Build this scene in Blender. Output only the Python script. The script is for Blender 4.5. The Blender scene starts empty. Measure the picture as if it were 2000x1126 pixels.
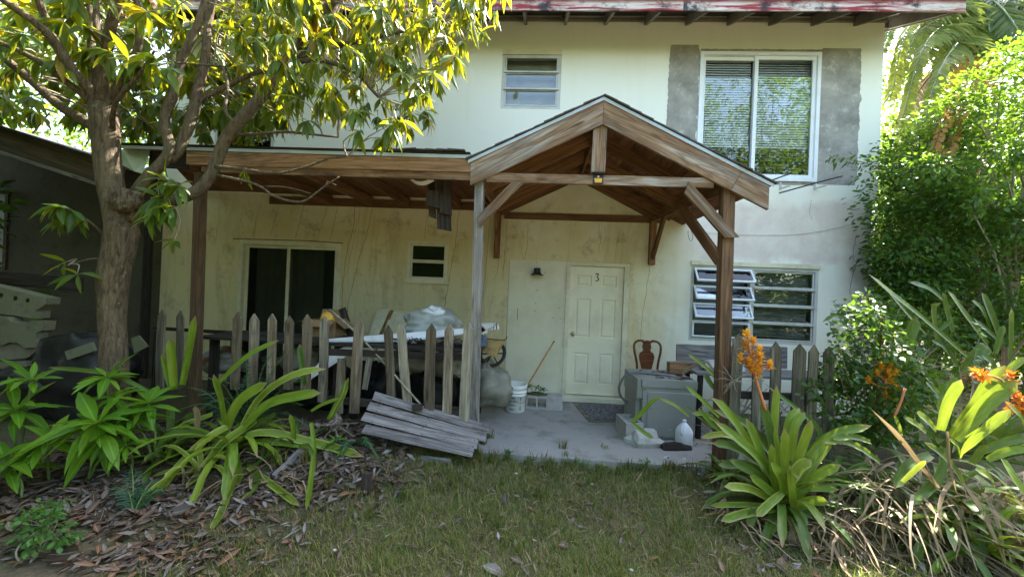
import bpy, math, random
import numpy as np
from mathutils import Vector, Matrix, noise

random.seed(7); RNG = np.random.default_rng(7)
SC = bpy.context.scene
COL = SC.collection
rad = math.radians

# ---------------------------------------------------------------- camera
F_PX, CX, CY = 780.0, 1000.0, 563.0          # pixels of the 2000 x 1126 photograph
D_WALL, EYE = 6.19, 1.66
YAW, PITCH, ROLL = rad(-3.32), rad(0.15), rad(2.43)
CAM = Vector((0.0, -D_WALL, EYE))
_f = Vector((math.sin(YAW)*math.cos(PITCH), math.cos(YAW)*math.cos(PITCH), math.sin(PITCH)))
_r = Vector((math.cos(YAW), -math.sin(YAW), 0))
_u = _r.cross(_f)
C_R = math.cos(ROLL)*_r + math.sin(ROLL)*_u
C_U = -math.sin(ROLL)*_r + math.cos(ROLL)*_u
C_F = _f
cd = bpy.data.cameras.new('camera'); cam = bpy.data.objects.new('camera', cd); COL.objects.link(cam)
cd.sensor_width = 36.0; cd.lens = 36.0*F_PX/2000.0; cd.clip_start = 0.05; cd.clip_end = 500
m3 = Matrix((C_R, C_U, -C_F)).transposed()
cam.matrix_world = Matrix.Translation(CAM) @ m3.to_4x4()
SC.camera = cam

# ---------------------------------------------------------------- light
SUN_EL, SUN_AZ = rad(50), rad(43)            # azimuth from +Y (behind the house) towards +X
wd = bpy.data.worlds.new('World'); SC.world = wd; wd.use_nodes = True
wn = wd.node_tree; wn.nodes.clear()
sky = wn.nodes.new('ShaderNodeTexSky'); sky.sky_type = 'NISHITA'; sky.sun_disc = False
sky.sun_elevation = SUN_EL; sky.sun_rotation = SUN_AZ; sky.dust_density = 1.6; sky.air_density = 1.0; sky.ozone_density = 0.9
bg = wn.nodes.new('ShaderNodeBackground'); bg.inputs['Strength'].default_value = 0.13
wo = wn.nodes.new('ShaderNodeOutputWorld')
wb = wn.nodes.new('ShaderNodeMixRGB'); wb.blend_type = 'MULTIPLY'; wb.inputs[0].default_value = 1.0; wb.inputs[2].default_value = (1.0, .95, .86, 1)   # daylight white balance
wn.links.new(sky.outputs[0], wb.inputs[1]); wn.links.new(wb.outputs[0], bg.inputs[0]); wn.links.new(bg.outputs[0], wo.inputs[0])
sd = bpy.data.lights.new('sun', 'SUN'); sd.energy = 3.9; sd.angle = rad(0.55); sd.color = (1.0, 0.95, 0.86)
sun = bpy.data.objects.new('sun', sd); COL.objects.link(sun)
to_sun = Vector((math.sin(SUN_AZ)*math.cos(SUN_EL), math.cos(SUN_AZ)*math.cos(SUN_EL), math.sin(SUN_EL)))
sun.rotation_euler = to_sun.to_track_quat('Z', 'Y').to_euler()
sun.location = (8, 10, 14)
vs = SC.view_settings
vs.view_transform = 'Standard'; vs.look = 'None'; vs.gamma = 1.0; vs.use_curve_mapping = False
vs.exposure = 3.4
SC.render.engine = 'CYCLES'
SC.cycles.use_denoising = True
SC.cycles.max_bounces = 7; SC.cycles.diffuse_bounces = 4; SC.cycles.transparent_max_bounces = 12
SC.cycles.transmission_bounces = 4; SC.cycles.glossy_bounces = 3
SC.cycles.caustics_reflective = False; SC.cycles.caustics_refractive = False
SC.cycles.sample_clamp_indirect = 6.0

# ---------------------------------------------------------------- pixel -> world
def ray(px, py):
    d = C_R*((px-CX)/F_PX) + C_U*(-(py-CY)/F_PX) + C_F
    return d
def at(px, py, Y):
    d = ray(px, py); t = (Y+D_WALL)/d.y
    return CAM + d*t
def atz(px, py, z):
    d = ray(px, py); t = (z-EYE)/d.z
    return CAM + d*t
def pix(p):
    v = Vector(p)-CAM
    z = v.dot(C_F)
    if z <= 0.01: return (-9999, -9999)
    return (CX+F_PX*v.dot(C_R)/z, CY-F_PX*v.dot(C_U)/z)
def V3(*a): return Vector(a)

# ---------------------------------------------------------------- objects
WM = {}
def tag(o, label=None, cat=None, group=None, kind=None):
    if label: o['label'] = label
    if cat: o['category'] = cat
    if group: o['group'] = group
    if kind: o['kind'] = kind
    return o
def place(o, parent=None, M=None):
    M = M or Matrix.Identity(4)
    if o.name not in COL.objects: COL.objects.link(o)
    if parent is not None:
        o.parent = parent; o.matrix_basis = WM[parent.name].inverted() @ M
    else:
        o.matrix_basis = M
    WM[o.name] = M.copy()
    return o
def thing(name, label, cat, loc=(0, 0, 0), group=None, rz=0.0, kind=None):
    o = bpy.data.objects.new(name, None); o.empty_display_size = 0.1
    place(o, None, Matrix.Translation(Vector(loc)) @ Matrix.Rotation(rz, 4, 'Z'))
    return tag(o, label, cat, group, kind)
def obj(name, me, mat=None, parent=None, M=None, smooth=False, **kw):
    if isinstance(me, MB): me = me.mesh(name)
    if mat is not None and not me.materials:
        me.materials.append(mat)
    if smooth and len(me.polygons): me.polygons.foreach_set('use_smooth', [True]*len(me.polygons))
    o = bpy.data.objects.new(name, me)
    place(o, parent, M)
    return tag(o, **kw)
def struct(name, me, mat, M=None, smooth=False):
    return obj(name, me, mat, None, M, smooth, kind='structure')

class MB:
    """collects faces, builds one mesh"""
    def __init__(s): s.v = []; s.f = []; s.mi = []; s.cur = 0; s.mats = []
    def use(s, mat):
        if mat not in s.mats: s.mats.append(mat)
        s.cur = s.mats.index(mat); return s
    def add(s, vs, fs):
        b = len(s.v); s.v += [tuple(v) for v in vs]
        s.f += [tuple(b+i for i in f) for f in fs]; s.mi += [s.cur]*len(fs); return s
    def box(s, c, size, M=None):
        x, y, z = size[0]/2, size[1]/2, size[2]/2
        vs = [Vector((sx*x, sy*y, sz*z)) for sz in (-1, 1) for sy in (-1, 1) for sx in (-1, 1)]
        if M is not None: vs = [M @ v for v in vs]
        vs = [v+Vector(c) for v in vs]
        return s.add(vs, [(0, 2, 3, 1), (4, 5, 7, 6), (0, 1, 5, 4), (2, 6, 7, 3), (0, 4, 6, 2), (1, 3, 7, 5)])
    def bb(s, a, b):
        return s.box([(a[i]+b[i])/2 for i in range(3)], [abs(b[i]-a[i]) for i in range(3)])
    def beam(s, p0, p1, w, h, up=(0, 0, 1)):
        p0 = Vector(p0); p1 = Vector(p1); d = p1-p0; L = d.length; d.normalize()
        u = Vector(up); sd = d.cross(u)
        if sd.length < 1e-5: sd = d.orthogonal()
        sd.normalize(); u = sd.cross(d)
        M = Matrix((d, sd, u)).transposed()
        return s.box((p0+p1)/2, (L, w, h), M)
    def tube(s, pts, rs, n=8, cap=True):
        pts = [Vector(p) for p in pts]
        if not hasattr(rs, '__len__'): rs = [rs]*len(pts)
        vs = []; ref = None
        for i, p in enumerate(pts):
            t = (pts[min(i+1, len(pts)-1)]-pts[max(i-1, 0)])
            if t.length < 1e-9: t = Vector((0, 0, 1))
            t.normalize()
            if ref is None: ref = t.orthogonal()
            ref = ref - t*ref.dot(t)
            if ref.length < 1e-6: ref = t.orthogonal()
            ref.normalize(); b = t.cross(ref)
            for k in range(n):
                a = 2*math.pi*k/n
                vs.append(p + (ref*math.cos(a)+b*math.sin(a))*rs[i])
        fs = [(i*n+k, i*n+(k+1) % n, (i+1)*n+(k+1) % n, (i+1)*n+k) for i in range(len(pts)-1) for k in range(n)]
        if cap: fs += [tuple(range(n))[::-1], tuple((len(pts)-1)*n+k for k in range(n))]
        return s.add(vs, fs)
    def lathe(s, prof, n=24, c=(0, 0, 0), M=None, capb=False, capt=False):
        vs = []
        for r, z in prof:
            for k in range(n):
                a = 2*math.pi*k/n; v = Vector((r*math.cos(a), r*math.sin(a), z))
                if M is not None: v = M @ v
                vs.append(v+Vector(c))
        fs = [(i*n+k, i*n+(k+1) % n, (i+1)*n+(k+1) % n, (i+1)*n+k) for i in range(len(prof)-1) for k in range(n)]
        if capb: fs.append(tuple(range(n))[::-1])
        if capt: fs.append(tuple((len(prof)-1)*n+k for k in range(n)))
        return s.add(vs, fs)
    def prism(s, poly, off):
        """poly: list of 3D points, extruded by off"""
        n = len(poly); off = Vector(off); a = [Vector(p) for p in poly]
        return s.add(a+[p+off for p in a], [tuple(range(n))[::-1], tuple(range(n, 2*n))] + [(i, (i+1) % n, n+(i+1) % n, n+i) for i in range(n)])
    def strip(s, A, B):
        n = len(A); return s.add(list(A)+list(B), [(i, i+1, n+i+1, n+i) for i in range(n-1)])
    def mesh(s, name):
        me = bpy.data.meshes.new(name); me.from_pydata(s.v, [], s.f)
        for m in s.mats: me.materials.append(m)
        if len(s.mats) > 1: me.polygons.foreach_set('material_index', s.mi)
        me.update(); return me

def np_mesh(name, V, Q, uv=None, mat=None, smooth=True, tri=False):
    k = 3 if tri else 4
    me = bpy.data.meshes.new(name)
    V = np.asarray(V, np.float32); Q = np.asarray(Q, np.int32)
    me.vertices.add(len(V)); me.vertices.foreach_set('co', V.ravel())
    me.loops.add(Q.size); me.loops.foreach_set('vertex_index', Q.ravel())
    me.polygons.add(len(Q)); me.polygons.foreach_set('loop_start', np.arange(0, Q.size, k, dtype=np.int32))
    me.polygons.foreach_set('loop_total', np.full(len(Q), k, np.int32))
    if smooth: me.polygons.foreach_set('use_smooth', np.ones(len(Q), bool))
    if uv is not None:
        ul = me.uv_layers.new(name='UVMap'); ul.data.foreach_set('uv', np.asarray(uv, np.float32)[Q.ravel()].ravel())
    me.update(calc_edges=True); me.validate()
    if mat: me.materials.append(mat)
    return me

def spline(pts, n):
    """Catmull-Rom through pts, n points, even in parameter"""
    pts = [Vector(p) for p in pts]
    if len(pts) == 2: return [pts[0].lerp(pts[1], i/(n-1)) for i in range(n)]
    P = [pts[0]*2-pts[1]]+pts+[pts[-1]*2-pts[-2]]
    L = [0]
    for a, b in zip(pts, pts[1:]): L.append(L[-1]+max((b-a).length, 1e-6))
    out = []
    for i in range(n):
        s = L[-1]*i/(n-1)
        k = 0
        while k < len(pts)-2 and L[k+1] < s: k += 1
        t = min(1, max(0, (s-L[k])/(L[k+1]-L[k])))
        p0, p1, p2, p3 = P[k], P[k+1], P[k+2], P[k+3]
        out.append(0.5*((2*p1)+(p2-p0)*t+(2*p0-5*p1+4*p2-p3)*t*t+(3*p1-p0-3*p2+p3)*t**3))
    return out

def board(name, p0, p1, w, t, mat, parent=None, up=(0, 0, 1), c0=0.0, c1=0.0, seg=4, jit=0.0015, bow=0.0, **kw):
    """a timber with its length on local X, its height w on local Z and its thickness t on local Y; c0/c1 slant the ends"""
    p0 = Vector(p0); p1 = Vector(p1); d = p1-p0; L = d.length; d.normalize()
    sd = Vector(up).cross(d)
    if sd.length < 1e-5: sd = d.orthogonal()
    sd.normalize(); u = d.cross(sd)
    M = Matrix((d, sd, u)).transposed().to_4x4(); M.translation = p0
    vs = []; r = random.random
    for i in range(seg+1):
        x = L*i/seg; b = bow*math.sin(math.pi*i/seg)
        for sy, sz in ((-1, -1), (1, -1), (1, 1), (-1, 1)):
            sh = (c0 if i == 0 else c1 if i == seg else 0)*sz*0.5
            vs.append((x+sh, sy*t/2+(r()-.5)*2*jit, sz*w/2+b+(r()-.5)*2*jit))
    fs = [(i*4+k, (i+1)*4+k, (i+1)*4+(k+1) % 4, i*4+(k+1) % 4) for i in range(seg) for k in range(4)]
    fs += [(0, 1, 2, 3), (seg*4+3, seg*4+2, seg*4+1, seg*4)]
    me = bpy.data.meshes.new(name); me.from_pydata(vs, [], fs); me.update()
    return obj(name, me, mat, parent, M, **kw)

# ---------------------------------------------------------------- materials
class NT:
    def __init__(s, name):
        s.m = bpy.data.materials.new(name); s.m.use_nodes = True; s.t = s.m.node_tree; s.t.nodes.clear()
        s.out = s.t.nodes.new('ShaderNodeOutputMaterial')
    def n(s, typ, ins=None, **props):
        nd = s.t.nodes.new('ShaderNode'+typ)
        for k, v in props.items(): setattr(nd, k, v)
        for k, v in (ins or {}).items():
            sk = nd.inputs[k]
            if hasattr(v, 'is_output'): s.t.links.new(v, sk)
            else:
                if isinstance(v, (tuple, list)) and len(v) == 3 and sk.type == 'RGBA': v = (*v, 1)
                sk.default_value = v
        return nd
    def noise(s, vec, scale, detail=4, rough=.55, dist=0):
        return s.n('TexNoise', {'Vector': vec, 'Scale': scale, 'Detail': detail, 'Roughness': rough, 'Distortion': dist}).outputs['Fac']
    def ramp(s, fac, stops, interp='LINEAR'):
        r = s.n('ValToRGB', {'Fac': fac}); cr = r.color_ramp; cr.interpolation = interp
        while len(cr.elements) < len(stops): cr.elements.new(0.5)
        for e, (p, c) in zip(cr.elements, stops):
            e.position = p; e.color = (c, c, c, 1) if not hasattr(c, '__len__') else (*c, 1)
        return r.outputs['Color']
    def mix(s, fac, a, b, mode='MIX'):
        return s.n('MixRGB', {'Fac': fac, 'Color1': a, 'Color2': b}, blend_type=mode).outputs['Color']
    def math(s, op, a, b=0.0):
        return s.n('Math', {0: a, 1: b}, operation=op).outputs[0]
    def mapping(s, vec, scale=(1, 1, 1), loc=(0, 0, 0), rot=(0, 0, 0)):
        return s.n('Mapping', {'Vector': vec, 'Scale': scale, 'Location': loc, 'Rotation': rot}).outputs[0]
    def co(s, which='Object'): return s.n('TexCoord').outputs[which]
    def pos(s): return s.n('NewGeometry').outputs['Position']
    def rnd(s): return s.n('ObjectInfo').outputs['Random']
    def bump(s, h, strength=.3, dist=.01):
        return s.n('Bump', {'Height': h, 'Strength': strength, 'Distance': dist}).outputs[0]
    def done(s, sh): s.t.links.new(sh, s.out.inputs['Surface']); return s.m
    def pr(s, col, rough=.7, nrm=None, metal=0.0, spec=.35, **kw):
        ins = {'Base Color': col, 'Roughness': rough, 'Metallic': metal, 'Specular IOR Level': spec}
        if nrm is not None: ins['Normal'] = nrm
        ins.update(kw)
        return s.n('BsdfPrincipled', ins).outputs[0]

def objvec(t, scale, rnd=True):
    v = t.co('Object')
    if rnd:
        o = t.n('VectorMath', {0: v, 1: (0, 0, 0)}, operation='ADD')
        cmb = t.n('CombineXYZ', {'X': t.math('MULTIPLY', t.rnd(), 37.0), 'Y': t.math('MULTIPLY', t.rnd(), 11.0), 'Z': t.math('MULTIPLY', t.rnd(), 23.0)})
        t.t.links.new(cmb.outputs[0], o.inputs[1]); v = o.outputs[0]
    return v, t.mapping(v, scale)

def wood(name, light, dark, stain=(.05, .04, .035), stain_amt=.5, rough=.85, grey=None, grey_amt=0.0, bump=.5, vary=.25):
    t = NT(name)
    raw, v = objvec(t, (1.3, 26, 26))
    g1 = t.noise(v, 1.0, 5, .6, .6)
    rg = t.noise(t.mapping(raw, (.32, 4.2, 4.2)), 1.0, 2, .4, .3)
    ring = t.math('ABSOLUTE', t.math('SUBTRACT', t.math('FRACT', t.math('ADD', t.math('MULTIPLY', rg, 25.0), t.math('MULTIPLY', g1, .5))), .5))
    ring = t.ramp(ring, [(.04, 1), (.26, 0)])
    g2 = t.noise(t.mapping(raw, (2.5, 120, 120)), 1.0, 3, .6)
    col = t.mix(t.ramp(g1, [(.34, 0), (.64, 1)]), dark, light)
    col = t.mix(t.math('MULTIPLY', ring, .42), col, tuple(c*.5 for c in dark))
    col = t.mix(t.math('MULTIPLY', t.ramp(g2, [(.35, 1), (.55, 0)]), .45), col, tuple(c*.45 for c in dark))
    if grey:
        gm = t.ramp(t.noise(t.mapping(raw, (.8, 9, 9)), 1.3, 5, .65, .5), [(.66-.32*grey_amt, 0), (.80-.32*grey_amt, 1)])
        gm = t.math('MULTIPLY', gm, .85)
        gcol = t.mix(t.math('MULTIPLY', ring, .5), t.mix(t.ramp(g1, [(.35, 0), (.65, 1)]), tuple(c*.55 for c in grey), tuple(min(.6, c*1.12) for c in grey)), tuple(c*.35 for c in grey))
        col = t.mix(gm, col, gcol)
    st = t.ramp(t.noise(t.mapping(raw, (1.6, 6, 6)), 1.5, 6, .7), [(.52, 0), (.72, 1)])
    col = t.mix(t.math('MULTIPLY', st, stain_amt), col, stain)
    # knots
    kn = t.n('TexVoronoi', {'Vector': t.mapping(raw, (1.6, 7, 7)), 'Scale': 1.0}, feature='F1').outputs['Distance']
    col = t.mix(t.math('MULTIPLY', t.ramp(kn, [(.07, 1), (.15, 0)]), .85), col, tuple(c*.5 for c in dark))
    b = t.math('ADD', .85, t.math('MULTIPLY', t.math('SUBTRACT', t.rnd(), .5), vary*2))
    col = t.mix(1.0, col, t.n('CombineXYZ', {'X': b, 'Y': b, 'Z': b}).outputs[0], 'MULTIPLY')
    h = t.math('SUBTRACT', t.math('ADD', g1, t.math('MULTIPLY', g2, .8)), t.math('MULTIPLY', ring, .5))
    return t.done(t.pr(col, rough, t.bump(h, bump, .006), spec=.2))

def paint(name, col, dirt=(.25, .22, .16), amt=.5, rough=.5, scale=3.0, bump=.1):
    t = NT(name); v = t.co('Object')
    n = t.noise(v, scale, 6, .65)
    c = t.mix(t.math('MULTIPLY', t.ramp(n, [(.45, 0), (.75, 1)]), amt), col, dirt)
    f = t.noise(v, 40, 3)
    return t.done(t.pr(c, rough, t.bump(f, bump, .003)))

def leafmat(name, cols, trans, tr=.4, rough=.38, vein=0.0, spot=0.0, spec=.28, obj_rnd=True, spotc=(.16, .10, .03), streak=0.0, edge=None, tip=None):
    """cols: three colours chosen leaf by leaf; trans: colour of light through the leaf"""
    t = NT(name)
    r = t.n('NewGeometry').outputs['Random Per Island']
    if obj_rnd: r = t.math('FRACT', t.math('ADD', r, t.rnd()))
    st = [(i/(len(cols)-1), c) for i, c in enumerate(cols)]
    col = t.ramp(r, st)
    uv = t.co('UV')
    sep = t.n('SeparateXYZ', {'Vector': uv})
    if vein:
        mid = t.math('ABSOLUTE', t.math('SUBTRACT', sep.outputs['X'], .5))
        col = t.mix(t.math('MULTIPLY', t.ramp(mid, [(.02, 1), (.07, 0)]), vein), col, tuple(min(1, c*1.9+.02) for c in cols[-1]))
    if streak:
        uvr = t.n('VectorMath', {0: uv, 1: t.n('CombineXYZ', {'X': t.math('MULTIPLY', r, 31.0), 'Y': t.math('MULTIPLY', r, 17.0)}).outputs[0]}, operation='ADD').outputs[0]
        sn = t.noise(t.mapping(uvr, (22, 1.6, 1)), 1.0, 4, .65)
        bl = t.noise(t.mapping(uvr, (2.2, 4, 1)), 1.0, 4, .7)
        col = t.mix(t.math('MULTIPLY', t.ramp(bl, [(.42, 0), (.66, 1)]), .5), col, tuple(min(1, c*1.5+.03) for c in cols[-1]))
        col = t.mix(t.math('MULTIPLY', t.ramp(sn, [(.4, 0), (.62, 1)]), streak), col, tuple(c*.5 for c in cols[0]))
    if edge:
        mid = t.math('ABSOLUTE', t.math('SUBTRACT', sep.outputs['X'], .5))
        col = t.mix(t.ramp(mid, [(.30, 0), (.46, .75)]), col, edge)
    if tip:
        tn = t.math('ADD', sep.outputs['Y'], t.math('MULTIPLY', t.math('SUBTRACT', t.noise(uv, 9, 3), .5), .25))
        col = t.mix(t.ramp(tn, [(.88, 0), (.97, .95)]), col, tip)
    if spot:
        sp = t.ramp(t.noise(t.pos(), 26, 6, .75), [(.56, 0), (.66, 1)])
        col = t.mix(t.math('MULTIPLY', sp, spot), col, spotc)
    tc = t.mix(.5, col, trans, 'MIX')
    d = t.pr(col, rough, spec=spec)
    tl = t.n('BsdfTranslucent', {'Color': tc}).outputs[0]
    return t.done(t.n('MixShader', {0: tr, 1: d, 2: tl}).outputs[0])

MT = {}
MT['porch'] = wood('porch_timber', (.28, .165, .09), (.14, .075, .04), stain_amt=.7, grey=(.33, .28, .23), grey_amt=.12)
MT['porch_in'] = wood('sheltered_timber', (.36, .19, .095), (.21, .10, .048), stain_amt=.5)
MT['deck'] = wood('roof_deck_board', (.33, .155, .075), (.20, .088, .042), stain_amt=.45)
MT['fascia_new'] = wood('gable_board', (.33, .215, .125), (.18, .10, .055), stain_amt=.55, grey=(.42, .375, .32), grey_amt=.52)
MT['beam'] = wood('lean_to_beam', (.40, .24, .13), (.22, .115, .055), stain_amt=.9, grey=(.40, .33, .26), grey_amt=.28)
MT['grey_wood'] = wood('silvered_wood', (.40, .37, .33), (.20, .18, .16), stain_amt=.65, bump=.8)
MT['picket'] = wood('picket_wood', (.31, .25, .175), (.145, .11, .075), stain_amt=.6, grey=(.38, .345, .28), grey_amt=.45, vary=.4)
MT['picket_pale'] = wood('pale_picket_wood', (.50, .46, .36), (.29, .25, .18), stain_amt=.6, vary=.1)
MT['picket_dark'] = wood('mossy_picket_wood', (.21, .18, .13), (.09, .08, .055), stain_amt=.7, grey=(.25, .24, .19), grey_amt=.5)
MT['pallet'] = wood('pallet_wood', (.40, .37, .37), (.19, .165, .16), stain_amt=.75, bump=.9, vary=.15)
MT['rot'] = wood('rotten_wood', (.075, .06, .05), (.028, .022, .018), stain_amt=.7)
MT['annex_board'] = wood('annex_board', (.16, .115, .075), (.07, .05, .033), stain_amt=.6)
MT['broom'] = wood('broom_stick_wood', (.50, .27, .09), (.36, .17, .05), stain_amt=.2, bump=.1, rough=.5)
MT['varnish'] = wood('varnished_wood', (.25, .085, .03), (.13, .04, .015), stain_amt=.2, bump=.1, rough=.35)

def mk_stucco():
    t = NT('stucco'); p = t.pos()
    sx = t.n('SeparateXYZ', {'Vector': p}); X, Z = sx.outputs['X'], sx.outputs['Z']
    base = t.mix(t.noise(p, .6, 4), (.76, .735, .63), (.82, .80, .70))
    # warm bounce light under the porch and lean-to, painted into the wall colour
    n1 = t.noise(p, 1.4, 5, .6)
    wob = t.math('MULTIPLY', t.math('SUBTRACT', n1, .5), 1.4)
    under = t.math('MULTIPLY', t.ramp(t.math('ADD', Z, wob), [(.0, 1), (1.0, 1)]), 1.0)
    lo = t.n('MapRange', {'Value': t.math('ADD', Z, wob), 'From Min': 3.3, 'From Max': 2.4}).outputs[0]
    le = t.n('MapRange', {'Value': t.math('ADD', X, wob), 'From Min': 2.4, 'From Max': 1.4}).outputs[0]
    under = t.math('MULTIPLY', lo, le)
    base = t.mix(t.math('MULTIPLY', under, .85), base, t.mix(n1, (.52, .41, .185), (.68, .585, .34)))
    # weathered bare band on the lower right wall: pinkish grey
    ri = t.n('MapRange', {'Value': t.math('ADD', X, wob), 'From Min': 2.0, 'From Max': 2.6}).outputs[0]
    zb = t.n('MapRange', {'Value': t.math('ADD', Z, t.math('MULTIPLY', wob, .55)), 'From Min': 3.15, 'From Max': 3.0}).outputs[0]
    zc = t.n('MapRange', {'Value': t.math('ADD', Z, t.math('MULTIPLY', wob, .75)), 'From Min': 2.15, 'From Max': 2.3}).outputs[0]
    rr = t.n('MapRange', {'Value': t.math('ADD', X, t.math('MULTIPLY', wob, .7)), 'From Min': 4.35, 'From Max': 4.7}).outputs[0]
    band = t.math('MULTIPLY', t.math('MULTIPLY', ri, zb), t.math('MAXIMUM', zc, rr))
    bn = t.ramp(t.noise(p, 2.4, 8, .75), [(.38, 0), (.58, 1)])
    base = t.mix(t.math('MULTIPLY', band, t.math('ADD', .45, t.math('MULTIPLY', bn, .5))), base, t.mix(t.noise(p, 5, 4), (.56, .47, .42), (.70, .60, .53)))
    # streaks running down and soot under the roof junctions
    sv = t.mapping(p, (3.2, 1, .5))
    st = t.ramp(t.noise(sv, 1.0, 6, .7, 1.2), [(.50, 0), (.75, 1)])
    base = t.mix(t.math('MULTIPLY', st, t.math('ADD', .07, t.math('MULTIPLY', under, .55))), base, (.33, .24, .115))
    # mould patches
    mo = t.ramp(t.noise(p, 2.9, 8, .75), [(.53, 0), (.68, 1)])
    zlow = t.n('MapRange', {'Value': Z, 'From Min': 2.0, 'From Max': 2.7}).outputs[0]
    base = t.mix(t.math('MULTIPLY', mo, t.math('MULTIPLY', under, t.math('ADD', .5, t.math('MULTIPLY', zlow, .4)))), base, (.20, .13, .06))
    # splash dirt at the foot
    ft = t.n('MapRange', {'Value': t.math('ADD', Z, t.math('MULTIPLY', wob, .5)), 'From Min': .45, 'From Max': -.1}).outputs[0]
    base = t.mix(t.math('MULTIPLY', ft, .5), base, (.30, .27, .2))
    sp = t.ramp(t.noise(p, 18, 5, .7), [(.66, 0), (.72, 1)])
    base = t.mix(t.math('MULTIPLY', sp, .18), base, (.3, .27, .22))
    h = t.math('ADD', t.noise(p, 90, 4, .7), t.math('MULTIPLY', t.noise(p, 7, 3), 1.5))
    return t.done(t.pr(base, .9, t.bump(h, .25, .006), spec=.2))
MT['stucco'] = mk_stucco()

def mk_patch():
    t = NT('bare_cement'); p = t.pos()
    n = t.noise(p, 2.6, 6, .65)
    c = t.mix(t.ramp(n, [(.32, 0), (.68, 1)]), (.20, .185, .16), (.42, .39, .345))
    w = t.ramp(t.noise(p, 5.5, 6, .75), [(.55, 0), (.64, 1)])
    c = t.mix(t.math('MULTIPLY', w, .5), c, (.58, .56, .48))
    return t.done(t.pr(c, .95, t.bump(t.noise(p, 50, 5, .7), .5, .006), spec=.15))
MT['cement'] = mk_patch()

def mk_concrete(name, a, b, stain, amt=.6, sc=2.0):
    t = NT(name); p = t.pos()
    c = t.mix(t.noise(p, sc, 6, .65), a, b)
    s = t.ramp(t.noise(p, sc*2.3, 7, .72), [(.5, 0), (.7, 1)])
    c = t.mix(t.math('MULTIPLY', s, amt), c, stain)
    f = t.noise(p, 110, 4, .7)
    c = t.mix(.25, c, t.ramp(f, [(.3, 0), (.7, 1)]), 'OVERLAY')
    return t.done(t.pr(c, .93, t.bump(t.math('ADD', f, t.noise(p, 22, 4)), .4, .006), spec=.2))
MT['slab'] = mk_concrete('porch_concrete', (.23, .215, .195), (.35, .335, .31), (.115, .10, .082), .75, 1.1)
MT['block'] = mk_concrete('block_concrete', (.30, .28, .25), (.42, .40, .36), (.16, .14, .11), .5, 6)
MT['rubble'] = mk_concrete('pale_rubble', (.36, .35, .32), (.50, .48, .43), (.2, .19, .14), .4, 8)
MT['foam'] = mk_concrete('dirty_foam', (.15, .155, .105), (.22, .22, .155), (.07, .065, .04), .5, 3)

def mk_red_fascia():
    t = NT('peeling_red_paint'); raw, v = objvec(t, (1.2, 14, 14))
    g = t.noise(v, 1.0, 6, .7, .4)
    c = t.mix(t.ramp(g, [(.42, 0), (.56, 1)]), (.27, .035, .045), (.56, .49, .44))
    g2 = t.noise(t.mapping(raw, (1.5, 2, 2)), 1.6, 6, .75)
    c = t.mix(t.ramp(g2, [(.50, 0), (.60, .95)]), c, (.035, .03, .035))
    # red line keeps to the upper part of the board
    z = t.n('SeparateXYZ', {'Vector': t.co('Object')}).outputs['Z']
    up = t.n('MapRange', {'Value': t.math('ADD', z, t.math('MULTIPLY', t.math('SUBTRACT', g, .5), .12)), 'From Min': .005, 'From Max': .045}).outputs[0]
    c = t.mix(t.math('MULTIPLY', up, .8), c, t.mix(g, (.10, .02, .025), (.30, .04, .05)))
    return t.done(t.pr(c, .8, t.bump(g, .6, .006), spec=.2))
MT['red'] = mk_red_fascia()
MT['rafter_paint'] = paint('old_painted_rafter', (.22, .19, .16), (.05, .04, .035), .8)
MT['soffit'] = wood('eave_deck', (.15, .125, .11), (.07, .055, .05), stain_amt=.6)
MT['trim'] = paint('cream_trim_paint', (.66, .61, .45), (.25, .20, .12), .55)
MT['door'] = paint('cream_door_paint', (.74, .69, .52), (.36, .31, .20), .38, .45, 2.2)
MT['filler'] = paint('cream_board_paint', (.68, .635, .475), (.36, .31, .2), .45, .7, 1.8)
MT['white'] = paint('white_vinyl', (.74, .76, .76), (.45, .45, .42), .3, .4)
MT['alu'] = paint('old_aluminium', (.52, .52, .49), (.25, .22, .16), .6, .45)
MT['board_white'] = paint('white_sheet', (.76, .76, .76), (.28, .24, .2), .55, .6, 2.5)
MT['drip'] = paint('sky_tint_drip_metal', (.42, .50, .54), (.28, .33, .30), .5, .3, 4)  # bluish sky reflection put into the base colour
def mk_metal(name, a, b, stain, rough=.4, metal=.85, amt=.5):
    t = NT(name); p = t.co('Object')
    n = t.noise(p, 3.5, 5, .65)
    c = t.mix(n, a, b)
    c = t.mix(t.math('MULTIPLY', t.ramp(t.noise(p, 7, 6, .7), [(.58, 0), (.7, 1)]), amt), c, stain)
    sc = t.ramp(t.noise(t.mapping(p, (9, 9, 60), rot=(.4, .3, .5)), 1.0, 2), [(.70, 0), (.72, 1)])
    c = t.mix(t.math('MULTIPLY', sc, .35), c, (.7, .7, .68))
    return t.done(t.pr(c, t.math('ADD', rough, t.math('MULTIPLY', n, .25)), t.bump(n, .05, .01), metal, .4))
MT['galv'] = mk_metal('galvanized_steel', (.24, .25, .23), (.36, .37, .345), (.16, .11, .07), .42, .5)
MT['flash'] = mk_metal('bare_flashing', (.55, .57, .6), (.7, .72, .74), (.3, .28, .26), .35, .8)
MT['black'] = paint('black_plastic', (.018, .018, .018), (.05, .045, .04), .4, .45)
MT['black_metal'] = paint('black_metal', (.02, .02, .022), (.07, .05, .04), .5, .5)
MT['hose'] = paint('grey_hose', (.16, .165, .16), (.09, .08, .07), .5, .5)
MT['bucket'] = paint('white_bucket_plastic', (.74, .75, .70), (.36, .34, .26), .45, .4)
MT['jug'] = paint('milky_plastic', (.66, .70, .74), (.5, .52, .52), .4, .3)
MT['card'] = paint('cardboard', (.28, .17, .085), (.12, .075, .04), .6, .9)
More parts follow.
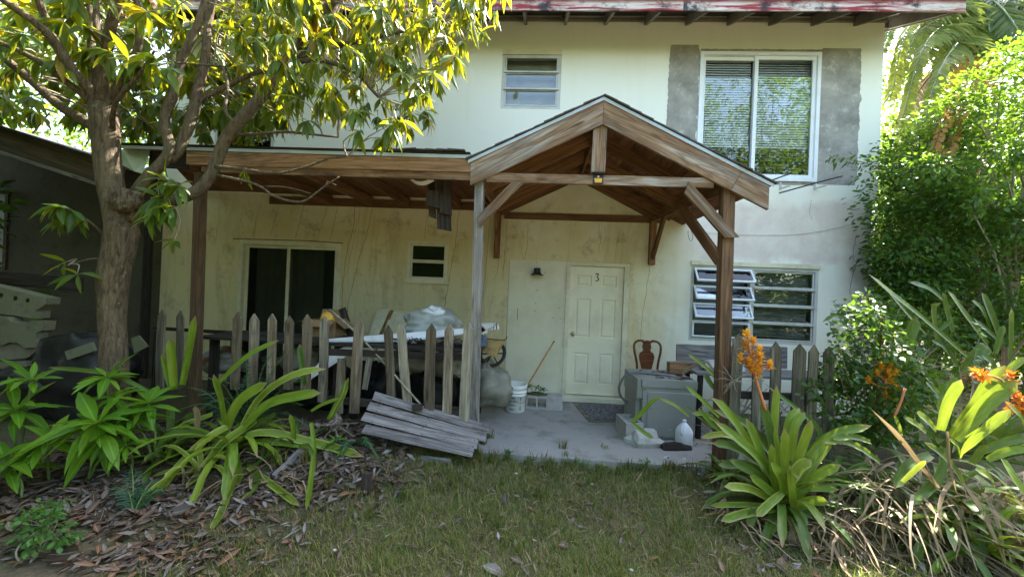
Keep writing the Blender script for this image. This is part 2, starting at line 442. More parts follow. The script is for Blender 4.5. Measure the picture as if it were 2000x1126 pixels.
MT['tarp'] = paint('clear_tarp', (.40, .41, .39), (.22, .22, .18), .6, .3, 5)
MT['sack'] = paint('plastic_sack', (.22, .21, .165), (.09, .09, .055), .75, .5, 5)
MT['rust'] = paint('rust', (.17, .075, .03), (.06, .03, .02), .6, .9)
MT['yellow'] = paint('yellow_lens', (.75, .42, .06), (.6, .35, .06), .3, .25)
MT['brass'] = mk_metal('worn_brass', (.5, .42, .26), (.6, .52, .36), (.2, .15, .08), .3, .9)
MT['ink'] = paint('black_ink', (.012, .012, .014), (.02, .02, .02), .2, .5)
MT['ink_grey'] = paint('grey_print', (.22, .23, .26), (.4, .4, .4), .5, .6)
MT['ink_blue'] = paint('blue_print', (.03, .07, .25), (.05, .09, .25), .3, .5)
MT['rubber'] = paint('tyre_rubber', (.02, .02, .02), (.06, .055, .05), .5, .8)
MT['crack'] = paint('crack_dark', (.07, .05, .03), (.03, .025, .015), .6, .95)
MT['dark_room'] = paint('room_wall', (.22, .21, .18), (.12, .11, .10), .4, .9)
MT['curtain'] = paint('curtain_cloth', (.34, .34, .27), (.16, .16, .13), .6, .95)
MT['blind'] = paint('blind_vinyl', (.80, .80, .77), (.6, .6, .56), .3, .5)
MT['blind_dim'] = paint('dark_blind_vinyl', (.34, .34, .31), (.2, .2, .17), .5, .5)  # darker copy of the blind vinyl, for the wide awning window
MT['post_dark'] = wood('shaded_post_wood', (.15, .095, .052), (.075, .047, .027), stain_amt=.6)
MT['shingle'] = mk_concrete('asphalt_shingle', (.055, .05, .05), (.11, .10, .095), (.03, .028, .025), .5, 5)
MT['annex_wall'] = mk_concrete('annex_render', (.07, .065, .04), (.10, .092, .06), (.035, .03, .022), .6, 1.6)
MT['plastic_blue'] = paint('faded_blue_cloth', (.10, .13, .19), (.05, .06, .08), .5, .9)
MT['rattan'] = paint('rattan', (.48, .36, .16), (.22, .12, .05), .7, .8, 14)
def mk_glass():
    t = NT('window_glass')
    fr = t.n('Fresnel', {'IOR': 1.52}).outputs[0]
    f = t.math('MINIMUM', 1.0, t.math('MULTIPLY', fr, 1.05))
    wob = t.noise(t.co('Object'), 1.6, 2)
    g = t.n('BsdfGlossy', {'Color': (.95, .98, 1), 'Roughness': .015, 'Normal': t.bump(wob, .05, .02)}).outputs[0]
    tr = t.n('BsdfTransparent', {'Color': (.94, .96, .95)}).outputs[0]
    return t.done(t.n('MixShader', {0: f, 1: tr, 2: g}).outputs[0])
MT['glass'] = mk_glass()
def mk_glass2():
    t = NT('dusty_screened_glass')
    fr = t.math('MULTIPLY', t.n('Fresnel', {'IOR': 1.45}).outputs[0], .45)
    g = t.n('BsdfGlossy', {'Color': (.8, .85, .85), 'Roughness': .10}).outputs[0]
    d = t.n('BsdfDiffuse', {'Color': (.03, .03, .025)}).outputs[0]
    tr = t.n('BsdfTransparent', {'Color': (.7, .72, .68)}).outputs[0]
    a = t.n('MixShader', {0: .2, 1: tr, 2: d}).outputs[0]
    return t.done(t.n('MixShader', {0: fr, 1: a, 2: g}).outputs[0])
MT['glass_dusty'] = mk_glass2()
def mk_ground():
    t = NT('soil'); p = t.pos()
    n = t.noise(p, 2.2, 6, .65)
    c = t.mix(n, (.07, .055, .036), (.13, .105, .072))
    c = t.mix(t.math('MULTIPLY', t.ramp(t.noise(p, 1.1, 4), [(.45, 0), (.6, 1)]), .7), c, (.09, .10, .04))
    f = t.noise(p, 35, 5, .75)
    c = t.mix(.4, c, t.ramp(f, [(.3, 0), (.7, 1)]), 'OVERLAY')
    return t.done(t.pr(c, 1.0, t.bump(f, .7, .02), spec=.1))
MT['soil'] = mk_ground()
def mk_bark():
    t = NT('mango_bark'); raw = t.pos()
    v = t.mapping(raw, (34, 34, 7))
    n = t.noise(v, 1.0, 6, .7, .8)
    c = t.mix(t.ramp(n, [(.35, 0), (.62, 1)]), (.045, .033, .021), (.165, .125, .08))
    l = t.ramp(t.noise(raw, 22, 5, .75), [(.60, 0), (.68, 1)])
    c = t.mix(t.math('MULTIPLY', l, .55), c, (.36, .34, .28))
    big = t.noise(raw, 2.5, 4)
    c = t.mix(t.ramp(big, [(.45, .0), (.7, .5)]), c, (.12, .10, .06))
    return t.done(t.pr(c, .95, t.bump(n, 1.0, .03), spec=.15))
MT['bark'] = mk_bark()
MT['twig'] = paint('twig_bark', (.27, .235, .18), (.12, .10, .07), .6, .9, 8)
MT['stem_green'] = paint('green_stem', (.10, .15, .04), (.06, .09, .03), .5, .6, 8)
MT['mango'] = leafmat('mango_leaf', [(.028, .075, .012), (.045, .105, .012), (.08, .135, .012)], (.80, .74, .012), .40, .40, vein=.4, spec=.3)
MT['mango_y'] = leafmat('mango_leaf_yellowing', [(.10, .13, .012), (.24, .17, .012), (.20, .09, .02)], (.85, .58, .012), .5, .45, vein=.4)
MT['sapling'] = leafmat('sapling_leaf', [(.06, .16, .012), (.10, .23, .014), (.15, .28, .02)], (.45, .66, .03), .4, .42, vein=.55, spot=.1)
MT['brom'] = leafmat('bromeliad_leaf', [(.08, .16, .012), (.13, .22, .014), (.21, .28, .02)], (.5, .6, .05), .28, .42, streak=.6, spot=.3, tip=(.24, .18, .08))
MT['brom_dark'] = leafmat('bromeliad_leaf_dark', [(.04, .09, .012), (.06, .12, .014), (.095, .155, .018)], (.35, .45, .05), .24, .42, streak=.6, spot=.3, tip=(.22, .17, .08))
MT['brom_stripe'] = leafmat('bromeliad_leaf_pale_edge', [(.11, .185, .016), (.16, .235, .018), (.24, .28, .03)], (.5, .55, .04), .22, .42, streak=.6, spot=.3, edge=(.40, .42, .11), tip=(.30, .22, .1))
MT['brom_dry'] = leafmat('dry_strap_leaf', [(.17, .115, .06), (.29, .21, .12), (.38, .31, .20)], (.35, .24, .1), .2, .8, streak=.7, spec=.15)
MT['flower'] = leafmat('orange_bract', [(.66, .27, .03), (.72, .38, .03), (.74, .48, .05)], (.8, .4, .02), .3, .45)
MT['flower_red'] = leafmat('red_orange_bract', [(.62, .16, .02), (.70, .28, .03), (.74, .40, .04)], (.8, .25, .02), .3, .45)
MT['flower_stem'] = paint('orange_stem', (.45, .16, .06), (.35, .18, .12), .5, .6, 20)
MT['fern'] = leafmat('cycad_leaflet', [(.022, .065, .035), (.03, .085, .04), (.045, .10, .045)], (.1, .25, .08), .25, .4)
MT['bush'] = leafmat('bush_leaf', [(.03, .085, .012), (.05, .12, .014), (.085, .165, .018)], (.36, .58, .03), .38, .42)
MT['bush_dark'] = leafmat('dark_bush_leaf', [(.022, .062, .012), (.034, .088, .014), (.052, .12, .016)], (.28, .46, .03), .36, .4)
MT['vine'] = leafmat('vine_leaf', [(.035, .095, .02), (.06, .145, .03), (.09, .19, .04)], (.3, .5, .1), .35, .42)
MT['palm'] = leafmat('palm_leaflet', [(.045, .085, .018), (.08, .12, .022), (.15, .165, .04)], (.5, .55, .06), .32, .34)
MT['palm_dead'] = leafmat('dead_palm_leaflet', [(.34, .16, .04), (.42, .22, .06), (.3, .17, .08)], (.7, .35, .05), .35, .7, spec=.2)
MT['far_leaf'] = leafmat('far_leaf', [(.035, .09, .012), (.06, .13, .014), (.10, .18, .018)], (.42, .6, .03), .40, .5)
MT['litter'] = leafmat('dead_leaf', [(.085, .055, .033), (.12, .09, .07), (.17, .08, .035), (.16, .14, .125), (.05, .035, .026), (.09, .06, .04), (.27, .25, .24)], (.3, .15, .05), .12, .8, vein=.3, spec=.2)
MT['grass'] = leafmat('grass_blade', [(.06, .115, .014), (.095, .15, .02), (.16, .18, .04), (.28, .225, .09), (.32, .26, .13)], (.35, .45, .08), .35, .5)
MT['straw'] = leafmat('straw', [(.30, .23, .13), (.40, .33, .21), (.22, .17, .11)], (.4, .3, .12), .2, .8, spec=.15)
# ================================================================ ground
def gz(x, y):
    z = -0.05
    z += 0.20*math.exp(-((x+1.9)/1.0)**2-((y+2.35)/.55)**2)
    z += 0.10*math.exp(-((x+3.0)/1.3)**2-((y+2.6)/.8)**2)
    z += 0.12*math.exp(-((x-2.9)/1.0)**2-((y+2.6)/.7)**2)
    if y < -2.6: z -= 0.05*min(1.0, (-2.6-y)/1.5)
    z += 0.018*noise.noise(Vector((x*1.7, y*1.7, 0)))+0.008*noise.noise(Vector((x*6, y*6, 3)))
    return z
def build_ground():
    xs = np.concatenate([[-90, -50, -25, -14, -9], np.linspace(-7, 9, 130), [11, 15, 26, 50, 90]])
    ys = np.concatenate([[-90, -50, -25, -14, -9, -7], np.linspace(-5.5, 0.5, 60), [2, 5, 9, 15, 26, 50, 90]])
    X, Y = np.meshgrid(xs, ys)
    Z = np.array([[gz(x, y) if abs(x) < 10 and -6 < y < 1 else -0.1 for x in xs] for y in ys])
    # keep the soil under the slab
    m = (X > -1.02) & (X < 2.35) & (Y > -2.2); Z = np.where(m, -0.12, Z)
    V = np.stack([X, Y, Z], -1).reshape(-1, 3); nx, ny = len(xs), len(ys)
    i = np.arange((ny-1)*(nx-1)); r = i//(nx-1)*nx+i % (nx-1)
    Q = np.stack([r, r+1, r+nx+1, r+nx], -1)
    return np_mesh('ground', V, Q)
struct('ground', build_ground(), MT['soil'])
def build_slab():
    # worn front edge, slightly ragged
    n = 60; x0, x1 = -1.0, 2.3; top = []; bot = []; back = []
    for i in range(n+1):
        x = x0+(x1-x0)*i/n
        e = -2.17+.02*noise.noise(Vector((x*3, 0, 1)))+.012*noise.noise(Vector((x*14, 0, 5)))
        top.append(V3(x, e, 0.0)); bot.append(V3(x, e-.02, -.14)); back.append(V3(x, -.004, 0.0))
    b = MB(); b.strip(top, back); b.strip(bot, top)
    b.add([(x0, -.004, 0), (x0, -.004, -.14), bot[0], top[0]], [(0, 1, 2, 3)])
    b.add([(x1, -.004, 0), (x1, -.004, -.14), bot[-1], top[-1]], [(3, 2, 1, 0)])
    return b
struct('porch_slab', build_slab(), MT['slab'])
# low strip floor of the lean-to, left of the slab
struct('patio_floor', MB().bb((-6.9, -1.9, -.2), (-1.006, -.004, -.012)), MT['soil'])

# ================================================================ house
def rect(px4, Y=0.0):
    """average rectangle of four pixel corners TL TR BR BL on plane Y"""
    p = [at(x, y, Y) for x, y in px4]
    return ((p[0].x+p[3].x)/2, (p[1].x+p[2].x)/2, (p[2].z+p[3].z)/2, (p[0].z+p[1].z)/2)
R_SMALL = rect([(983, 96), (1098, 99), (1093, 214), (977, 212)])
R_BIG = rect([(1367, 103), (1604, 103), (1592, 357), (1358, 349)])
R_SLIDE = rect([(470, 469), (668, 475), (660, 650), (462, 645)]); R_SLIDE = (R_SLIDE[0], R_SLIDE[1], 0.03, R_SLIDE[3])
R_DBL = rect([(799, 470), (878, 473), (872, 551), (794, 547)])
R_DOOR = rect([(1109, 511), (1231, 516), (1219, 772), (1102, 765)]); R_DOOR = (R_DOOR[0], R_DOOR[1], .075, R_DOOR[3])
R_FILL = rect([(995, 505), (1104, 511), (1100, 748), (985, 745)]); R_FILL = (R_FILL[0], R_DOOR[0]-.03, .0, R_FILL[3])
R_LOUV = rect([(1350, 509), (1602, 518), (1591, 675), (1345, 664)])
R_UPL = (-5.3, -4.3, 3.55, 5.0)
XL, XR = -6.12, (at(1718, 200, 0).x+at(1712, 560, 0).x)/2
ZT = 5.92
openings = [R_SMALL, R_BIG, R_SLIDE, R_DBL, (R_FILL[0], R_DOOR[1], 0.0, R_DOOR[3]), R_LOUV, R_UPL]
house = thing('house', 'two storey cream stucco house with peeling red fascia board', 'house', (0, 0, 0))
def wall_mesh(x0, x1, z0, z1, ops, dep=.16):
    xs = sorted({x0, x1} | {v for o in ops for v in o[:2]}); zs = sorted({z0, z1} | {max(z0, v) for o in ops for v in o[2:]})
    b = MB(); idx = {}
    def vi(i, j):
        if (i, j) not in idx: idx[(i, j)] = len(b.v); b.v.append((xs[i], 0, zs[j]))
        return idx[(i, j)]
    for i in range(len(xs)-1):
        for j in range(len(zs)-1):
            cx, cz = (xs[i]+xs[i+1])/2, (zs[j]+zs[j+1])/2
            if any(o[0] < cx < o[1] and o[2] < cz < o[3] for o in ops): continue
            b.f.append((vi(i, j), vi(i+1, j), vi(i+1, j+1), vi(i, j+1))); b.mi.append(0)
    for o in ops:
        a, c, d, e = o[0], o[1], max(o[2], z0), o[3]
        b.add([(a, 0, d), (c, 0, d), (c, 0, e), (a, 0, e), (a, dep, d), (c, dep, d), (c, dep, e), (a, dep, e)],
              [(0, 4, 5, 1), (1, 5, 6, 2), (2, 6, 7, 3), (3, 7, 4, 0)])
    return b
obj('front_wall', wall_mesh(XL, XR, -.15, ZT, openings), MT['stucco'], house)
b = MB(); b.add([(XR, .001, -.15), (XR, 7, -.15), (XR, 7, ZT), (XR, 3.5, ZT+1.7), (XR, .001, ZT)], [(0, 1, 2, 3, 4)])
b.add([(XL, .001, -.15), (XL, 7, -.15), (XL, 7, ZT), (XL, 3.5, ZT+1.7), (XL, .001, ZT)], [(4, 3, 2, 1, 0)])
b.add([(XL, 7, -.15), (XR, 7, -.15), (XR, 7, ZT), (XL, 7, ZT)], [(1, 0, 3, 2)])
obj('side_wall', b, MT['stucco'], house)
b = MB()   # rooms behind the windows
b.bb((XL+.1, .17, 2.62), (XR-.1, 6.9, 2.75)); b.bb((XL+.1, 2.4, -.1), (XR-.1, 2.5, 2.61)); b.bb((XL+.1, 2.4, 2.76), (XR-.1, 2.5, ZT))
b.bb((XL+.1, .17, -.12), (XR-.1, 6.9, -.02)); b.bb((XL+.1, .17, ZT+.02), (XR-.1, 6.9, ZT+.08))
b.bb((-.75, .18, 2.77), (-.7, 2.39, ZT)); b.bb((-1.2, .18, -.01), (-1.15, 2.39, 2.6)); b.bb((1.9, .18, -.01), (1.95, 2.39, 2.6)); b.bb((1.2, .18, 2.77), (1.25, 2.39, ZT))
obj('interior', b, MT['dark_room'], house)

# roof: front slope, rear slope, rafters, fascia
SL = 0.43; EY, EZ = -.74, 5.60
XE0, XE1 = -7.3, at(1884, 20, -.76).x
RY = 3.5; RZ = EZ+SL*(RY-EY)
nrm = V3(0, -SL, 1).normalized()
b = MB()
def roof_slab(b, x0, x1, e0, e1, th):
    a, c = Vector(e0), Vector(e1); n = V3(0, -(c.z-a.z), (c.y-a.y)); n.normalize()
    if n.z < 0: n = -n
    p = [V3(x0, a.y, a.z), V3(x1, a.y, a.z), V3(x1, c.y, c.z), V3(x0, c.y, c.z)]
    b.add(p+[q+n*th for q in p], [(3, 2, 1, 0), (4, 5, 6, 7), (0, 1, 5, 4), (1, 2, 6, 5), (2, 3, 7, 6), (3, 0, 4, 7)])
bd = MB(); roof_slab(bd, XE0, XE1, (0, EY, EZ), (0, RY, RZ), .022)
obj('eave_deck', bd, MT['soffit'], house)
bd = MB(); roof_slab(bd, XE0-.03, XE1+.03, (0, EY-.05, EZ+.005), (0, RY, RZ+.026), .03); roof_slab(bd, XE0-.03, XE1+.03, (0, 8.0, EZ+.03), (0, RY+.004, RZ+.026), .03)
rf = obj('roof', bd, MT['shingle'], house)
for i in range(26):                                     # ragged shingle butts hanging past the deck
    x = XE0+.3+i*.5+random.uniform(-.05, .05)
    if x > XE1-.3: break
    m = MB(); m.bb((x, EY-.085-random.random()*.02, EZ+.012), (x+random.uniform(.3, .46), EY-.04, EZ+.022)); obj('shingle', m, MT['shingle'], rf)
# rafters at 0.61 m, phase from the photograph
xr0 = at(1107, 45, -.4).x; k = -14
while True:
    x = xr0+.61*k; k += 1
    if x < XE0+.2: continue
    if x > XE1-.1: break
    board('rafter', (x, EY-.005, EZ-.075), (x, .12, EZ-.075+SL*(.125-EY)), .14, .04, MT['rafter_paint'], house, c0=.05)
# fascia in lengths
fx = [XE0, -4.2, -1.0, at(1335, 20, -.78).x, XE1]
for a, c in zip(fx, fx[1:]):
    board('fascia_board', (a+.003, EY-.028, EZ-.05), (c-.003, EY-.028, EZ-.05+random.uniform(-.008, .008)), .185, .026, MT['red'], house, seg=8, jit=.003)
# barge board climbing the gable end, with lookout soffit
board('barge_board', (XE1-.015, EY-.01, EZ-.055), (XE1-.015, RY, RZ-.055), .16, .026, MT['rafter_paint'], house)
for yy in (.35, 1.0, 1.65, 2.3):
    board('lookout', (XR+.005, yy, EZ+SL*(yy-EY)-.06), (XE1-.035, yy, EZ+SL*(yy-EY)-.06), .09, .04, MT['rafter_paint'], house)
board('wall_plate', (XL, -.02, 5.845), (XR+.01, -.02, 5.845), .05, .035, MT['rafter_paint'], house, seg=10, jit=.003)

def ring(b, x0, x1, z0, z1, y0, y1, w):
    b.bb((x0, y0, z0), (x0+w, y1, z1)); b.bb((x1-w, y0, z0), (x1, y1, z1))
    b.bb((x0+w, y0+.001, z0), (x1-w, y1-.001, z0+w)); b.bb((x0+w, y0+.001, z1-w), (x1-w, y1-.001, z1))
def window(r, name='window', **kw):
    w = bpy.data.objects.new(name, None); place(w, house, Matrix.Translation(V3((r[0]+r[1])/2, 0, r[2]))); return tag(w, **kw)
def pane(parent, x0, x1, z0, z1, y, mat='glass', tilt=0.0):
    b = MB(); h = z1-z0
    b.bb((x0, -.003, -h), (x1, .003, 0))
    return obj('pane', b, MT[mat], parent, Matrix.Translation(V3(0, y, z1)) @ Matrix.Rotation(tilt, 4, 'X'))
slat_cache = {}
def blind(parent, x0, x1, z0, z1, y, step, tilt=.9, low_gap=None, mat='blind'):
    L = x1-x0; key = (round(L, 3), mat)
    if key not in slat_cache:
        m = MB(); n = 6
        A = [V3(0, -.0215, 0), V3(0, 0, .004), V3(0, .0215, 0)]
        vs = [a+V3(L*i/n, 0, -.0015*math.sin(math.pi*i/n)) for i in range(n+1) for a in A]
        m.add(vs, [(i*3+k, (i+1)*3+k, (i+1)*3+k+1, i*3+k+1) for i in range(n) for k in range(2)])
        slat_cache[key] = m.mesh('slat'); slat_cache[key].materials.append(MT[mat])
    z = z1-.03; i = 0
    while z > z0+.02:
        t = tilt+random.uniform(-.07, .07)
        st = step
        if low_gap and z < z0+(z1-z0)*low_gap: t = random.uniform(-.1, .15); st = step*1.5
        obj('slat', slat_cache[key], None, parent, Matrix.Translation(V3(x0, y, z)) @ Matrix.Rotation(t, 4, 'X') @ Matrix.Rotation(random.uniform(-.002, .002), 4, 'Y'))
        z -= st; i += 1
    b = MB(); b.bb((x0, y-.018, z1-.025), (x1, y+.018, z1)); obj('headrail', b, MT['blind'], parent)

# small upper window: three awning lights
x0, x1, z0, z1 = R_SMALL
w = window(R_SMALL, label='small window with three horizontal lights on the upper storey')
b = MB(); b.bb((x0, -.012, z1-.075), (x1, .06, z1)); obj('head_board', b, MT['trim'], w)
b = MB(); ring(b, x0+.002, x1-.002, z0+.002, z1-.078, .012, .09, .045); obj('frame', b, MT['alu'], w)
h = (z1-.078-z0-.05)/3
for i in range(3):
    a = z0+.05+h*i
    s = MB(); ring(s, x0+.05, x1-.05, a+.006, a+h-.004, .02, .045, .022); obj('sash', s, MT['alu'], w)
    pane(w, x0+.07, x1-.07, a+.03, a+h-.024, .032)
    if i: s = MB(); s.bb((x0+.03, -.012, a-.014), (x1-.03, .02, a+.006)); obj('transom', s, MT['alu'], w)
m = MB(); m.bb((x0+.03, .2, z0), (x1-.03, .21, z1-.05)); obj('curtain', m, MT['curtain'], w)

# big sliding window with blinds
x0, x1, z0, z1 = R_BIG
w = window(R_BIG, label='large white framed window with horizontal blinds')
b = MB(); ring(b, x0, x1, z0, z1, -.03, .09, .05); obj('frame', b, MT['white'], w)
xm = x0+(x1-x0)*.475
for a, c, y in ((x0+.052, xm+.03, .03), (xm-.02, x1-.052, .0)):
    s = MB(); ring(s, a, c, z0+.052, z1-.052, y, y+.028, .052); obj('sash', s, MT['white'], w)
    pane(w, a+.05, c-.05, z0+.10, z1-.10, y+.014)
blind(w, x0+.06, xm-.02, z0+.05, z1-.05, .125, .037, .95, .27)
blind(w, xm+.02, x1-.06, z0+.05, z1-.05, .125, .037, .95, .27)

# sliding glass door under the lean-to
x0, x1, z0, z1 = R_SLIDE
w = window(R_SLIDE, 'sliding_door', label='dark sliding glass door with cream frame')
b = MB(); ring(b, x0, x1, z0, z1, -.02, .10, .06); obj('frame', b, MT['trim'], w)
xm = x0+(x1-x0)*.48
for a, c, y in ((x0+.062, xm+.03, .05), (xm-.03, x1-.062, .015)):
    s = MB(); ring(s, a, c, z0+.062, z1-.062, y, y+.03, .05); obj('sash', s, MT['trim'], w)
    pane(w, a+.05, c-.05, z0+.11, z1-.11, y+.015, 'glass_dusty')
def curtain(x0, x1, z0, z1, y, n, seedx):
    A = []; B = []
    for i in range(n+1):
        x = x0+(x1-x0)*i/n; d = .035*math.sin(i*1.9+seedx)+.02*noise.noise(V3(i*.7, seedx, 0))
        A.append(V3(x, y+d, z0)); B.append(V3(x, y+d*.6, z1))
    m = MB(); m.strip(A, B); return m
obj('curtain', curtain(x0+.1, x1-.42, z0, z1-.08, .26, 30, .3), MT['curtain'], w, smooth=True)

# small double window
x0, x1, z0, z1 = R_DBL
w = window(R_DBL, label='small window of two lights between sliding door and porch post')
b = MB(); ring(b, x0, x1, z0, z1, -.02, .08, .045); obj('frame', b, MT['trim'], w)
h = (z1-z0-.09)/2
for i in range(2):
    a = z0+.045+h*i
    s = MB(); ring(s, x0+.047, x1-.047, a+.003, a+h-.003, .015, .04, .022); obj('sash', s, MT['trim'], w)
    pane(w, x0+.066, x1-.066, a+.024, a+h-.024, .028, 'glass_dusty')
s = MB(); s.bb((x0-.03, -.045, z0-.035), (x1+.03, -.002, z0-.002)); obj('sill', s, MT['trim'], w)

# wide awning window, left lights cranked open
x0, x1, z0, z1 = R_LOUV
w = window(R_LOUV, label='wide window with open awning lights and drawn blinds')
b = MB(); b.bb((x0-.01, -.028, z1-.06), (x1+.01, .07, z1+.005)); obj('head_board', b, MT['trim'], w)
b = MB(); ring(b, x0, x1, z0, z1-.062, .0, .09, .045); obj('frame', b, MT['alu'], w)
xm = x0+(x1-x0)*.485
b = MB(); b.bb((xm-.025, .002, z0+.046), (xm+.025, .086, z1-.108)); obj('mullion', b, MT['alu'], w)
h = (z1-.108-z0-.046)/4
for i in range(4):
    a = z0+.046+h*i
    s = MB(); ring(s, xm+.03, x1-.05, a+.005, a+h-.005, .018, .045, .02); obj('sash', s, MT['alu'], w)
    pane(w, xm+.048, x1-.068, a+.024, a+h-.024, .03)
    if i: s = MB(); s.bb((xm+.027, -.016, a-.016), (x1-.03, .017, a+.008)); obj('transom', s, MT['alu'], w); s = MB(); s.bb((x0+.045, -.0, a-.008), (xm-.027, .03, a+.006)); obj('transom', s, MT['alu'], w)
    tilt = 0.0 if i == 0 else -.50-.05*i
    M = Matrix.Translation(V3(0, .0, a+h-.012)) @ Matrix.Rotation(tilt, 4, 'X')
    s = MB(); ring(s, x0+.04, xm-.022, -h+.024, 0, -.024, .002, .026); so = obj('sash', s, MT['white'], w, M)
    s = MB(); s.bb((x0+.064, -.014, -h+.045), (xm-.044, -.008, -.022)); obj('pane', s, MT['glass'], w, M)
blind(w, xm+.03, x1-.05, z0+.05, z1-.11, .16, .033, .55, mat='blind_dim')
blind(w, x0+.05, xm-.03, z0+.05, z1-.11, .16, .033, .35, mat='blind_dim')

# upper window seen through the mango crown
x0, x1, z0, z1 = R_UPL
w = window(R_UPL, label='upper storey window half hidden by mango leaves')
b = MB(); ring(b, x0, x1, z0, z1, .0, .09, .05); obj('frame', b, MT['alu'], w)
h = (z1-z0-.1)/4
for i in range(4): pane(w, x0+.05, x1-.05, z0+.055+h*i, z0+.045+h*(i+1), .03, tilt=-.12)

# door
x0, x1, z0, z1 = R_DOOR
dr = window(R_DOOR, 'door', label='cream six panel door numbered 3')
fr = MB(); fr.bb((x0-.025, -.008, z0-.07), (x0+.035, .15, z1)); fr.bb((x1-.075, -.012, z0-.07), (x1-.003, .15, z1)); fr.bb((x0+.035, -.010, z1-.05), (x1-.075, .15, z1-.002))
obj('frame', fr, MT['trim'], dr)
dx0, dx1, dz0, dz1 = x0+.037, x1-.077, z0+.012, z1-.052
def door_leaf():
    b = MB(); W = dx1-dx0; H = dz1-dz0
    cols = [(.125, .405), (.595, .875)]; rows = [(.085, .325), (.445, .745), (.845, .93)]
    xs = [0]+[c for q in cols for c in q]+[1]; zs = [0]+[c for q in rows for c in q]+[1]
    y0 = .045
    for i in range(5):
        for j in range(7):
            a, c, d, e = dx0+W*xs[i], dx0+W*xs[i+1], dz0+H*zs[j], dz0+H*zs[j+1]
            if i % 2 == 1 and j % 2 == 1:
                prof = [(0, 0), (.008, .012), (.022, .013), (.040, .003)]
                rings = [[(a+t, y0+dd, d+t), (c-t, y0+dd, d+t), (c-t, y0+dd, e-t), (a+t, y0+dd, e-t)] for t, dd in prof]
                vs = [p for rg in rings for p in rg]
                fs = [(k*4+m, k*4+(m+1) % 4, k*4+4+(m+1) % 4, k*4+4+m) for k in range(3) for m in range(4)]+[(12, 13, 14, 15)]
                b.add(vs, fs)
            else:
                b.add([(a, y0, d), (c, y0, d), (c, y0, e), (a, y0, e)], [(0, 1, 2, 3)])
    b.add([(dx0, .05, dz0), (dx1, .05, dz0), (dx1, .09, dz0), (dx0, .09, dz0), (dx0, .09, dz1), (dx1, .09, dz1)], [(0, 1, 2, 3), (3, 2, 5, 4)])
    return b
obj('door_leaf', door_leaf(), MT['door'], dr)
kn = at(1112, 651, .02); kn.x = dx0+.075
b = MB(); b.lathe([(.034, 0), (.034, .006), (.018, .012), (.013, .03), (.026, .042), (.032, .056), (.027, .07), (.0, .074)], 16, M=Matrix.Rotation(rad(90), 3, 'X'))
obj('door_knob', b, MT['brass'], dr, Matrix.Translation(V3(kn.x, .044, kn.z)), smooth=True)
# the numeral: a brushed 3
q = at(1166, 542, .03)
pts = [(-.022, .048), (-.004, .062), (.016, .057), (.020, .042), (.008, .022), (-.004, .012), (.014, .006), (.024, -.012), (.020, -.036), (.004, -.052), (-.014, -.052), (-.026, -.042)]
sp = spline([V3(a, 0, c) for a, c in pts], 34); A = []; B = []
for i, p in enumerate(sp):
    t = (sp[min(i+1, 33)]-sp[max(i-1, 0)]).normalized(); n_ = V3(-t.z, 0, t.x)
    wd_ = .0035+.0055*abs(math.sin(i*.19+.4))
    A.append(p+n_*wd_+V3(q.x, .0405, q.z)); B.append(p-n_*wd_+V3(q.x, .0405, q.z))
m = MB(); m.strip(A, B); m.strip([a+V3(0, .004, 0) for a in B], [a+V3(0, .004, 0) for a in A]); obj('numeral', m, MT['ink'], dr)
# tiled threshold
b = MB()
tx = [x0-.14, x0+.16, x0+.47, x0+.78, x1+.14]
for a, c in zip(tx, tx[1:]):
    m = MB(); m.bb((a+.002, -.10, .004), (c-.002, .10, .072)); obj('threshold_tile', m, MT['block'] if False else MT['filler'], dr)
# closing board beside the door
x0, x1, z0, z1 = R_FILL
b = MB(); b.bb((x0+.006, -.006, z0+.004), (x1-.003, .06, z1-.006)); fp = obj('closing_board', b, MT['filler'], house)
b = MB(); b.bb((x1-.03, -.014, z0+.08), (x1+.0, -.0065, z1-.01)); obj('batten', b, MT['trim'], fp)
for px, py in ((1049, 566), (1046, 592), (1045, 607), (1080, 620), (1094, 622), (1092, 601), (1048, 512), (1064, 532)):
    p = at(px, py, 0); m = MB(); m.lathe([(.006, -.0072), (.006, -.0062)], 8, (p.x, 0, p.z), M=Matrix.Rotation(rad(90), 3, 'X')); 
    m = MB(); m.bb((p.x-.006, -.0075, p.z-.006), (p.x+.006, -.0062, p.z+.006)); obj('screw_hole', m, MT['ink'], fp)
p = at(1011, 612, 0); m = MB(); m.bb((p.x-.004, -.0072, p.z-.09), (p.x+.004, -.0062, p.z+.09)); obj('scratch', m, MT['crack'], fp)

# bare cement patches beside the big window
def ragged(x0, x1, z0, z1, y, amp=.03, n=70, sx=0.0):
    """a skim of mortar with ragged edges, 5 mm proud of the wall"""
    tall = (z1-z0) > (x1-x0); A = []; B = []
    def q(u, k): return (noise.noise(V3(u*5, k, sx))*.9+noise.noise(V3(u*17, k, sx+4))*.6+noise.noise(V3(u*50, k, sx+9))*.45)*amp
    for i in range(n+1):
        f = i/n; e = .02*min(1, f*12, (1-f)*12)-.02
        if tall: z = z0+(z1-z0)*f+q(f, 7)*.2; A.append(V3(x0-e+q(z, 1), y, z)); B.append(V3(x1+e+q(z, 2), y, z))
        else: x = x0+(x1-x0)*f; A.append(V3(x, y, z0+q(x, 1))); B.append(V3(x, y, z1+q(x, 2)))
    m = MB(); k = V3(0, .0055, 0)
    if tall: m.strip(B, A)
    else: m.strip(A, B)
    m.strip(A, [v+k for v in A]); m.strip([v+k for v in B], B)
    return m
x0, x1, z0, z1 = R_BIG
a = rect([(1304, 88), (1366, 88), (1360, 300), (1304, 300)]); obj('plaster_patch', ragged(a[0], x0-.004, a[2]-.35, a[3], -.005, .028), MT['cement'], house)
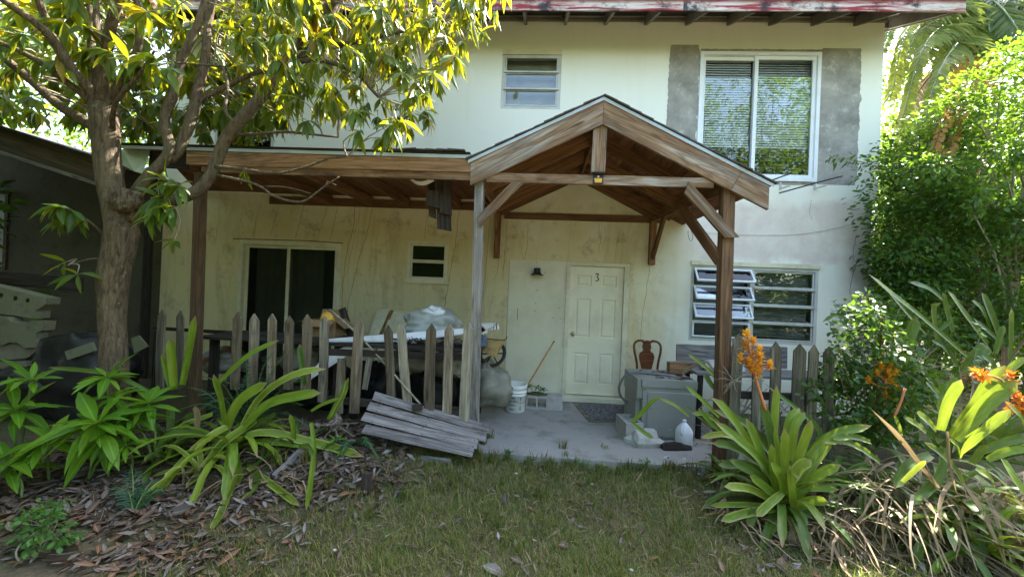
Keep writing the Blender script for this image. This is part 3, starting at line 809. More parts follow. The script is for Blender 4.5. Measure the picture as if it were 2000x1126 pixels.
a = rect([(1606, 95), (1682, 95), (1674, 360), (1600, 362)]); obj('plaster_patch', ragged(x1+.004, a[1], a[2], a[3], -.005, .03, sx=3), MT['cement'], house)
obj('plaster_patch', ragged(x0+.01, x1+.02, z1+.004, z1+.05, -.004, .012, 50, 6), MT['cement'], house)
obj('plaster_patch', ragged(at(1500, 358, 0).x, x1-.02, z0-.05, z0-.004, -.004, .012, 40, 8), MT['cement'], house)
# cracks: dark fissures following the photograph
def crack(pts, w=.006):
    P = [at(x, y, 0) for x, y in pts]; sp = spline(P, max(14, len(P)*7)); A = []; B = []
    for i, p in enumerate(sp):
        q = V3(noise.noise(V3(p.x*9, p.z*9, len(pts)))*.018+noise.noise(V3(p.x*40, p.z*40, 3))*.008, 0, 0)
        ww = w*(.5+.6*abs(noise.noise(V3(p.z*7, p.x*3, 1))))*.6
        A.append(V3(p.x+q.x-ww, -.0015, p.z)); B.append(V3(p.x+q.x+ww, -.0015, p.z))
    m = MB(); m.strip(A, B); m.strip([v+V3(0, .001, 0) for v in B], [v+V3(0, .001, 0) for v in A]); obj('crack', m, MT['crack'], house)
for pts, w_ in [
    ([(694, 402), (690, 440), (676, 500), (671, 540), (668, 600)], .008), ([(728, 404), (718, 450), (700, 510), (688, 560), (676, 610)], .007),
    ([(660, 402), (652, 440), (643, 470)], .005), ([(594, 400), (584, 440), (577, 465)], .006), ([(545, 400), (536, 430), (527, 462)], .005),
    ([(510, 398), (500, 430), (496, 462)], .004), ([(640, 402), (625, 450), (620, 468)], .005), ([(704, 404), (690, 470), (676, 540)], .003),
    ([(897, 410), (890, 470), (880, 530), (868, 600)], .007), ([(838, 408), (832, 440), (829, 468)], .005), ([(476, 398), (470, 430), (463, 470)], .003),
    ([(958, 420), (951, 500), (945, 560), (938, 610)], .006), ([(975, 508), (970, 530), (964, 548)], .005), ([(990, 432), (986, 500), (982, 548)], .005),
    ([(1032, 434), (1030, 470), (1026, 500)], .005), ([(1168, 435), (1172, 470), (1169, 496)], .004), ([(1270, 520), (1262, 570), (1254, 620), (1252, 660)], .006),
    ([(1672, 458), (1666, 500), (1671, 520), (1660, 560), (1664, 590), (1661, 650)], .007), ([(1585, 390), (1582, 410), (1586, 430)], .004),
    ([(430, 400), (426, 440), (418, 480)], .003), ([(1182, 440), (1180, 470), (1178, 488)], .004), ([(800, 470), (806, 462)], .003)]:
    crack(pts, w_)
P = [(455, 466), (520, 468), (600, 470), (670, 475)]; 
m = MB(); A = [at(x, y-1.0, 0)+V3(0, -.0016, 0) for x, y in P]; B = [at(x, y+.6, 0)+V3(0, -.0016, 0) for x, y in P]; m.strip(B, A); obj('crack', m, MT['crack'], house)

# ================================================================ annex at the left
AY = -.12
annex = thing('annex', 'low side building with dark boarded eave beside the mango tree', 'outbuilding', (at(60, 500, AY).x, AY, 0))
ax1 = XL-.004; ax0 = ax1-5.2
zr = lambda x: at(173, 306, AY-.80).z+(at(173, 306, AY-.80).x-x)*.275
aw = rect([(-110, 368), (24, 372), (8, 528), (-110, 520)], AY)
def annex_wall():
    b = MB(); xs = [ax0, aw[0], aw[1], ax1]
    top = lambda x: zr(x)-.02
    y = AY
    b.add([(ax0, y, -.2), (aw[0], y, -.2), (aw[0], y, top(aw[0])), (ax0, y, top(ax0))], [(0, 1, 2, 3)])
    b.add([(aw[1], y, -.2), (ax1, y, -.2), (ax1, y, top(ax1)), (aw[1], y, top(aw[1]))], [(0, 1, 2, 3)])
    b.add([(aw[0], y, -.2), (aw[1], y, -.2), (aw[1], y, aw[2]), (aw[0], y, aw[2])], [(0, 1, 2, 3)])
    b.add([(aw[0], y, aw[3]), (aw[1], y, aw[3]), (aw[1], y, top(aw[1])), (aw[0], y, top(aw[0]))], [(0, 1, 2, 3)])
    b.add([(ax1, y, -.2), (ax1, y+.118, -.2), (ax1, y+.118, top(ax1)), (ax1, y, top(ax1))], [(0, 1, 2, 3)])
    return b
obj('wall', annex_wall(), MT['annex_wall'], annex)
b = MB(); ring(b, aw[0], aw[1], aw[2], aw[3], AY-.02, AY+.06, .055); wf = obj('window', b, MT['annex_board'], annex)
b = MB(); b.bb((aw[0]+.05, AY+.02, aw[2]+.05), (aw[1]-.05, AY+.026, aw[3]-.05)); obj('pane', b, MT['curtain'], wf)
board('gap_shade_board', (ax1-.09, AY-.02, -.1), (ax1-.09, AY-.02, 2.4), .14, .03, MT['rot'], annex, up=(1, 0, 0))  # dark board added in place of the shaded gap beside the house
b = MB(); b.bb((ax0, AY+1.2, -.1), (ax1-.05, AY+1.25, 3)); obj('interior', b, MT['dark_room'], annex)
pe = at(200, 352, AY-.80)
e0 = V3(pe.x+.30, 0, zr(pe.x+.30)); e1 = V3(ax0, 0, zr(ax0))
# thick rake beam and boards
board('rake_board', (e0.x, AY-.81, e0.z-.165), (e1.x, AY-.81, e1.z-.165), .32, .035, MT['annex_board'], annex, seg=8, jit=.004)
board('rake_lath', (e0.x, AY-.835, e0.z-.335), (e1.x, AY-.835, e1.z-.335), .045, .02, MT['grey_wood'], annex, seg=8, jit=.003)
b = MB(); b.add([(e0.x, AY-.87, e0.z), (e1.x, AY-.87, e1.z), (e1.x, AY+2.2, e1.z), (e0.x, AY+2.2, e0.z), (e0.x, AY-.87, e0.z+.03), (e1.x, AY-.87, e1.z+.03), (e1.x, AY+2.2, e1.z+.03), (e0.x, AY+2.2, e0.z+.03)],
              [(0, 3, 2, 1), (4, 5, 6, 7), (0, 1, 5, 4), (3, 0, 4, 7), (2, 3, 7, 6)])
ar = obj('roof', b, MT['shingle'], annex)
for i in range(16):
    t = i/16; x = e0.x+(e1.x-e0.x)*t*.6; z = e0.z+(e1.z-e0.z)*t*.6
    m = MB(); m.beam((x, AY-.89-random.random()*.02, z+.038), (x-.22, AY-.89, z+.038+.22*.275), .1, .012); obj('shingle', m, MT['shingle'], ar)
# ================================================================ gable porch
PY = -2.15
porch = thing('gable_porch', 'open timber gable porch over the numbered door', 'porch', (at(1170, 570, PY).x, PY, 0))
FY = PY-.10                                    # face boards stand in front of the posts
apex = at(1179, 190, FY); er = at(1503, 361, FY); el_ = at(921, 306, FY)
GS = ((apex.z-er.z)/(er.x-apex.x)+(apex.z-el_.z)/(apex.x-el_.x))/2     # roof slope
ZA = apex.z; XA = apex.x; XGR = er.x; XGL = el_.x
def gz_roof(x): return ZA-GS*abs(x-XA)
cs = 1/math.sqrt(1+GS*GS)
for sgn, xe, nm in ((1, XGR, 0), (-1, XGL, 1)):
    # roof deck boards run from the gable front to the house wall
    n = 11; L = abs(xe-XA)
    for i in range(n):
        a = XA+sgn*(L*i/n+.002); c = XA+sgn*(L*(i+1)/n-.002); mx = (a+c)/2
        z = gz_roof(mx)-.035
        u = V3(sgn*1, 0, -GS).normalized()
        board('deck_board', (mx, FY-.02, z), (mx, -.01, z), L/n/cs-.006, .02, MT['deck'], porch, up=u, jit=.001)
    # face board, in one or two lengths, then rafters
    wd_ = .20 if sgn < 0 else .20
    zoff = .045+wd_/2/cs
    cut = GS*wd_
    x_in = XA+sgn*.002
    segs = [(x_in, xe)] if sgn < 0 else [(x_in, XA+sgn*L*.80), (XA+sgn*(L*.80+.004), xe-.01)]
    for a, c in segs:
        c0 = (-GS*wd_ if a == x_in else 0.0); c1 = (-GS*wd_ if c == segs[-1][1] else 0)
        board('face_board', (a, FY, gz_roof(a)-zoff), (c, FY, gz_roof(c)-zoff), wd_, .035, MT['fascia_new'], porch, c0=c0, c1=c1, jit=.001)
    # metal drip edge along the rake
    m = MB(); p0 = V3(XA, FY-.024, ZA-.005); p1 = V3(xe+sgn*.03, FY-.024, gz_roof(xe+sgn*.03)-.005); dn = V3(0, 0, -.032); bk = V3(0, .06, .012)
    m.add([p0, p1, p1+dn, p0+dn, p0+bk, p1+bk], [(0, 1, 2, 3), (4, 5, 1, 0)]); m.add([p+V3(0, .003, 0) for p in (p0, p1, p1+dn, p0+dn)], [(3, 2, 1, 0)])
    obj('drip_edge', m, MT['drip'], porch)
    # shingle courses
    for i in range(14):
        a = XA+sgn*(L+.04)*i/14; c = XA+sgn*(L+.04)*(i+1)/14+sgn*.01
        m = MB(); jj = random.uniform(-.012, .012)
        m.add([(a, FY-.045+jj, gz_roof(a)+.012), (c, FY-.045+jj, gz_roof(c)+.018), (c, -.01, gz_roof(c)+.018), (a, -.01, gz_roof(a)+.012),
               (a, FY-.045+jj, gz_roof(a)+.0), (c, FY-.045+jj, gz_roof(c)+.004), (c, -.01, gz_roof(c)+.004), (a, -.01, gz_roof(a)+.0)],
              [(0, 1, 2, 3), (7, 6, 5, 4), (4, 5, 1, 0), (5, 6, 2, 1)])
        obj('shingle', m, MT['shingle'], porch)
    # inner rafters
    for yy in (PY+.02, PY+.62, PY+1.23, PY+1.80, -.03):
        xi = XA+sgn*.022; xo = XA+sgn*(L-.28 if sgn > 0 else L-.02)
        wr = .135
        zo = .05+wr/2/cs
        board('rafter', (xi, yy, gz_roof(xi)-zo), (xo, yy, gz_roof(xo)-zo), wr, .04, MT['porch_in'], porch, c0=-GS*wr, c1=0)
board('ridge_board', (XA, FY+.025, ZA-.15), (XA, -.01, ZA-.15), .19, .035, MT['porch_in'], porch)
# posts
def post(px0, px1, mat, w, ztop, zbot=-.08):
    a = at(*px0, PY); c = at(*px1, PY)
    d = (c-a); a2 = a+d*((ztop-a.z)/d.z); c2 = a+d*((zbot-a.z)/d.z)
    return board('post', c2, a2, w, w, mat, porch, up=(0, 1, 0), seg=8, jit=.002), a2, c2
lp, lt, lb = post((937, 352), (926, 820), MT['grey_wood'], .092, at(937, 350, PY).z)
lp['label'] = 'silvered weathered porch post'
rp, rt, rb = post((1420, 368), (1407, 850), MT['porch'], .11, at(1420, 366, PY).z)
rp['label'] = 'brown porch post with bleached foot'
# bleached sleeve at the foot of the brown post
# tie beam and king post
a = at(950, 347, PY-.06); c = at(1392, 358, PY-.06)
board('tie_beam', (a.x, PY-.066, a.z), (c.x, PY-.066, c.z), .092, .038, MT['fascia_new'], porch, seg=8)
a = at(1173, 226, PY-.045); c = at(1167, 338, PY-.045)
board('king_post', (c.x, PY-.05, c.z), (a.x, PY-.05, a.z), .135, .06, MT['fascia_new'], porch, up=(1, 0, 0))
# knee braces in the front frame
a = at(1012, 356, PY-.07); c = at(934, 434, PY-.07)
board('knee_brace', (c.x, PY-.068, c.z), (a.x, PY-.068, a.z), .09, .038, MT['fascia_new'], porch, c0=.05, c1=-.06)
a = at(1340, 366, PY-.08); c = at(1428, 464, PY-.08)
board('knee_brace', (a.x, PY-.086, a.z), (c.x, PY-.086, c.z), .105, .038, MT['fascia_new'], porch, c0=-.06, c1=.08)
# side beams to the wall, wall brackets, ledger
for top, bpx in ((lt, 973), (rt, 1276)):
    bx = at(bpx, 430, -.05).x
    zb = at(bpx, 416 if bpx < 1000 else 432, -.05).z+.07
    board('side_beam', (top.x, PY-.04, top.z+.02), (bx, -.02, zb), .15, .042, MT['porch_in'], porch, seg=6)
    lowz = at(bpx, 504 if bpx < 1000 else 517, -.05).z
    board('wall_strut', (bx, -.045, lowz), (bx, -.045, zb-.075), .09, .085, MT['porch_in'], porch, up=(0, 1, 0), c0=0)
    board('bracket_brace', (bx+.0, -.09, lowz+.10), (bx+(top.x-bx)*.22, -.55, zb-.02), .085, .04, MT['porch_in'], porch)
# brace from the brown post back up to the side beam
board('knee_brace', (rt.x-.03, PY+.03, rt.z-.72), (rt.x-.16, PY+.75, rt.z-.06), .11, .045, MT['porch_in'], porch)
a = at(985, 420.5, -.03); c = at(1281, 429, -.03)
board('ledger', (a.x, -.025, a.z), (c.x, -.025, c.z), .095, .04, MT['porch_in'], porch, seg=6)

# solar flood light on the tie beam
q = at(1168, 347, PY-.09)
sl = thing('solar_light', 'small black solar light with yellow panel under the king post', 'solar light', (q.x, PY-.085, q.z))
W4 = Matrix.Translation(V3(q.x, PY-.087, q.z))
b = MB(); b.bb((-.05, -.018, -.06), (.05, .0, .055)); b.add([(-.05, -.018, .055), (.05, -.018, .055), (.05, -.075, .04), (-.05, -.075, .04), (-.05, -.018, .02), (.05, -.018, .02), (.05, -.075, .03), (-.05, -.075, .03)],
      [(0, 1, 2, 3), (7, 6, 5, 4), (3, 2, 6, 7), (0, 3, 7, 4), (1, 5, 6, 2)])
obj('case', b, MT['black'], sl, W4)
b = MB(); b.add([(-.038, -.019, -.008), (.038, -.019, -.008), (.032, -.032, -.05), (-.032, -.032, -.05), (.032, -.019, -.056), (-.032, -.019, -.056)], [(0, 3, 2, 1), (3, 5, 4, 2), (0, 5, 3), (1, 2, 4)])
obj('lens', b, MT['yellow'], sl, W4)
b = MB(); b.lathe([(.011, 0), (.009, .006), (.0, .010)], 10, (0, -.019, .006), M=Matrix.Rotation(rad(90), 3, 'X')); obj('sensor', b, MT['bucket'], sl, W4)

# ================================================================ lean-to roof
ln = thing('lean_to_roof', 'flat timber lean-to roof against the house, sagging at one end', 'lean-to', (at(650, 560, PY).x, PY, 0))
a = at(366, 309, FY); c = at(921, 323, FY); a2 = at(392, 327.5, FY); c2 = at(921, 343.5, FY)
def bm(p, q, w, y, nm, mat): return board(nm, (p.x, y, p.z), (q.x-.004, y, q.z), w, .04, mat, ln, seg=10, jit=.003)
bm(a, c, .135, FY+.01, 'front_beam', MT['beam']); bm(a2, c2, .075, FY+.03, 'lower_beam', MT['beam'])
d0 = at(232, 287, FY); d1 = at(920, 306, FY)
m = MB(); p0 = V3(d0.x, FY-.022, d0.z+.012); p1 = V3(d1.x, FY-.022, d1.z+.012); dn = V3(0, 0, -.034); bk = V3(0, .08, .01)
n = 14; T = [p0.lerp(p1, i/n)+V3(0, .004*noise.noise(V3(i*.9, 0, 0)), .004*noise.noise(V3(i*.8, 4, 0))) for i in range(n+1)]
m.strip([t+dn for t in T], T); m.strip(T, [t+bk for t in T]); m.strip([t+V3(0, .003, 0) for t in T], [t+dn+V3(0, .003, 0) for t in T])
obj('drip_edge', m, MT['drip'], ln)
zt0 = a.z+.065; zt1 = c.z+.065
# roof boards, laid from beam to wall, rising slightly; only their undersides show
zw = at(650, 399, 0).z
nb = 30; x0 = d0.x+.02; x1 = XGL-.03
for i in range(nb):
    xa = x0+(x1-x0)*i/nb; xb = x0+(x1-x0)*(i+1)/nb-.004; t = (i+.5)/nb; zf = d0.z+(d1.z-d0.z)*t+.004
    board('deck_board', ((xa+xb)/2, FY-.005, zf), ((xa+xb)/2, -.012, zw+.155), xb-xa, .02, MT['deck'], ln, up=(1, 0, 0), seg=2)
nb = 8                                             # the roof spreads to the left towards the wall
for i in range(nb):
    f0, f1 = i/nb, (i+1)/nb
    m = MB(); m.prism([V3(x0-.002, FY+.02+.0, d0.z+.002)+V3(0, .6*f0, .05*f0), V3(x0-.002-1.15*f0, -.012, zw+.155), V3(x0-.006-1.15*f1, -.012, zw+.155), V3(x0-.002, FY+.02+.6*f1, d0.z+.002+.05*f1)], (0, 0, .02)); obj('deck_board', m, MT['deck'], ln)
b = MB(); b.add([(x0, FY-.05, d0.z+.03), (x1+.02, FY-.05, d1.z+.03), (x1+.02, -.006, zw+.19), (x0, -.006, zw+.19)], [(0, 1, 2, 3)])
b.add([(x0, FY-.05, d0.z+.022), (x1+.02, FY-.05, d1.z+.022), (x1+.02, -.006, zw+.18), (x0, -.006, zw+.18)], [(3, 2, 1, 0)])
obj('roof_sheet', b, MT['shingle'], ln)
for px in (775, 800, 828, 850, 872, 893):      # lifted shingle edges
    p = at(px, 296, FY); m = MB(); m.beam((p.x-.08, FY-.03, p.z), (p.x+.09, FY-.035, p.z+random.uniform(-.012, .012)), .10, .01); obj('shingle', m, MT['shingle'], ln)
for fx_, bx_, by_ in ((455, 489, 380), (573, 712, 390), (672, 787, 395), (820, 860, 395), (895, 905, 395)):
    p = at(fx_, 341, PY+.05); q = at(bx_, by_, -.35)
    q = V3(p.x+(q.x-p.x)*1.0, -.05, zw+.055)
    q.x = p.x+random.uniform(-.03, .03) if fx_ != 895 else p.x+.12
    board('rafter', (p.x, PY-.05, p.z+.10), q, .135, .042, MT['porch_in'], ln)
board('wall_ledger', (x0+.1, -.025, zw+.03), (x1-.05, -.025, zw+.03+.0), .12, .035, MT['porch_in'], ln, seg=8)
pa = at(393, 338, PY); pb = at(384, 700, PY)
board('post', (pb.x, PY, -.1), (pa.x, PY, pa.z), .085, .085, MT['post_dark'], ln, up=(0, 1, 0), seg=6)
# rotten boards hanging from the broken corner
hang = thing('hanging_board', 'dark rotten boards dangling from the broken lean-to corner', 'broken boards', (at(865, 400, PY+.25).x, PY+.25, at(865, 345, PY).z))
HY = PY+.22
def hb(p, q, w, t=.03, y=HY):
    a, c = at(*p, y), at(*q, y); board('board', a, c, w, t, MT['rot'], hang, up=(1, 0, 0), c0=.02, c1=.03)
hb((868, 345), (871, 418), .125); hb((866, 395), (868, 449), .15, y=HY+.05); hb((845, 372), (845, 404), .14, y=HY-.03); hb((842, 350), (845, 425), .07, y=HY+.08); hb((858, 352), (856, 372), .06, y=HY-.05)
m = MB(); sp = [at(800, 349, PY+.1), at(812, 357, PY+.1), at(828, 358, PY+.1), at(846, 350, PY+.1)]
m.strip([p+V3(0, .05, -.006) for p in spline(sp, 8)], [p+V3(0, -.01, .02) for p in spline(sp, 8)]); obj('torn_liner', m, MT['board_white'], hang)

# flashing and dark board over the gap between the annex and the lean-to
fl = thing('flashing_sheet', 'bent silvery metal sheet at the lean-to corner behind the mango trunk', 'metal sheet', (at(265, 315, FY+.05).x, FY+.05, at(265, 338, FY).z))
m = MB(); Y = FY+.03
g = [(237, 291), (293, 291), (289, 312), (277, 338), (262, 334), (238, 322)]
P = [at(x, y, Y+.03*math.sin(x*.09)) for x, y in g]; m.prism(P, (0, .003, 0)); obj('sheet', m, MT['flash'], fl)
m = MB(); P = [at(x, y, Y+.05) for x, y in [(284, 327), (316, 329), (318, 343), (280, 340)]]; m.prism(P, (0, .003, 0)); obj('strip', m, MT['flash'], fl)
m = MB(); P = [at(x, y, Y+.06) for x, y in [(292, 293), (366, 296), (366, 330), (290, 326)]]; m.prism(P, (0, .02, 0)); obj('dark_board', m, MT['rot'], ln)

# wall lamp, cables, brackets on the house
q = at(1049, 533, 0)
wl = thing('wall_lamp', 'black bell shaped wall lamp on the closing board beside the door', 'wall lamp', (q.x, -.006, q.z))
b = MB(); b.lathe([(.10, -.036), (.104, -.028), (.06, -.014), (.05, .024), (.053, .066), (.036, .072), (.0, .075)], 20, (q.x, -.10, q.z)); obj('shade', b, MT['black_metal'], wl, smooth=True)
b = MB(); b.bb((q.x-.045, -.03, q.z-.02), (q.x+.045, -.0065, q.z+.075)); b.tube([(q.x, -.03, q.z+.04), (q.x, -.07, q.z+.05), (q.x, -.10, q.z+.045)], .012, 6); obj('arm', b, MT['black_metal'], wl)
b = MB(); b.lathe([(.0, -.03), (.02, -.022), (.024, 0), (.015, .015)], 10, (q.x, -.10, q.z)); obj('bulb', b, MT['jug'], wl, smooth=True)
cab = thing('cable', 'thin pale cable sagging across the lower wall beside the porch', 'cable', (at(1550, 455, 0).x, -.01, at(1550, 455, 0).z))
P = [at(x, y, -.012) for x, y in ((1352, 452), (1420, 457), (1500, 459), (1560, 457), (1620, 448), (1667, 436))]
m = MB(); m.tube(spline(P, 24), .0035, 5); obj('wire', m, MT['alu'], cab)
m = MB(); p = P[-1]; m.bb((p.x-.012, -.02, p.z-.012), (p.x+.012, -.001, p.z+.012)); obj('clip', m, MT['black_metal'], cab)
P = [at(x, y, PY+1.2) for x, y in ((1344, 450), (1344, 458), (1347, 468), (1351, 470), (1353, 462), (1350, 450))]
lc = thing('wire_loop', 'small loop of black wire hanging under the porch eave', 'wire loop', P[0]); m = MB(); m.tube(spline(P, 16), .003, 5); obj('wire', m, MT['black_metal'], lc)
for pts, bpx, lab in (([(1470, 368), (1502, 354), (1546, 338)], None, 'short black rod sticking up past the porch eave under the large window'),
                      ([(1522, 377), (1580, 361), (1644, 344)], (1524, 1591), 'long black rod held on two metal brackets under the large window')):
    P = [at(x, y, -.22) for x, y in pts]
    t_ = thing('awning_rod', lab, 'metal rod', P[1], group='black rods on the wall'); m = MB(); m.tube(spline(P, 8), .010, 6); obj('rod', m, MT['black_metal'], t_)
    if bpx:
        for bx in bpx:
            p = at(bx, 356, 0); m = MB(); m.bb((p.x-.016, -.012, p.z-.10), (p.x+.016, -.006, p.z-.0)); m.beam((p.x, -.01, p.z-.095), (p.x, -.24, p.z-.115), .02, .014); obj('bracket', m, MT['alu'], t_)
    else:
        p = P[0]; m = MB(); m.beam((p.x, -.001, p.z+.02), (p.x, -.23, p.z), .03, .03); obj('bracket', m, MT['alu'], t_)
# ================================================================ fences
FN = PY-.14
def picket_mesh(L, w, t, lean=0.0, pt=.07):
    """flat board with a pointed head, worn edges; stands on local Z"""
    n = 5; vs = []; j = lambda a: (random.random()-.5)*2*a
    out = [(-w/2, 0)]+[(-w/2+j(.0035), L*k/n*.9) for k in range(1, n)]+[(-w/2, L-pt), (j(.004), L), (w/2, L-pt)]+[(w/2+j(.0035), L*k/n*.9) for k in range(n-1, 0, -1)]+[(w/2, 0)]
    bow = j(.012)
    y = lambda z: bow*math.sin(math.pi*min(1, z/L))
    return MB().prism([V3(z, y(z)-t/2, -x) for x, z in out], (0, t, 0))
def picket(parent, px_top, px_bot, Y, w, mat, zb=None):
    a = at(*px_top, Y); c = at(*px_bot, Y)
    if zb is not None: c = a+(c-a)*((zb-a.z)/(c.z-a.z))
    d = a-c; L = d.length; d.normalize()
    M = Matrix((d, V3(0, 1, 0), -V3(d.z, 0, -d.x))).transposed().to_4x4() @ Matrix.Rotation(random.uniform(-.12, .12), 4, 'X'); M.translation = c
    o = obj('picket', picket_mesh(L, w, .02), mat, parent, M)
    for h in (.30, .74):
        for sx in (-.22, .22):
            m = MB(); m.bb((L*h-.004, -.0135, w*sx-.004), (L*h+.004, -.0095, w*sx+.004)); obj('nail', m, MT['ink'], o, M)
    return o
fa = thing('picket_fence', 'weathered picket fence with gaps in front of the junk by the silvered post', 'fence', (at(680, 800, FN).x, FN, .1))
PK = MT['picket']
pk = [((318, 603), (312, 760), .085, 'picket_dark'), ((352, 606), (347, 760), .08, 'picket_dark'), ((465, 609), (459, 760), .095, 'picket'), ((497, 612), (492, 760), .095, 'picket'), ((532, 612), (528, 760), .09, 'picket'),
      ((566, 616), (563, 760), .09, 'picket'), ((601, 613), (597, 760), .095, 'picket'), ((634, 617), (629, 785), .092, 'picket'), ((703, 620), (692, 806), .098, 'picket'), ((758, 634), (764, 774), .088, 'picket'), ((783, 632), (796, 786), .09, 'picket_pale'),
      ((843, 631), (838, 800), .10, 'picket'), ((878, 632), (873, 806), .092, 'picket'), ((916, 629), (906, 822), .098, 'picket_pale')]
for tp, bt, w_, m_ in pk:
    p = picket(fa, tp, bt, FN+random.uniform(-.012, .012), w_, MT[m_])
    if m_ == 'picket_pale': p['label'] = 'pale barkless picket'
a = at(690, 704, FN+.03); c = at(668, 806, FN+.03); board('stub_board', at(662, 806, FN+.035), at(668, 700, FN+.035), .085, .022, PK, fa, up=(1, 0, 0))
for y0, y1, mt in ((684, 694, 'rot'), (776, 800, 'rot')):
    a = at(640, y0+3, FN+.04); c = at(914, y1+3, FN+.04)
    board('rail', a, c, .07, .03, MT[mt], fa, seg=8, jit=.004)
a = at(455, 742, FN+.04); c = at(640, 770, FN+.04); board('rail', a, c, .07, .03, MT['rot'], fa, seg=6, jit=.004)
fb = thing('picket_fence', 'mossy grey picket fence behind the bromeliad with orange flowers', 'fence', (at(1530, 780, FN).x, FN, 0))
for tp, bt, w_ in [((1443, 650), (1434, 800), .098), ((1480, 700), (1476, 830), .085), ((1516, 667), (1509, 830), .10), ((1563, 671), (1556, 830), .108), ((1590, 673), (1584, 830), .092), ((1619, 676), (1616, 830), .09)]:
    picket(fb, tp, bt, FN+random.uniform(-.02, .02), w_, MT['picket_dark'], 0.0)
a = at(1436, 770, FN+.04); c = at(1630, 778, FN+.04); board('rail', a, c, .07, .035, MT['rot'], fb, seg=6)

# ================================================================ pallet leaning on the fence
TL, TR, BL, BR = at(733, 765, -2.30), at(960, 834, -2.27), at(700, 845, -2.56), at(924, 892, -2.52)
pal = thing('pallet', 'broken grey pallet leaning on the picket fence', 'pallet', ((BL+BR)/2))
ex = (TR-TL).normalized(); ey = (BL-TL); nrm_ = ex.cross(ey).normalized()
if nrm_.y > 0: nrm_ = -nrm_
edges = [(TL.lerp(BL, f)) for f in (.10, .36, .62, .89)]
offs = [(.0, .0), (-.01, .01), (-.02, -.03), (.03, -.02)]
for i, p in enumerate(edges):
    q = TR.lerp(BR, (.10, .36, .62, .89)[i]); d = (q-p).normalized()
    board('slat', p+d*offs[i][0], q+d*offs[i][1], (ey.length*.205), .018, MT['pallet'], pal, up=-ey, seg=8, jit=.0025, c0=random.uniform(-.02, .02), c1=random.uniform(-.02, .02))
for f in (.06, .5, .93):
    a = TL.lerp(TR, f)-nrm_*.035; c = BL.lerp(BR, f)-nrm_*.035; board('stringer', a, c, .04, .05, MT['rot'], pal, up=nrm_)
for i, p in enumerate(edges):
    q = TR.lerp(BR, (.10, .36, .62, .89)[i])
    for f in (.07, .5, .94):
        for s in (-1, 1):
            c = p.lerp(q, f+random.uniform(-.006, .006))+ey.normalized()*s*.03+nrm_*.0105
            m = MB(); m.lathe([(.006, 0), (.005, .002), (0, .0025)], 6, c, M=nrm_.to_track_quat('Z', 'Y').to_matrix()); obj('nail', m, MT['ink'], pal)
# long pale handle with a dark head lying through the fence onto the pallet
st = [at(644, 604, -2.05), at(708, 662, -2.22), at(822, 790, -2.335)]
tl = thing('long_handled_tool', 'pale wooden handle with a dark block head slanting through the fence', 'tool', st[2])
m = MB(); m.tube(spline(st, 10), .0105, 8); obj('handle', m, MT['picket_pale'], tl, smooth=True)
m = MB(); c = at(815, 795, -2.36); m.box(c, (.09, .05, .06), Matrix.Rotation(-.2, 3, 'Y')); obj('head', m, MT['black_metal'], tl)

# ================================================================ work bench and junk behind the fence
BY = -1.55
zt = at(800, 662, BY).z
bench = thing('bench', 'rough wooden bench behind the pickets carrying white boards', 'bench', (at(780, 780, BY).x, BY, 0))
bx0, bx1 = at(430, 690, BY).x, at(945, 690, BY).x
for k in range(4):
    y = BY-.30+k*.17
    board('plank', (bx0, y, zt-.05+random.uniform(-.004, .004)), (bx1, y, zt-.05), .03, .16, MT['rot'], bench, up=(0, 0, 1), seg=8)
for x in (bx0+.15, (bx0+bx1)/2, bx1-.12):
    for y in (BY-.27, BY+.18): board('leg', (x, y, -.02), (x, y, zt-.07), .07, .07, MT['rot'], bench, up=(0, 1, 0))
# white sheet boards lying on it
def quadboard(name, px, Y, th, mat, label, cat, dz=0.0, **kw):
    P = [at(x, y, yy) for (x, y), yy in zip(px, Y)]
    b = MB().prism(P, (0, 0, -th)); t = thing(name, label, cat, P[0], **kw); obj('sheet', b, mat, t); return t
quadboard('white_board', [(642, 661), (916, 640), (972, 629), (975, 639), (790, 664), (640, 664)], (-1.82, -1.55, -1.45, -1.5, -1.75, -1.84), .02, MT['board_white'], 'long white board lying on the bench with its pointed end at the cardboard box', 'board')
quadboard('white_board', [(935, 631), (974, 629), (974, 641), (952, 642), (952, 648), (935, 650)], (-1.60,)*6, .012, MT['board_white'], 'short notched white board sticking out behind the silvered post', 'board')
# debris on top of the sheet: curled flakes
fl_ = MB()
for i in range(240):
    p = at(random.uniform(770, 925), random.uniform(652, 690), random.uniform(-1.84, -1.55)); a = random.random()*6.28; s = random.uniform(.015, .06)
    z = zt-.012+random.uniform(0, .05)
    dx, dy = math.cos(a)*s, math.sin(a)*s
    fl_.add([(p.x-dx, p.y-dy, z), (p.x-dy*.35, p.y+dx*.35, z+random.uniform(.005, .03)), (p.x+dx, p.y+dy, z+random.uniform(0, .02)), (p.x+dy*.35, p.y-dx*.35, z+.004)], [(0, 1, 2, 3)])
obj('bark_debris', fl_, MT['litter'], None, label='brown bark flakes heaped on the white board', kind='stuff')
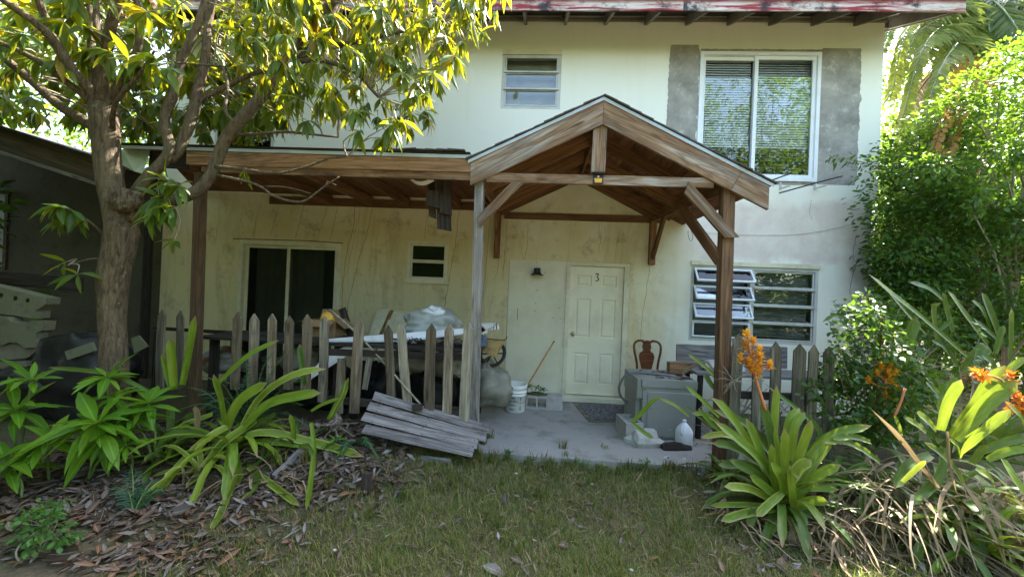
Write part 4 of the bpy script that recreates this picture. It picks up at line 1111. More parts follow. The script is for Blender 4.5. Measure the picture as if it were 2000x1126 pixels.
# clear tarp mound behind the boards
def lump(name, c, r, mat, seed, amp=.25, flat=-.2, n=40, m_=26, parent=None, sq=1.0):
    b = MB(); vs = []
    for i in range(m_+1):
        th = math.pi*i/m_
        for k in range(n):
            ph = 2*math.pi*k/n
            d = V3(math.sin(th)*math.cos(ph), math.sin(th)*math.sin(ph), math.cos(th))
            q = 1+amp*noise.noise(d*1.6+V3(seed, 0, 0))+amp*.45*noise.noise(d*4+V3(0, seed, 0))+amp*.45*abs(noise.noise(d*5+V3(seed, seed, 0)))+amp*.3*abs(noise.noise(d*11+V3(0, seed, seed)))
            v = V3(d.x*r[0]*q, d.y*r[1]*q, d.z*r[2]*q)
            if v.z < flat*r[2]*4: v.z = flat*r[2]*4
            vs.append(v+Vector(c))
    b.add(vs, [(i*n+k, (i+1)*n+k, (i+1)*n+(k+1) % n, i*n+(k+1) % n) for i in range(m_) for k in range(n)])
    return obj(name, b, mat, parent, smooth=True)
p = at(843, 634, -1.15); o = lump('tarp', p, (.34, .26, .20), MT['tarp'], 3.3, .35); tag(o, 'crumpled clear plastic tarp heaped behind the bench', 'tarp')
p = at(850, 618, -1.1); o = lump('plastic_bag', p+V3(0, -.12, 0), (.16, .1, .11), MT['board_white'], 7.1, .5); tag(o, 'white plastic bag on top of the clear tarp', 'bag')
# sacks under and beside the bench
for (px, py, Y, r, sd_, lab) in ((955, 752, -1.2, (.27, .25, .28), 1.2, 'big pale plastic sack below the wheel next to the bucket'), (800, 705, -1.35, (.26, .2, .15), 4.2, 'grey sack under the bench behind the white picket'), (880, 712, -1.3, (.22, .2, .16), 9.2, 'grey sack under the bench next to the silvered post'),
                             (440, 705, -1.55, (.24, .2, .16), 5.7, 'grey plastic bundle low behind the first light picket'), (585, 700, -1.6, (.25, .2, .14), 2.7, 'dark grey bundle behind the pickets below the cardboard box')):
    p = at(px, py, Y); o = lump('sack', (p.x, Y, max(p.z, r[2]*.72)), r, MT['sack'], sd_, .3); tag(o, lab, 'sack', 'plastic sacks around the bench')
for i, (px, r, sd_, lab) in enumerate([(500, (.34, .2, .34), 21.2, 'added dark filler lump behind the first pickets under the bench'), (640, (.36, .2, .33), 23.1, 'added dark filler lump under the bench below the cardboard box'), (745, (.33, .2, .36), 24.6, 'added dark filler lump under the bench by the gap in the fence'), (850, (.34, .2, .35), 26.3, 'added dark filler lump under the bench behind the two upright pickets'), (915, (.2, .2, .28), 27.7, 'added dark filler lump squeezed behind the silvered post')]):
    p = at(px, 740, -1.0); o = lump('dark_lump', (p.x, -1.0, r[2]*.75), r, MT['black'], sd_, .35); tag(o, lab, 'bag', 'dark filler lumps under the bench')  # dark lumps added as backing for the shaded space under the bench
# cardboard box with yellow net
bxo = at(645, 660, -1.35); cb = thing('cardboard_box', 'open cardboard box with loose flaps on the bench beside the sliding door', 'box', (bxo.x, -1.35, zt))
m = MB(); w2, d2, h2 = .17, .14, .20; z0 = zt-.03
c = V3(bxo.x-.03, -1.38, z0)
for a, b_ in (((-w2, -d2), (w2, -d2)), ((w2, -d2), (w2, d2)), ((w2, d2), (-w2, d2)), ((-w2, d2), (-w2, -d2))):
    m.beam(c+V3(a[0], a[1], h2/2), c+V3(b_[0], b_[1], h2/2), .006, h2)
m.box(c+V3(0, 0, .006), (2*w2-.01, 2*d2-.01, .004)); obj('body', m, MT['card'], cb)
for a, b_, o_ in (((-w2, -d2), (w2, -d2), (-.02, -.10, -.07)), ((w2, -d2), (w2, d2), (.13, -.02, -.09)), ((-w2, d2), (-w2, -d2), (-.14, 0, -.03)), ((w2, d2), (-w2, d2), (0, .05, .11))):
    p0 = c+V3(a[0], a[1], h2); p1 = c+V3(b_[0], b_[1], h2); m = MB(); m.prism([p0, p1, p1+Vector(o_), p0+Vector(o_)], (0, .004, .003)); obj('flap', m, MT['card'], cb)
o = lump('net_bag', c+V3(.0, 0, h2+.02), (.075, .06, .065), MT['yellow'], 8.8, .3); tag(o, 'bundle of yellow netting in the cardboard box', 'netting')
# black drum behind the box
# cabinet doors leaning on the wall
for (px, lab) in (([(737, 604), (762, 603), (742, 648), (722, 650)], 'plain cream panel leaning on the wall behind the fence'), ([(768, 606), (803, 611), (792, 650), (752, 650)], 'cream cabinet door with raised frame leaning on the wall')):
    P = [at(px[0][0], px[0][1], -.16), at(px[1][0], px[1][1], -.16), at(px[2][0], px[2][1], -.5), at(px[3][0], px[3][1], -.5)]
    P[2] += (P[2]-P[1])*1.1; P[3] += (P[3]-P[0])*1.1
    t = thing('cabinet_door', lab, 'panel', P[3]); m = MB(); m.prism(P, (0, .02, .004)); obj('panel', m, MT['trim'], t)
    if 'frame' in lab:
        for a, b_ in ((0, 1), (1, 2), (0, 3)): m = MB(); m.beam(P[a]+V3(0, -.008, 0), P[b_]+V3(0, -.008, 0), .016, .035, up=(0, 1, 0) if a == 0 and b_ == 1 else (1, 0, 0)); obj('frame', m, MT['card'] if a == 1 else MT['trim'], t)
P = [at(766, 606, -.2), at(750, 650, -.45)]; t = board('wood_strip', P[1]+(P[1]-P[0]), P[0], .035, .03, MT['broom'], None, up=(1, 0, 0)); tag(t, 'reddish wooden strip leaning beside the cabinet door', 'strip')
# dark leaning blackboard at the box
P = [at(668, 602, -1.2), at(680, 640, -1.25)]; t = board('charred_board', P[1]+(P[1]-P[0])*.6, P[0], .09, .02, MT['rot'], None, up=(1, 0, 0)); tag(t, 'black charred board standing between the box and the wall', 'board')
# rattan scrap basket, wheel
pb = at(965, 672, -1.35)
bk = thing('rattan_tray', 'rust stained ribbed rattan tray hanging off the bench end above the wheel', 'tray', pb)
top = spline([at(935, 658, -1.5), at(962, 662, -1.5), at(986, 663, -1.5), at(990, 656, -1.5)], 14)
bot = spline([at(942, 684, -1.44), at(958, 694, -1.44), at(968, 696, -1.44), at(976, 684, -1.44)], 14)
for i in range(13):
    m = MB(); m.add([top[i], top[i+1], bot[i+1], bot[i], top[i]+V3(0, .008, 0), top[i+1]+V3(0, .008, 0), bot[i+1]+V3(0, .008, 0), bot[i]+V3(0, .008, 0)], [(0, 3, 2, 1), (4, 5, 6, 7), (0, 1, 5, 4)]); 
    o = obj('rib', m, MT['rattan'] if i % 2 else MT['rattan'], bk, Matrix.Translation(V3(0, .006*(i % 2), 0)))
m = MB(); m.tube(top, .007, 6); obj('rim', m, MT['rust'], bk)
wc = at(962, 690, -1.22); wh = thing('bicycle_wheel', 'small black spoked wheel on top of the pale sack', 'wheel', wc)
Mw = Matrix.Translation(wc) @ Matrix.Rotation(rad(62), 4, 'X') @ Matrix.Rotation(rad(-12), 4, 'Y')
m = MB(); n, k_ = 28, 8; R_, r_ = .155, .022
vs = [V3((R_+r_*math.cos(2*math.pi*j/k_))*math.cos(2*math.pi*i/n), (R_+r_*math.cos(2*math.pi*j/k_))*math.sin(2*math.pi*i/n), r_*math.sin(2*math.pi*j/k_)) for i in range(n) for j in range(k_)]
m.add(vs, [(i*k_+j, ((i+1) % n)*k_+j, ((i+1) % n)*k_+(j+1) % k_, i*k_+(j+1) % k_) for i in range(n) for j in range(k_)]); obj('tyre', m, MT['rubber'], wh, Mw, smooth=True)
m = MB(); m.lathe([(.025, -.03), (.03, 0), (.025, .03)], 12, capb=True, capt=True); obj('hub', m, MT['black_metal'], wh, Mw)
for i in range(6):
    a = i*math.pi/3; m = MB(); m.beam((.024*math.cos(a), .024*math.sin(a), 0), (.135*math.cos(a), .135*math.sin(a), 0), .014, .01); obj('spoke', m, MT['black_metal'], wh, Mw)
o = lump('cloth', at(943, 668, -1.55), (.05, .05, .08), MT['plastic_blue'], 6.1, .3); tag(o, 'blue grey rag hanging at the bench end beside the silvered post', 'rag')
# leaning boards and pipe under the bench, behind the fence
t = board('wood_strip', at(722, 700, -1.9), at(712, 760, -2.0), .06, .02, MT['picket_pale'], None, up=(1, 0, 0)); tag(t, 'short yellowish board end in the gap of the fence', 'board')
P = [at(640, 690, -1.9), at(690, 672, -1.9), at(684, 690, -1.9), at(600, 745, -2.0), at(595, 738, -2.0)]
t = thing('white_board', 'grey white board slanting down behind the fence under the bench', 'board', P[3]); m = MB(); m.prism(P, (0, .015, .01)); obj('sheet', m, MT['board_white'], t)
t = board('wood_beam', at(395, 708, -1.75), at(470, 672, -1.6), .07, .05, MT['porch'], None); tag(t, 'orange brown timber slanting behind the pickets at the lean-to post', 'timber')
t = board('pipe_rail', at(300, 640, -.6), at(462, 650, -.6), .05, .03, MT['rot'], None); tag(t, 'dark timber rail standing off the wall beside the sliding door', 'rail')
for x_, y_ in ((305, 642), (455, 650)):
    p = at(x_, y_, -.6); board('leg', (p.x, -.6, -.012), (p.x, -.6, p.z-.03), .04, .04, MT['rot'], t, up=(0, 1, 0))

# ================================================================ things on the slab
bp = atz(1005, 806, 0); bu = thing('bucket', 'white plastic bucket with printed label holding a broom stick', 'bucket', (bp.x, bp.y-.0, 0))
Mb = Matrix.Translation((bp.x, bp.y+.12, 0))
b = MB(); b.lathe([(.0, .004), (.125, .004), (.129, 0), (.133, .01), (.142, .225), (.150, .228), (.150, .236), (.143, .238), (.145, .265), (.154, .268), (.154, .276), (.146, .278), (.147, .315), (.156, .318), (.156, .330), (.158, .352), (.156, .368), (.148, .37), (.146, .36), (.128, .012), (0, .012)], 36)
obj('shell', b, MT['bucket'], bu, Mb, smooth=True)
m = MB(); P = [V3(.158*math.cos(a), .158*math.sin(a), .30-.16*math.sin((a-4.0)/2.55*math.pi)*1.0) for a in np.linspace(4.0, 6.55, 18)]
m.tube([V3(p.x*1.02, p.y*1.03, p.z) for p in P], .0022, 5); obj('handle', m, MT['black_metal'], bu, Mb)
def on_bucket(a0, a1, z0, z1, mat, off=.0016):
    n = 6; r = lambda z: .133+.009*(z/.225)+off
    A = [V3(r(z0)*math.cos(a0+(a1-a0)*i/n), r(z0)*math.sin(a0+(a1-a0)*i/n), z0) for i in range(n+1)]
    B = [V3(r(z1)*math.cos(a0+(a1-a0)*i/n), r(z1)*math.sin(a0+(a1-a0)*i/n), z1) for i in range(n+1)]
    m = MB(); m.strip(A, B); return obj('label_print', m, mat, bu, Mb)
aa = -math.pi/2
random.seed(21)
for blk, (z0, z1) in enumerate(((.185, .215), (.135, .172), (.085, .122), (.03, .07))):
    k = 5 if blk != 2 else 6
    for i in range(k):
        z = z1-(z1-z0)*i/k; L = random.uniform(.55, .75) if i < k-1 else random.uniform(.2, .4)
        on_bucket(aa-.62, aa-.62+L, z-.0042, z, MT['ink_grey'])
on_bucket(aa-.56, aa-.16, .035, .052, MT['ink_grey'], .002)
for z, s, mt in ((.20, .014, 'ink_blue'), (.165, .010, 'ink_grey'), (.13, .008, 'ink_grey'), (.06, .02, 'ink_grey')): on_bucket(aa+.55-s*4, aa+.55+s*4, z-s, z+s, MT[mt])
for i in range(3): on_bucket(aa+.45, aa+.66, .095-.008*i, .099-.008*i, MT['ink_grey'])
on_bucket(aa-.06, aa+.28, .15, .156, MT['ink_grey']); on_bucket(aa-.06, aa+.22, .11, .114, MT['ink_grey'])
random.seed(22)
s0 = V3(bp.x-.03, bp.y+.08, .015); s1 = at(1081, 668, bp.y+.35); 
bs = thing('broom_stick', 'yellow brown wooden stick leaning out of the white bucket', 'stick', s0); m = MB(); m.tube([s0, s0.lerp(s1, .5), s1], .0115, 10); obj('stick', m, MT['broom'], bs, smooth=True)
m = MB(); d = (s1-s0).normalized(); m.tube([s1+d*.001, s1+d*.02], .0118, 10); obj('cap', m, MT['ink'], bs)

def cinder(name, M, mat, lab, cat, L=.39, W=.19, H=.19, cells=2):
    """hollow block: shell and webs, local Z along the cores"""
    t = bpy.data.objects.new(name, None); place(t, None, M); tag(t, lab, cat)
    b = MB(); w = .033
    b.bb((-L/2, -W/2, 0), (L/2, -W/2+w, H)); b.bb((-L/2, W/2-w, 0), (L/2, W/2, H))
    for i in range(cells+1):
        x = -L/2+w/2+(L-w)*i/cells; b.bb((x-w/2, -W/2+w+.0005, .0006), (x+w/2, W/2-w-.0005, H-.0006))
    obj('shell', b, mat, t, M); return t
c = atz(1048, 800, 0); cinder('cinder_block', Matrix.Translation((c.x, c.y+.11, .19*.5)) @ Matrix.Rotation(rad(-90), 4, 'X') @ Matrix.Translation((0, 0, -.095)) @ Matrix.Diagonal((.8, 1, 1, 1)), MT['block'], 'hollow concrete block lying on its side with weeds on top, beside the bucket', 'concrete block')
o = lump('soil_clump', (c.x, c.y+.11, .19), (.13, .09, .025), MT['soil'], 3.9, .3); tag(o, 'clump of dark soil on top of the hollow block', 'soil')
c2 = atz(1083, 801, 0)
m = MB(); m.add([(-.12, -.10, 0), (.11, -.10, 0), (.11, .10, 0), (-.12, .10, 0), (-.11, -.055, .19), (.105, -.055, .185), (.105, .10, .19), (-.11, .10, .195)], [(3, 2, 1, 0), (4, 5, 6, 7), (0, 1, 5, 4), (1, 2, 6, 5), (2, 3, 7, 6), (3, 0, 4, 7)])
o = obj('solid_block', m, MT['block'], None, Matrix.Translation((c2.x, c2.y+.11, 0)) @ Matrix.Rotation(.06, 4, 'Z')); tag(o, 'solid concrete block with sloping face between the hollow block and the door', 'concrete block')
c3 = atz(1231, 860, 0); cinder('cinder_block', Matrix.Translation((c3.x+.02, c3.y+.17, .0)) @ Matrix.Rotation(rad(97), 4, 'Z') @ Matrix.Translation((0, 0, 0)), MT['block'], 'hollow concrete block standing in front of the metal dryer', 'concrete block', L=.36, W=.2, H=.20)
c4 = atz(1262, 872, 0); o = lump('rubble_chunk', (c4.x, c4.y+.06, .05), (.19, .12, .10), MT['rubble'], 12.2, .5, n=9, m_=6); tag(o, 'pale broken concrete lump at the foot of the dryer', 'rubble')
for p in o.data.polygons: p.use_smooth = False
# door mat
mp = [atz(1118, 784, .012), atz(1240, 788, .012), atz(1262, 824, .012), atz(1150, 822, .012)]
mat_ = thing('door_mat', 'dark blue patterned door mat in front of the door', 'door mat', (mp[0]+mp[2])/2)
def mk_mat():
    t = NT('mat_weave'); p = t.pos()
    v = t.n('TexVoronoi', {'Vector': p, 'Scale': 34.0}, feature='DISTANCE_TO_EDGE').outputs['Distance']
    n = t.noise(p, 22, 5, .7, 2.0)
    c = t.mix(t.ramp(n, [(.44, 0), (.52, 1)]), (.028, .03, .045), (.19, .185, .18))
    c = t.mix(t.ramp(v, [(.0, .6), (.05, 0)]), c, (.25, .24, .22))
    return t.done(t.pr(c, 1, t.bump(n, .5, .01), spec=.1))
mm = mk_mat()
def matpoly(f, z, th):
    ctr = sum(mp, V3(0, 0, 0))/4; P = [ctr+(q-ctr)*f for q in mp]; P = [V3(q.x, q.y, z) for q in P]
    return MB().prism(P, (0, 0, th))
obj('border', matpoly(1.0, .0015, .007), MT['picket_dark'], mat_); obj('field', matpoly(.86, .0105, .004), mm, mat_)
for s_ in (0, 1): pass

# ================================================================ dryer group
dA = atz(1252, 856, 0.0); dB = atz(1352, 858, 0.0); dC = atz(1226, 817, 0.0)
dry = thing('dryer', 'battered galvanized clothes dryer turned away from the camera', 'dryer', (dA+dB)/2)
ux = (dB-dA); ux.z = 0; Wd = ux.length; ux = V3(1, .03, 0).normalized(); uy = V3(-ux.y, ux.x, 0); Dd = .62
Md = Matrix((ux, uy, V3(0, 0, 1))).transposed().to_4x4(); Md.translation = V3(dA.x, dA.y, 0)
Hd = at(1300, 757, dA.y).z; Ht = at(1300, 742, dA.y).z
b = MB(); b.bb((0, 0, 0.01), (Wd, Dd, Hd)); obj('cabinet', b, MT['galv'], dry, Md)
b = MB(); w_ = .045
def rr(x0, x1, z0, z1, y, r=.03, n=4):
    out = []
    for cx, cz, a0 in ((x1-r, z1-r, 0), (x0+r, z1-r, 90), (x0+r, z0+r, 180), (x1-r, z0+r, 270)):
        for i in range(n+1): a = rad(a0+90*i/n); out.append(V3(cx+r*math.cos(a), y, cz+r*math.sin(a)))
    return out
o1 = rr(.05, Wd-.03, .03, Hd-.05, -.001); o2 = rr(.058, Wd-.038, .038, Hd-.058, -.013)
n = len(o1); b.add(o1+o2, [(i, (i+1) % n, n+(i+1) % n, n+i) for i in range(n)]+[tuple(range(n, 2*n))]); obj('rear_panel', b, MT['galv'], dry, Md)
b = MB(); b.bb((-.075, -.02, Hd-.04), (Wd+.005, Dd+.06, Hd-.001)); b.bb((-.07, .16, Hd-.001), (Wd+.004, Dd+.05, Ht)); 
b = MB(); b.bb((-.015, -.015, Hd+.001), (Wd+.006, Dd+.01, Ht)); obj('top_panel', b, MT['galv'], dry, Md)
b = MB(); b.bb((-.06, .02, Hd-.14), (-.001, Dd, Ht-.004)); obj('side_console', b, MT['galv'], dry, Md)
b = MB(); b.bb((-.05, .10, .012), (-.001, Dd-.02, Hd-.142)); obj('side_panel', b, MT['galv'], dry, Md)
b = MB()
for x, z in ((.02, .06), (.02, Hd-.03), (Wd-.015, .06), (Wd-.015, Hd-.03)): b = MB(); b.lathe([(.008, 0), (.006, .004), (0, .005)], 8, (x, 0, z), M=Matrix.Rotation(rad(90), 3, 'X')); obj('screw', b, MT['black_metal'], dry, Md)
# leaf litter and wood scraps on the dryer top
sc = MB()
for i in range(70):
    p = Md @ V3(random.uniform(.1, Wd-.03), random.uniform(.05, Dd-.1), Ht+.004); a = random.random()*6.3; s = random.uniform(.02, .06)
    dx, dy = math.cos(a)*s, math.sin(a)*s
    sc.add([(p.x-dx, p.y-dy, p.z), (p.x-dy*.4, p.y+dx*.4, p.z+.012), (p.x+dx, p.y+dy, p.z+.004), (p.x+dy*.4, p.y-dx*.4, p.z+.002)], [(0, 1, 2, 3)])
obj('fallen_scraps', sc, MT['litter'], None, label='dead leaves and scraps on top of the dryer', kind='stuff')
P = [at(1320, 735, dA.y+.2), at(1290, 731, dA.y+.25), at(1245, 727, dA.y+.3), at(1222, 733, dA.y+.35), at(1210, 752, dA.y+.38), at(1211, 770, dA.y+.40), at(1220, 781, dA.y+.42), at(1232, 786, dA.y+.44)]
hs = thing('hose', 'grey rubber hose looping over the side of the dryer', 'hose', P[3]); m = MB(); m.tube(spline(P, 30), .016, 8); obj('tube', m, MT['hose'], hs, smooth=True)
# milk jug
jp = atz(1335, 866, 0.03); jg = thing('milk_jug', 'translucent plastic gallon jug standing before the dryer', 'jug', (jp.x, jp.y-.02, .03))
Mj = Matrix.Translation((jp.x, jp.y+.0, .03)) @ Matrix.Rotation(.35, 4, 'Z')
def sq(r, z, k=4.0, n=24, ox=0):
    return [V3(ox+r*math.copysign(abs(math.cos(a))**(2/k), math.cos(a)), r*math.copysign(abs(math.sin(a))**(2/k), math.sin(a)), z) for a in (2*math.pi*i/n for i in range(n))]
rg = [sq(.001, 0), sq(.072, 0), sq(.078, .012), sq(.078, .12), sq(.076, .145), sq(.062, .185, 3), sq(.040, .215, 2.4), sq(.022, .235, 2), sq(.019, .24, 2), sq(.019, .256, 2), sq(.001, .257, 2)]
b = MB(); n = 24; b.add([p for r_ in rg for p in r_], [(i*n+k, i*n+(k+1) % n, (i+1)*n+(k+1) % n, (i+1)*n+k) for i in range(len(rg)-1) for k in range(n)]); obj('body', b, MT['jug'], jg, Mj, smooth=True)
m = MB(); m.tube(spline([V3(-.03, -.02, .222), V3(-.07, -.045, .205), V3(-.084, -.055, .16), V3(-.074, -.05, .125)], 10), .013, 8); obj('handle', m, MT['jug'], jg, Mj, smooth=True)
m = MB(); m.lathe([(.021, .25), (.021, .266), (.0, .267)], 14); obj('cap', m, MT['plastic_blue'] if False else MT['jug'], jg, Mj)
# dark log and white cup on the ground
c = atz(1315, 876, 0); t = thing('log', 'dark rotten log under the plastic jug', 'log', (c.x, c.y, 0)); m = MB(); m.tube(spline([V3(c.x-.13, c.y-.02, .0), V3(c.x, c.y, .015), V3(c.x+.19, c.y+.04, -.01)], 8), [.05, .062, .06, .064, .06, .062, .058, .05], 9); obj('trunk', m, MT['rot'], t)
c = atz(1297, 897, -.03); t = thing('foam_cup', 'crushed white foam cup on the ground below the dryer', 'cup', c); m = MB(); m.lathe([(.0, 0), (.028, 0), (.036, .06), (.033, .06), (.025, .004)], 12, c, M=Matrix.Rotation(1.2, 3, 'X') @ Matrix.Rotation(.5, 3, 'Y')); obj('shell', m, MT['board_white'], t)
# chair behind the dryer
cY = -.42; ca = at(1237, 720, cY); cb_ = at(1291, 722, cY); cz1 = at(1264, 664, cY).z
ch = thing('chair', 'brown dining chair with vase shaped splat behind the dryer', 'chair', ((ca.x+cb_.x)/2, cY, 0))
cx = (ca.x+cb_.x)/2; hw = (cb_.x-ca.x)/2-.01; szt = .46
for s in (-1, 1):
    P = spline([V3(cx+s*hw*.80, cY-.01, .0), V3(cx+s*hw*.80, cY, szt), V3(cx+s*hw*.80, cY, szt+.22), V3(cx+s*hw*1.0, cY+.02, szt+.40), V3(cx+s*hw*1.0, cY+.04, szt+.50), V3(cx+s*hw*.75, cY+.05, cz1-.02), V3(cx+s*hw*.42, cY+.05, cz1-.012)], 26)
    m = MB(); m.tube(P, .017, 8); obj('back_post', m, MT['varnish'], ch, smooth=True)
m = MB(); m.tube(spline([V3(cx-hw*.45, cY+.05, cz1-.012), V3(cx-hw*.2, cY+.05, cz1-.03), V3(cx, cY+.05, cz1-.022), V3(cx+hw*.2, cY+.05, cz1-.03), V3(cx+hw*.45, cY+.05, cz1-.012)], 12), .018, 8); obj('crest_rail', m, MT['varnish'], ch, smooth=True)
prof = [(.055, .0), (.06, .08), (.075, .17), (.10, .27), (.108, .33), (.095, .375), (.06, .395), (.05, .42), (.065, .45), (.058, .49), (.05, cz1-.02-szt)]
L_ = [V3(cx-x, cY+.02+.05*(z/.55), szt+z) for x, z in prof]; R2 = [V3(cx+x, cY+.02+.05*(z/.55), szt+z) for x, z in prof]
m = MB(); m.strip(L_, R2); m.strip([p+V3(0, .014, 0) for p in R2], [p+V3(0, .014, 0) for p in L_]); m.strip(L_, [p+V3(0, .014, 0) for p in L_]); m.strip([p+V3(0, .014, 0) for p in R2], R2); obj('splat', m, MT['varnish'], ch)
m = MB(); m.prism([V3(cx-hw*.85, cY+.02, szt-.04), V3(cx+hw*.85, cY+.02, szt-.04), V3(cx+hw*1.05, cY-.42, szt-.04), V3(cx-hw*1.05, cY-.42, szt-.04)], (0, 0, .05)); obj('seat', m, MT['varnish'], ch)
for s in (-1, 1): board('leg', (cx+s*hw*.95, cY-.39, 0), (cx+s*hw*.95, cY-.39, szt-.042), .04, .04, MT['varnish'], ch, up=(0, 1, 0))

# plank, table and timber behind the right fence
tY = -1.15; tzz = at(1500, 727, tY).z; tx0, tx1 = at(1345, 727, tY).x, at(1612, 727, tY).x
tb = thing('work_table', 'grey topped table behind the mossy picket fence', 'table', ((tx0+tx1)/2, tY, 0))
b = MB(); b.bb((tx0, tY-.25, tzz-.03), (tx1, tY+.25, tzz)); obj('table_top', b, MT['hose'], tb)
for x in (tx0+.06, tx1-.06):
    for y in (tY-.2, tY+.2): board('leg', (x, y, -.06), (x, y, tzz-.031), .05, .05, MT['rot'], tb, up=(0, 1, 0))
a = at(1320, 690, tY+.22); c = at(1536, 698, tY+.22)
t = board('plank', (a.x, tY+.20, tzz+.13), (c.x, tY+.22, tzz+.16), .27, .03, MT['pallet'], None, seg=10, jit=.006); tag(t, 'wide silvered plank standing on edge below the awning window', 'plank')
t = board('timber_block', at(1305, 716, tY+.12), at(1350, 718, tY+.12), .13, .12, MT['beam'], None); tag(t, 'short orange timber block beside the dryer top', 'timber')
o = lump('soil_clump', at(1410, 716, tY), (.22, .14, .06), MT['tarp'], 4.4, .5); tag(o, 'crumpled dirty plastic on the table beside the brown post', 'plastic')
c = at(1550, 682, -.6); m = MB(); m.box((c.x, -.6, c.z), (.06, .05, .06)); 
# brush and dark clutter under the table
def sticks(n, box, L, r, mat, label, sd_):
    rs = random.Random(sd_); m = MB()
    for i in range(n):
        p = V3(rs.uniform(box[0], box[1]), rs.uniform(box[2], box[3]), rs.uniform(box[4], box[5])); d = V3(rs.uniform(-1, 1), rs.uniform(-.6, .6), rs.uniform(-.9, .9)).normalized(); l = rs.uniform(.4, 1)*L
        e = d.orthogonal()*rs.uniform(-.15, .15)*l
        m.tube([p-d*l/2, p+e, p+d*l/2], [r, r*.8, r*.4], 4, False)
    return obj('twig_litter', m, mat, None, label=label, kind='stuff')
sticks(120, (tx0, tx1, -2.0, -1.3, .0, .62), .5, .006, MT['twig'], 'dry brushwood heaped under the table behind the fence', 5)
# light twigs caught at the brown post
q = at(1434, 745, FN-.1); rs = random.Random(4); m = MB()
for i in range(13):
    d = V3(rs.uniform(-1, 1), rs.uniform(-.5, .3), rs.uniform(-1, .7)).normalized()*rs.uniform(.08, .2); m.tube([q, q+d*.5+V3(rs.uniform(-.02, .02), 0, .02), q+d], [.003, .0025, .0015], 4, False)
m.tube(spline([q, at(1470, 742, FN-.08), at(1500, 752, FN-.06)], 6), .003, 4, False)
t = obj('dead_twig', m, MT['picket_pale'], None); tag(t, 'pale dead twigs snagged on the brown post', 'twig')

# ================================================================ rubbish under the annex
JY = -2.05
def slab_poly(name, px, Y, depth, mat, lab, cat, parent=None, part='body'):
    P = [at(x, y, Y) for x, y in px]; t = thing(name, lab, cat, P[0]); obj(part, MB().prism(P, (0, depth, 0)), mat, t); return t
t = slab_poly('foam_beam', [(-60, 548), (0, 560), (90, 582), (88, 594), (69, 607), (69, 622), (0, 612), (-60, 606)], JY, .14, MT['foam'], 'dirty pale beam with a row of round holes beneath the annex window', 'beam')
for px, py in ((3, 576), (31, 582), (55, 586)):
    p = at(px, py, JY); m = MB(); m.lathe([(.0, -.001), (.028, -.001), (.036, -.010), (.042, -.002)], 14, p, M=Matrix.Rotation(rad(90), 3, 'X')); obj('hole_rim', m, MT['foam'], t)
    m = MB(); m.lathe([(.0, .0045), (.024, .0045)], 14, p, M=Matrix.Rotation(rad(90), 3, 'X')); obj('hole', m, MT['ink'], t)
slab_poly('foam_block', [(-60, 612), (15, 619), (20, 628), (52, 630), (60, 626), (85, 627), (82, 645), (70, 650), (68, 662), (78, 671), (76, 679), (45, 678), (36, 670), (18, 668), (4, 674), (-60, 672)], JY-.05, .12, MT['foam'], 'pale block with notched corners below the holed beam', 'block')
slab_poly('foam_block', [(-60, 672), (4, 675), (18, 669), (36, 671), (45, 679), (76, 680), (55, 698), (20, 702), (-60, 704)], JY, .12, MT['sack'], 'grey packing block under the notched block', 'block')
slab_poly('foam_block', [(-60, 706), (50, 706), (50, 718), (20, 727), (-60, 731)], JY-.06, .12, MT['foam'], 'lowest dirty slab in the stack of packing blocks', 'block')
p = at(30, 745, JY-.12); o = lump('scrap_bag', (p.x, JY, max(.12, p.z)), (.5, .22, .14), MT['black'], 10.1, .4); tag(o, 'dark plastic rubbish bag under the packing blocks', 'bag')
m = MB(); p = at(155, 660, -1.9); o = lump('dark_lump', (p.x, -1.85, .42), (.62, .35, .52), MT['black'], 14.1, .3); tag(o, 'heap of black rubbish bags between the annex and the mango trunk', 'bag')
t = board('board_end', at(132, 694, -2.1), at(184, 676, -2.1), .10, .03, MT['foam'], None); tag(t, 'pale board end lying beside the mango trunk', 'board')
t = board('old_plank', at(-30, 540, JY+.2), at(160, 556, JY+.2), .16, .04, MT['rot'], None); tag(t, 'dark plank along the annex wall above the holed beam', 'plank')
t = slab_poly('grey_panel', [(256, 660), (270, 655), (288, 676), (262, 690)], -1.9, .02, MT['foam'], 'grey scrap panel leaning behind the mango trunk', 'panel')
for px, py in ((132, 612), (118, 640)):
    pass
# ================================================================ leaf tools
def tmpl(st, fold=.18, droop=.25, wave=0.0):
    """leaf along +X, width on Y, normal +Z; st: list of (x, halfwidth). returns V, Q, UV for unit length and unit half-width"""
    V = []; UV = []
    for x, w in st:
        z = -droop*x*x
        wv = wave*math.sin(x*14)
        for s in (-1, 0, 1):
            V.append((x, s*w, z+(fold*w*abs(s))*.25+wv*abs(s))); UV.append((.5+.5*s, x))
    Q = []
    for i in range(len(st)-1):
        for k in (0, 1): Q.append((i*3+k, (i+1)*3+k, (i+1)*3+k+1, i*3+k+1))
    return np.array(V), np.array(Q), np.array(UV)
ST_MANGO = [(0, .05), (.06, .12), (.28, .8), (.5, 1), (.74, .72), (.92, .25), (1, .02)]
ST_OVAL = [(0, .08), (.3, .9), (.62, .92), (1, .03)]
T_MANGO = [tmpl(ST_MANGO, .22, d, w) for d, w in ((.10, .0), (.22, .01), (.36, .012), (.5, .008))]
T_OVAL = [tmpl(ST_OVAL, .2, d) for d in (.05, .2, .35)]
_q2 = (np.array([(0, 0, 0), (.35, .9, .05), (.75, .7, .03), (1, 0, -.1), (.75, -.7, .03), (.35, -.9, .05)], float), np.array([(0, 1, 2, 3), (0, 3, 4, 5)]), np.array([(.5, 0), (1, .35), (1, .75), (.5, 1), (0, .75), (0, .35)], float))
T_SMALL = [_q2]
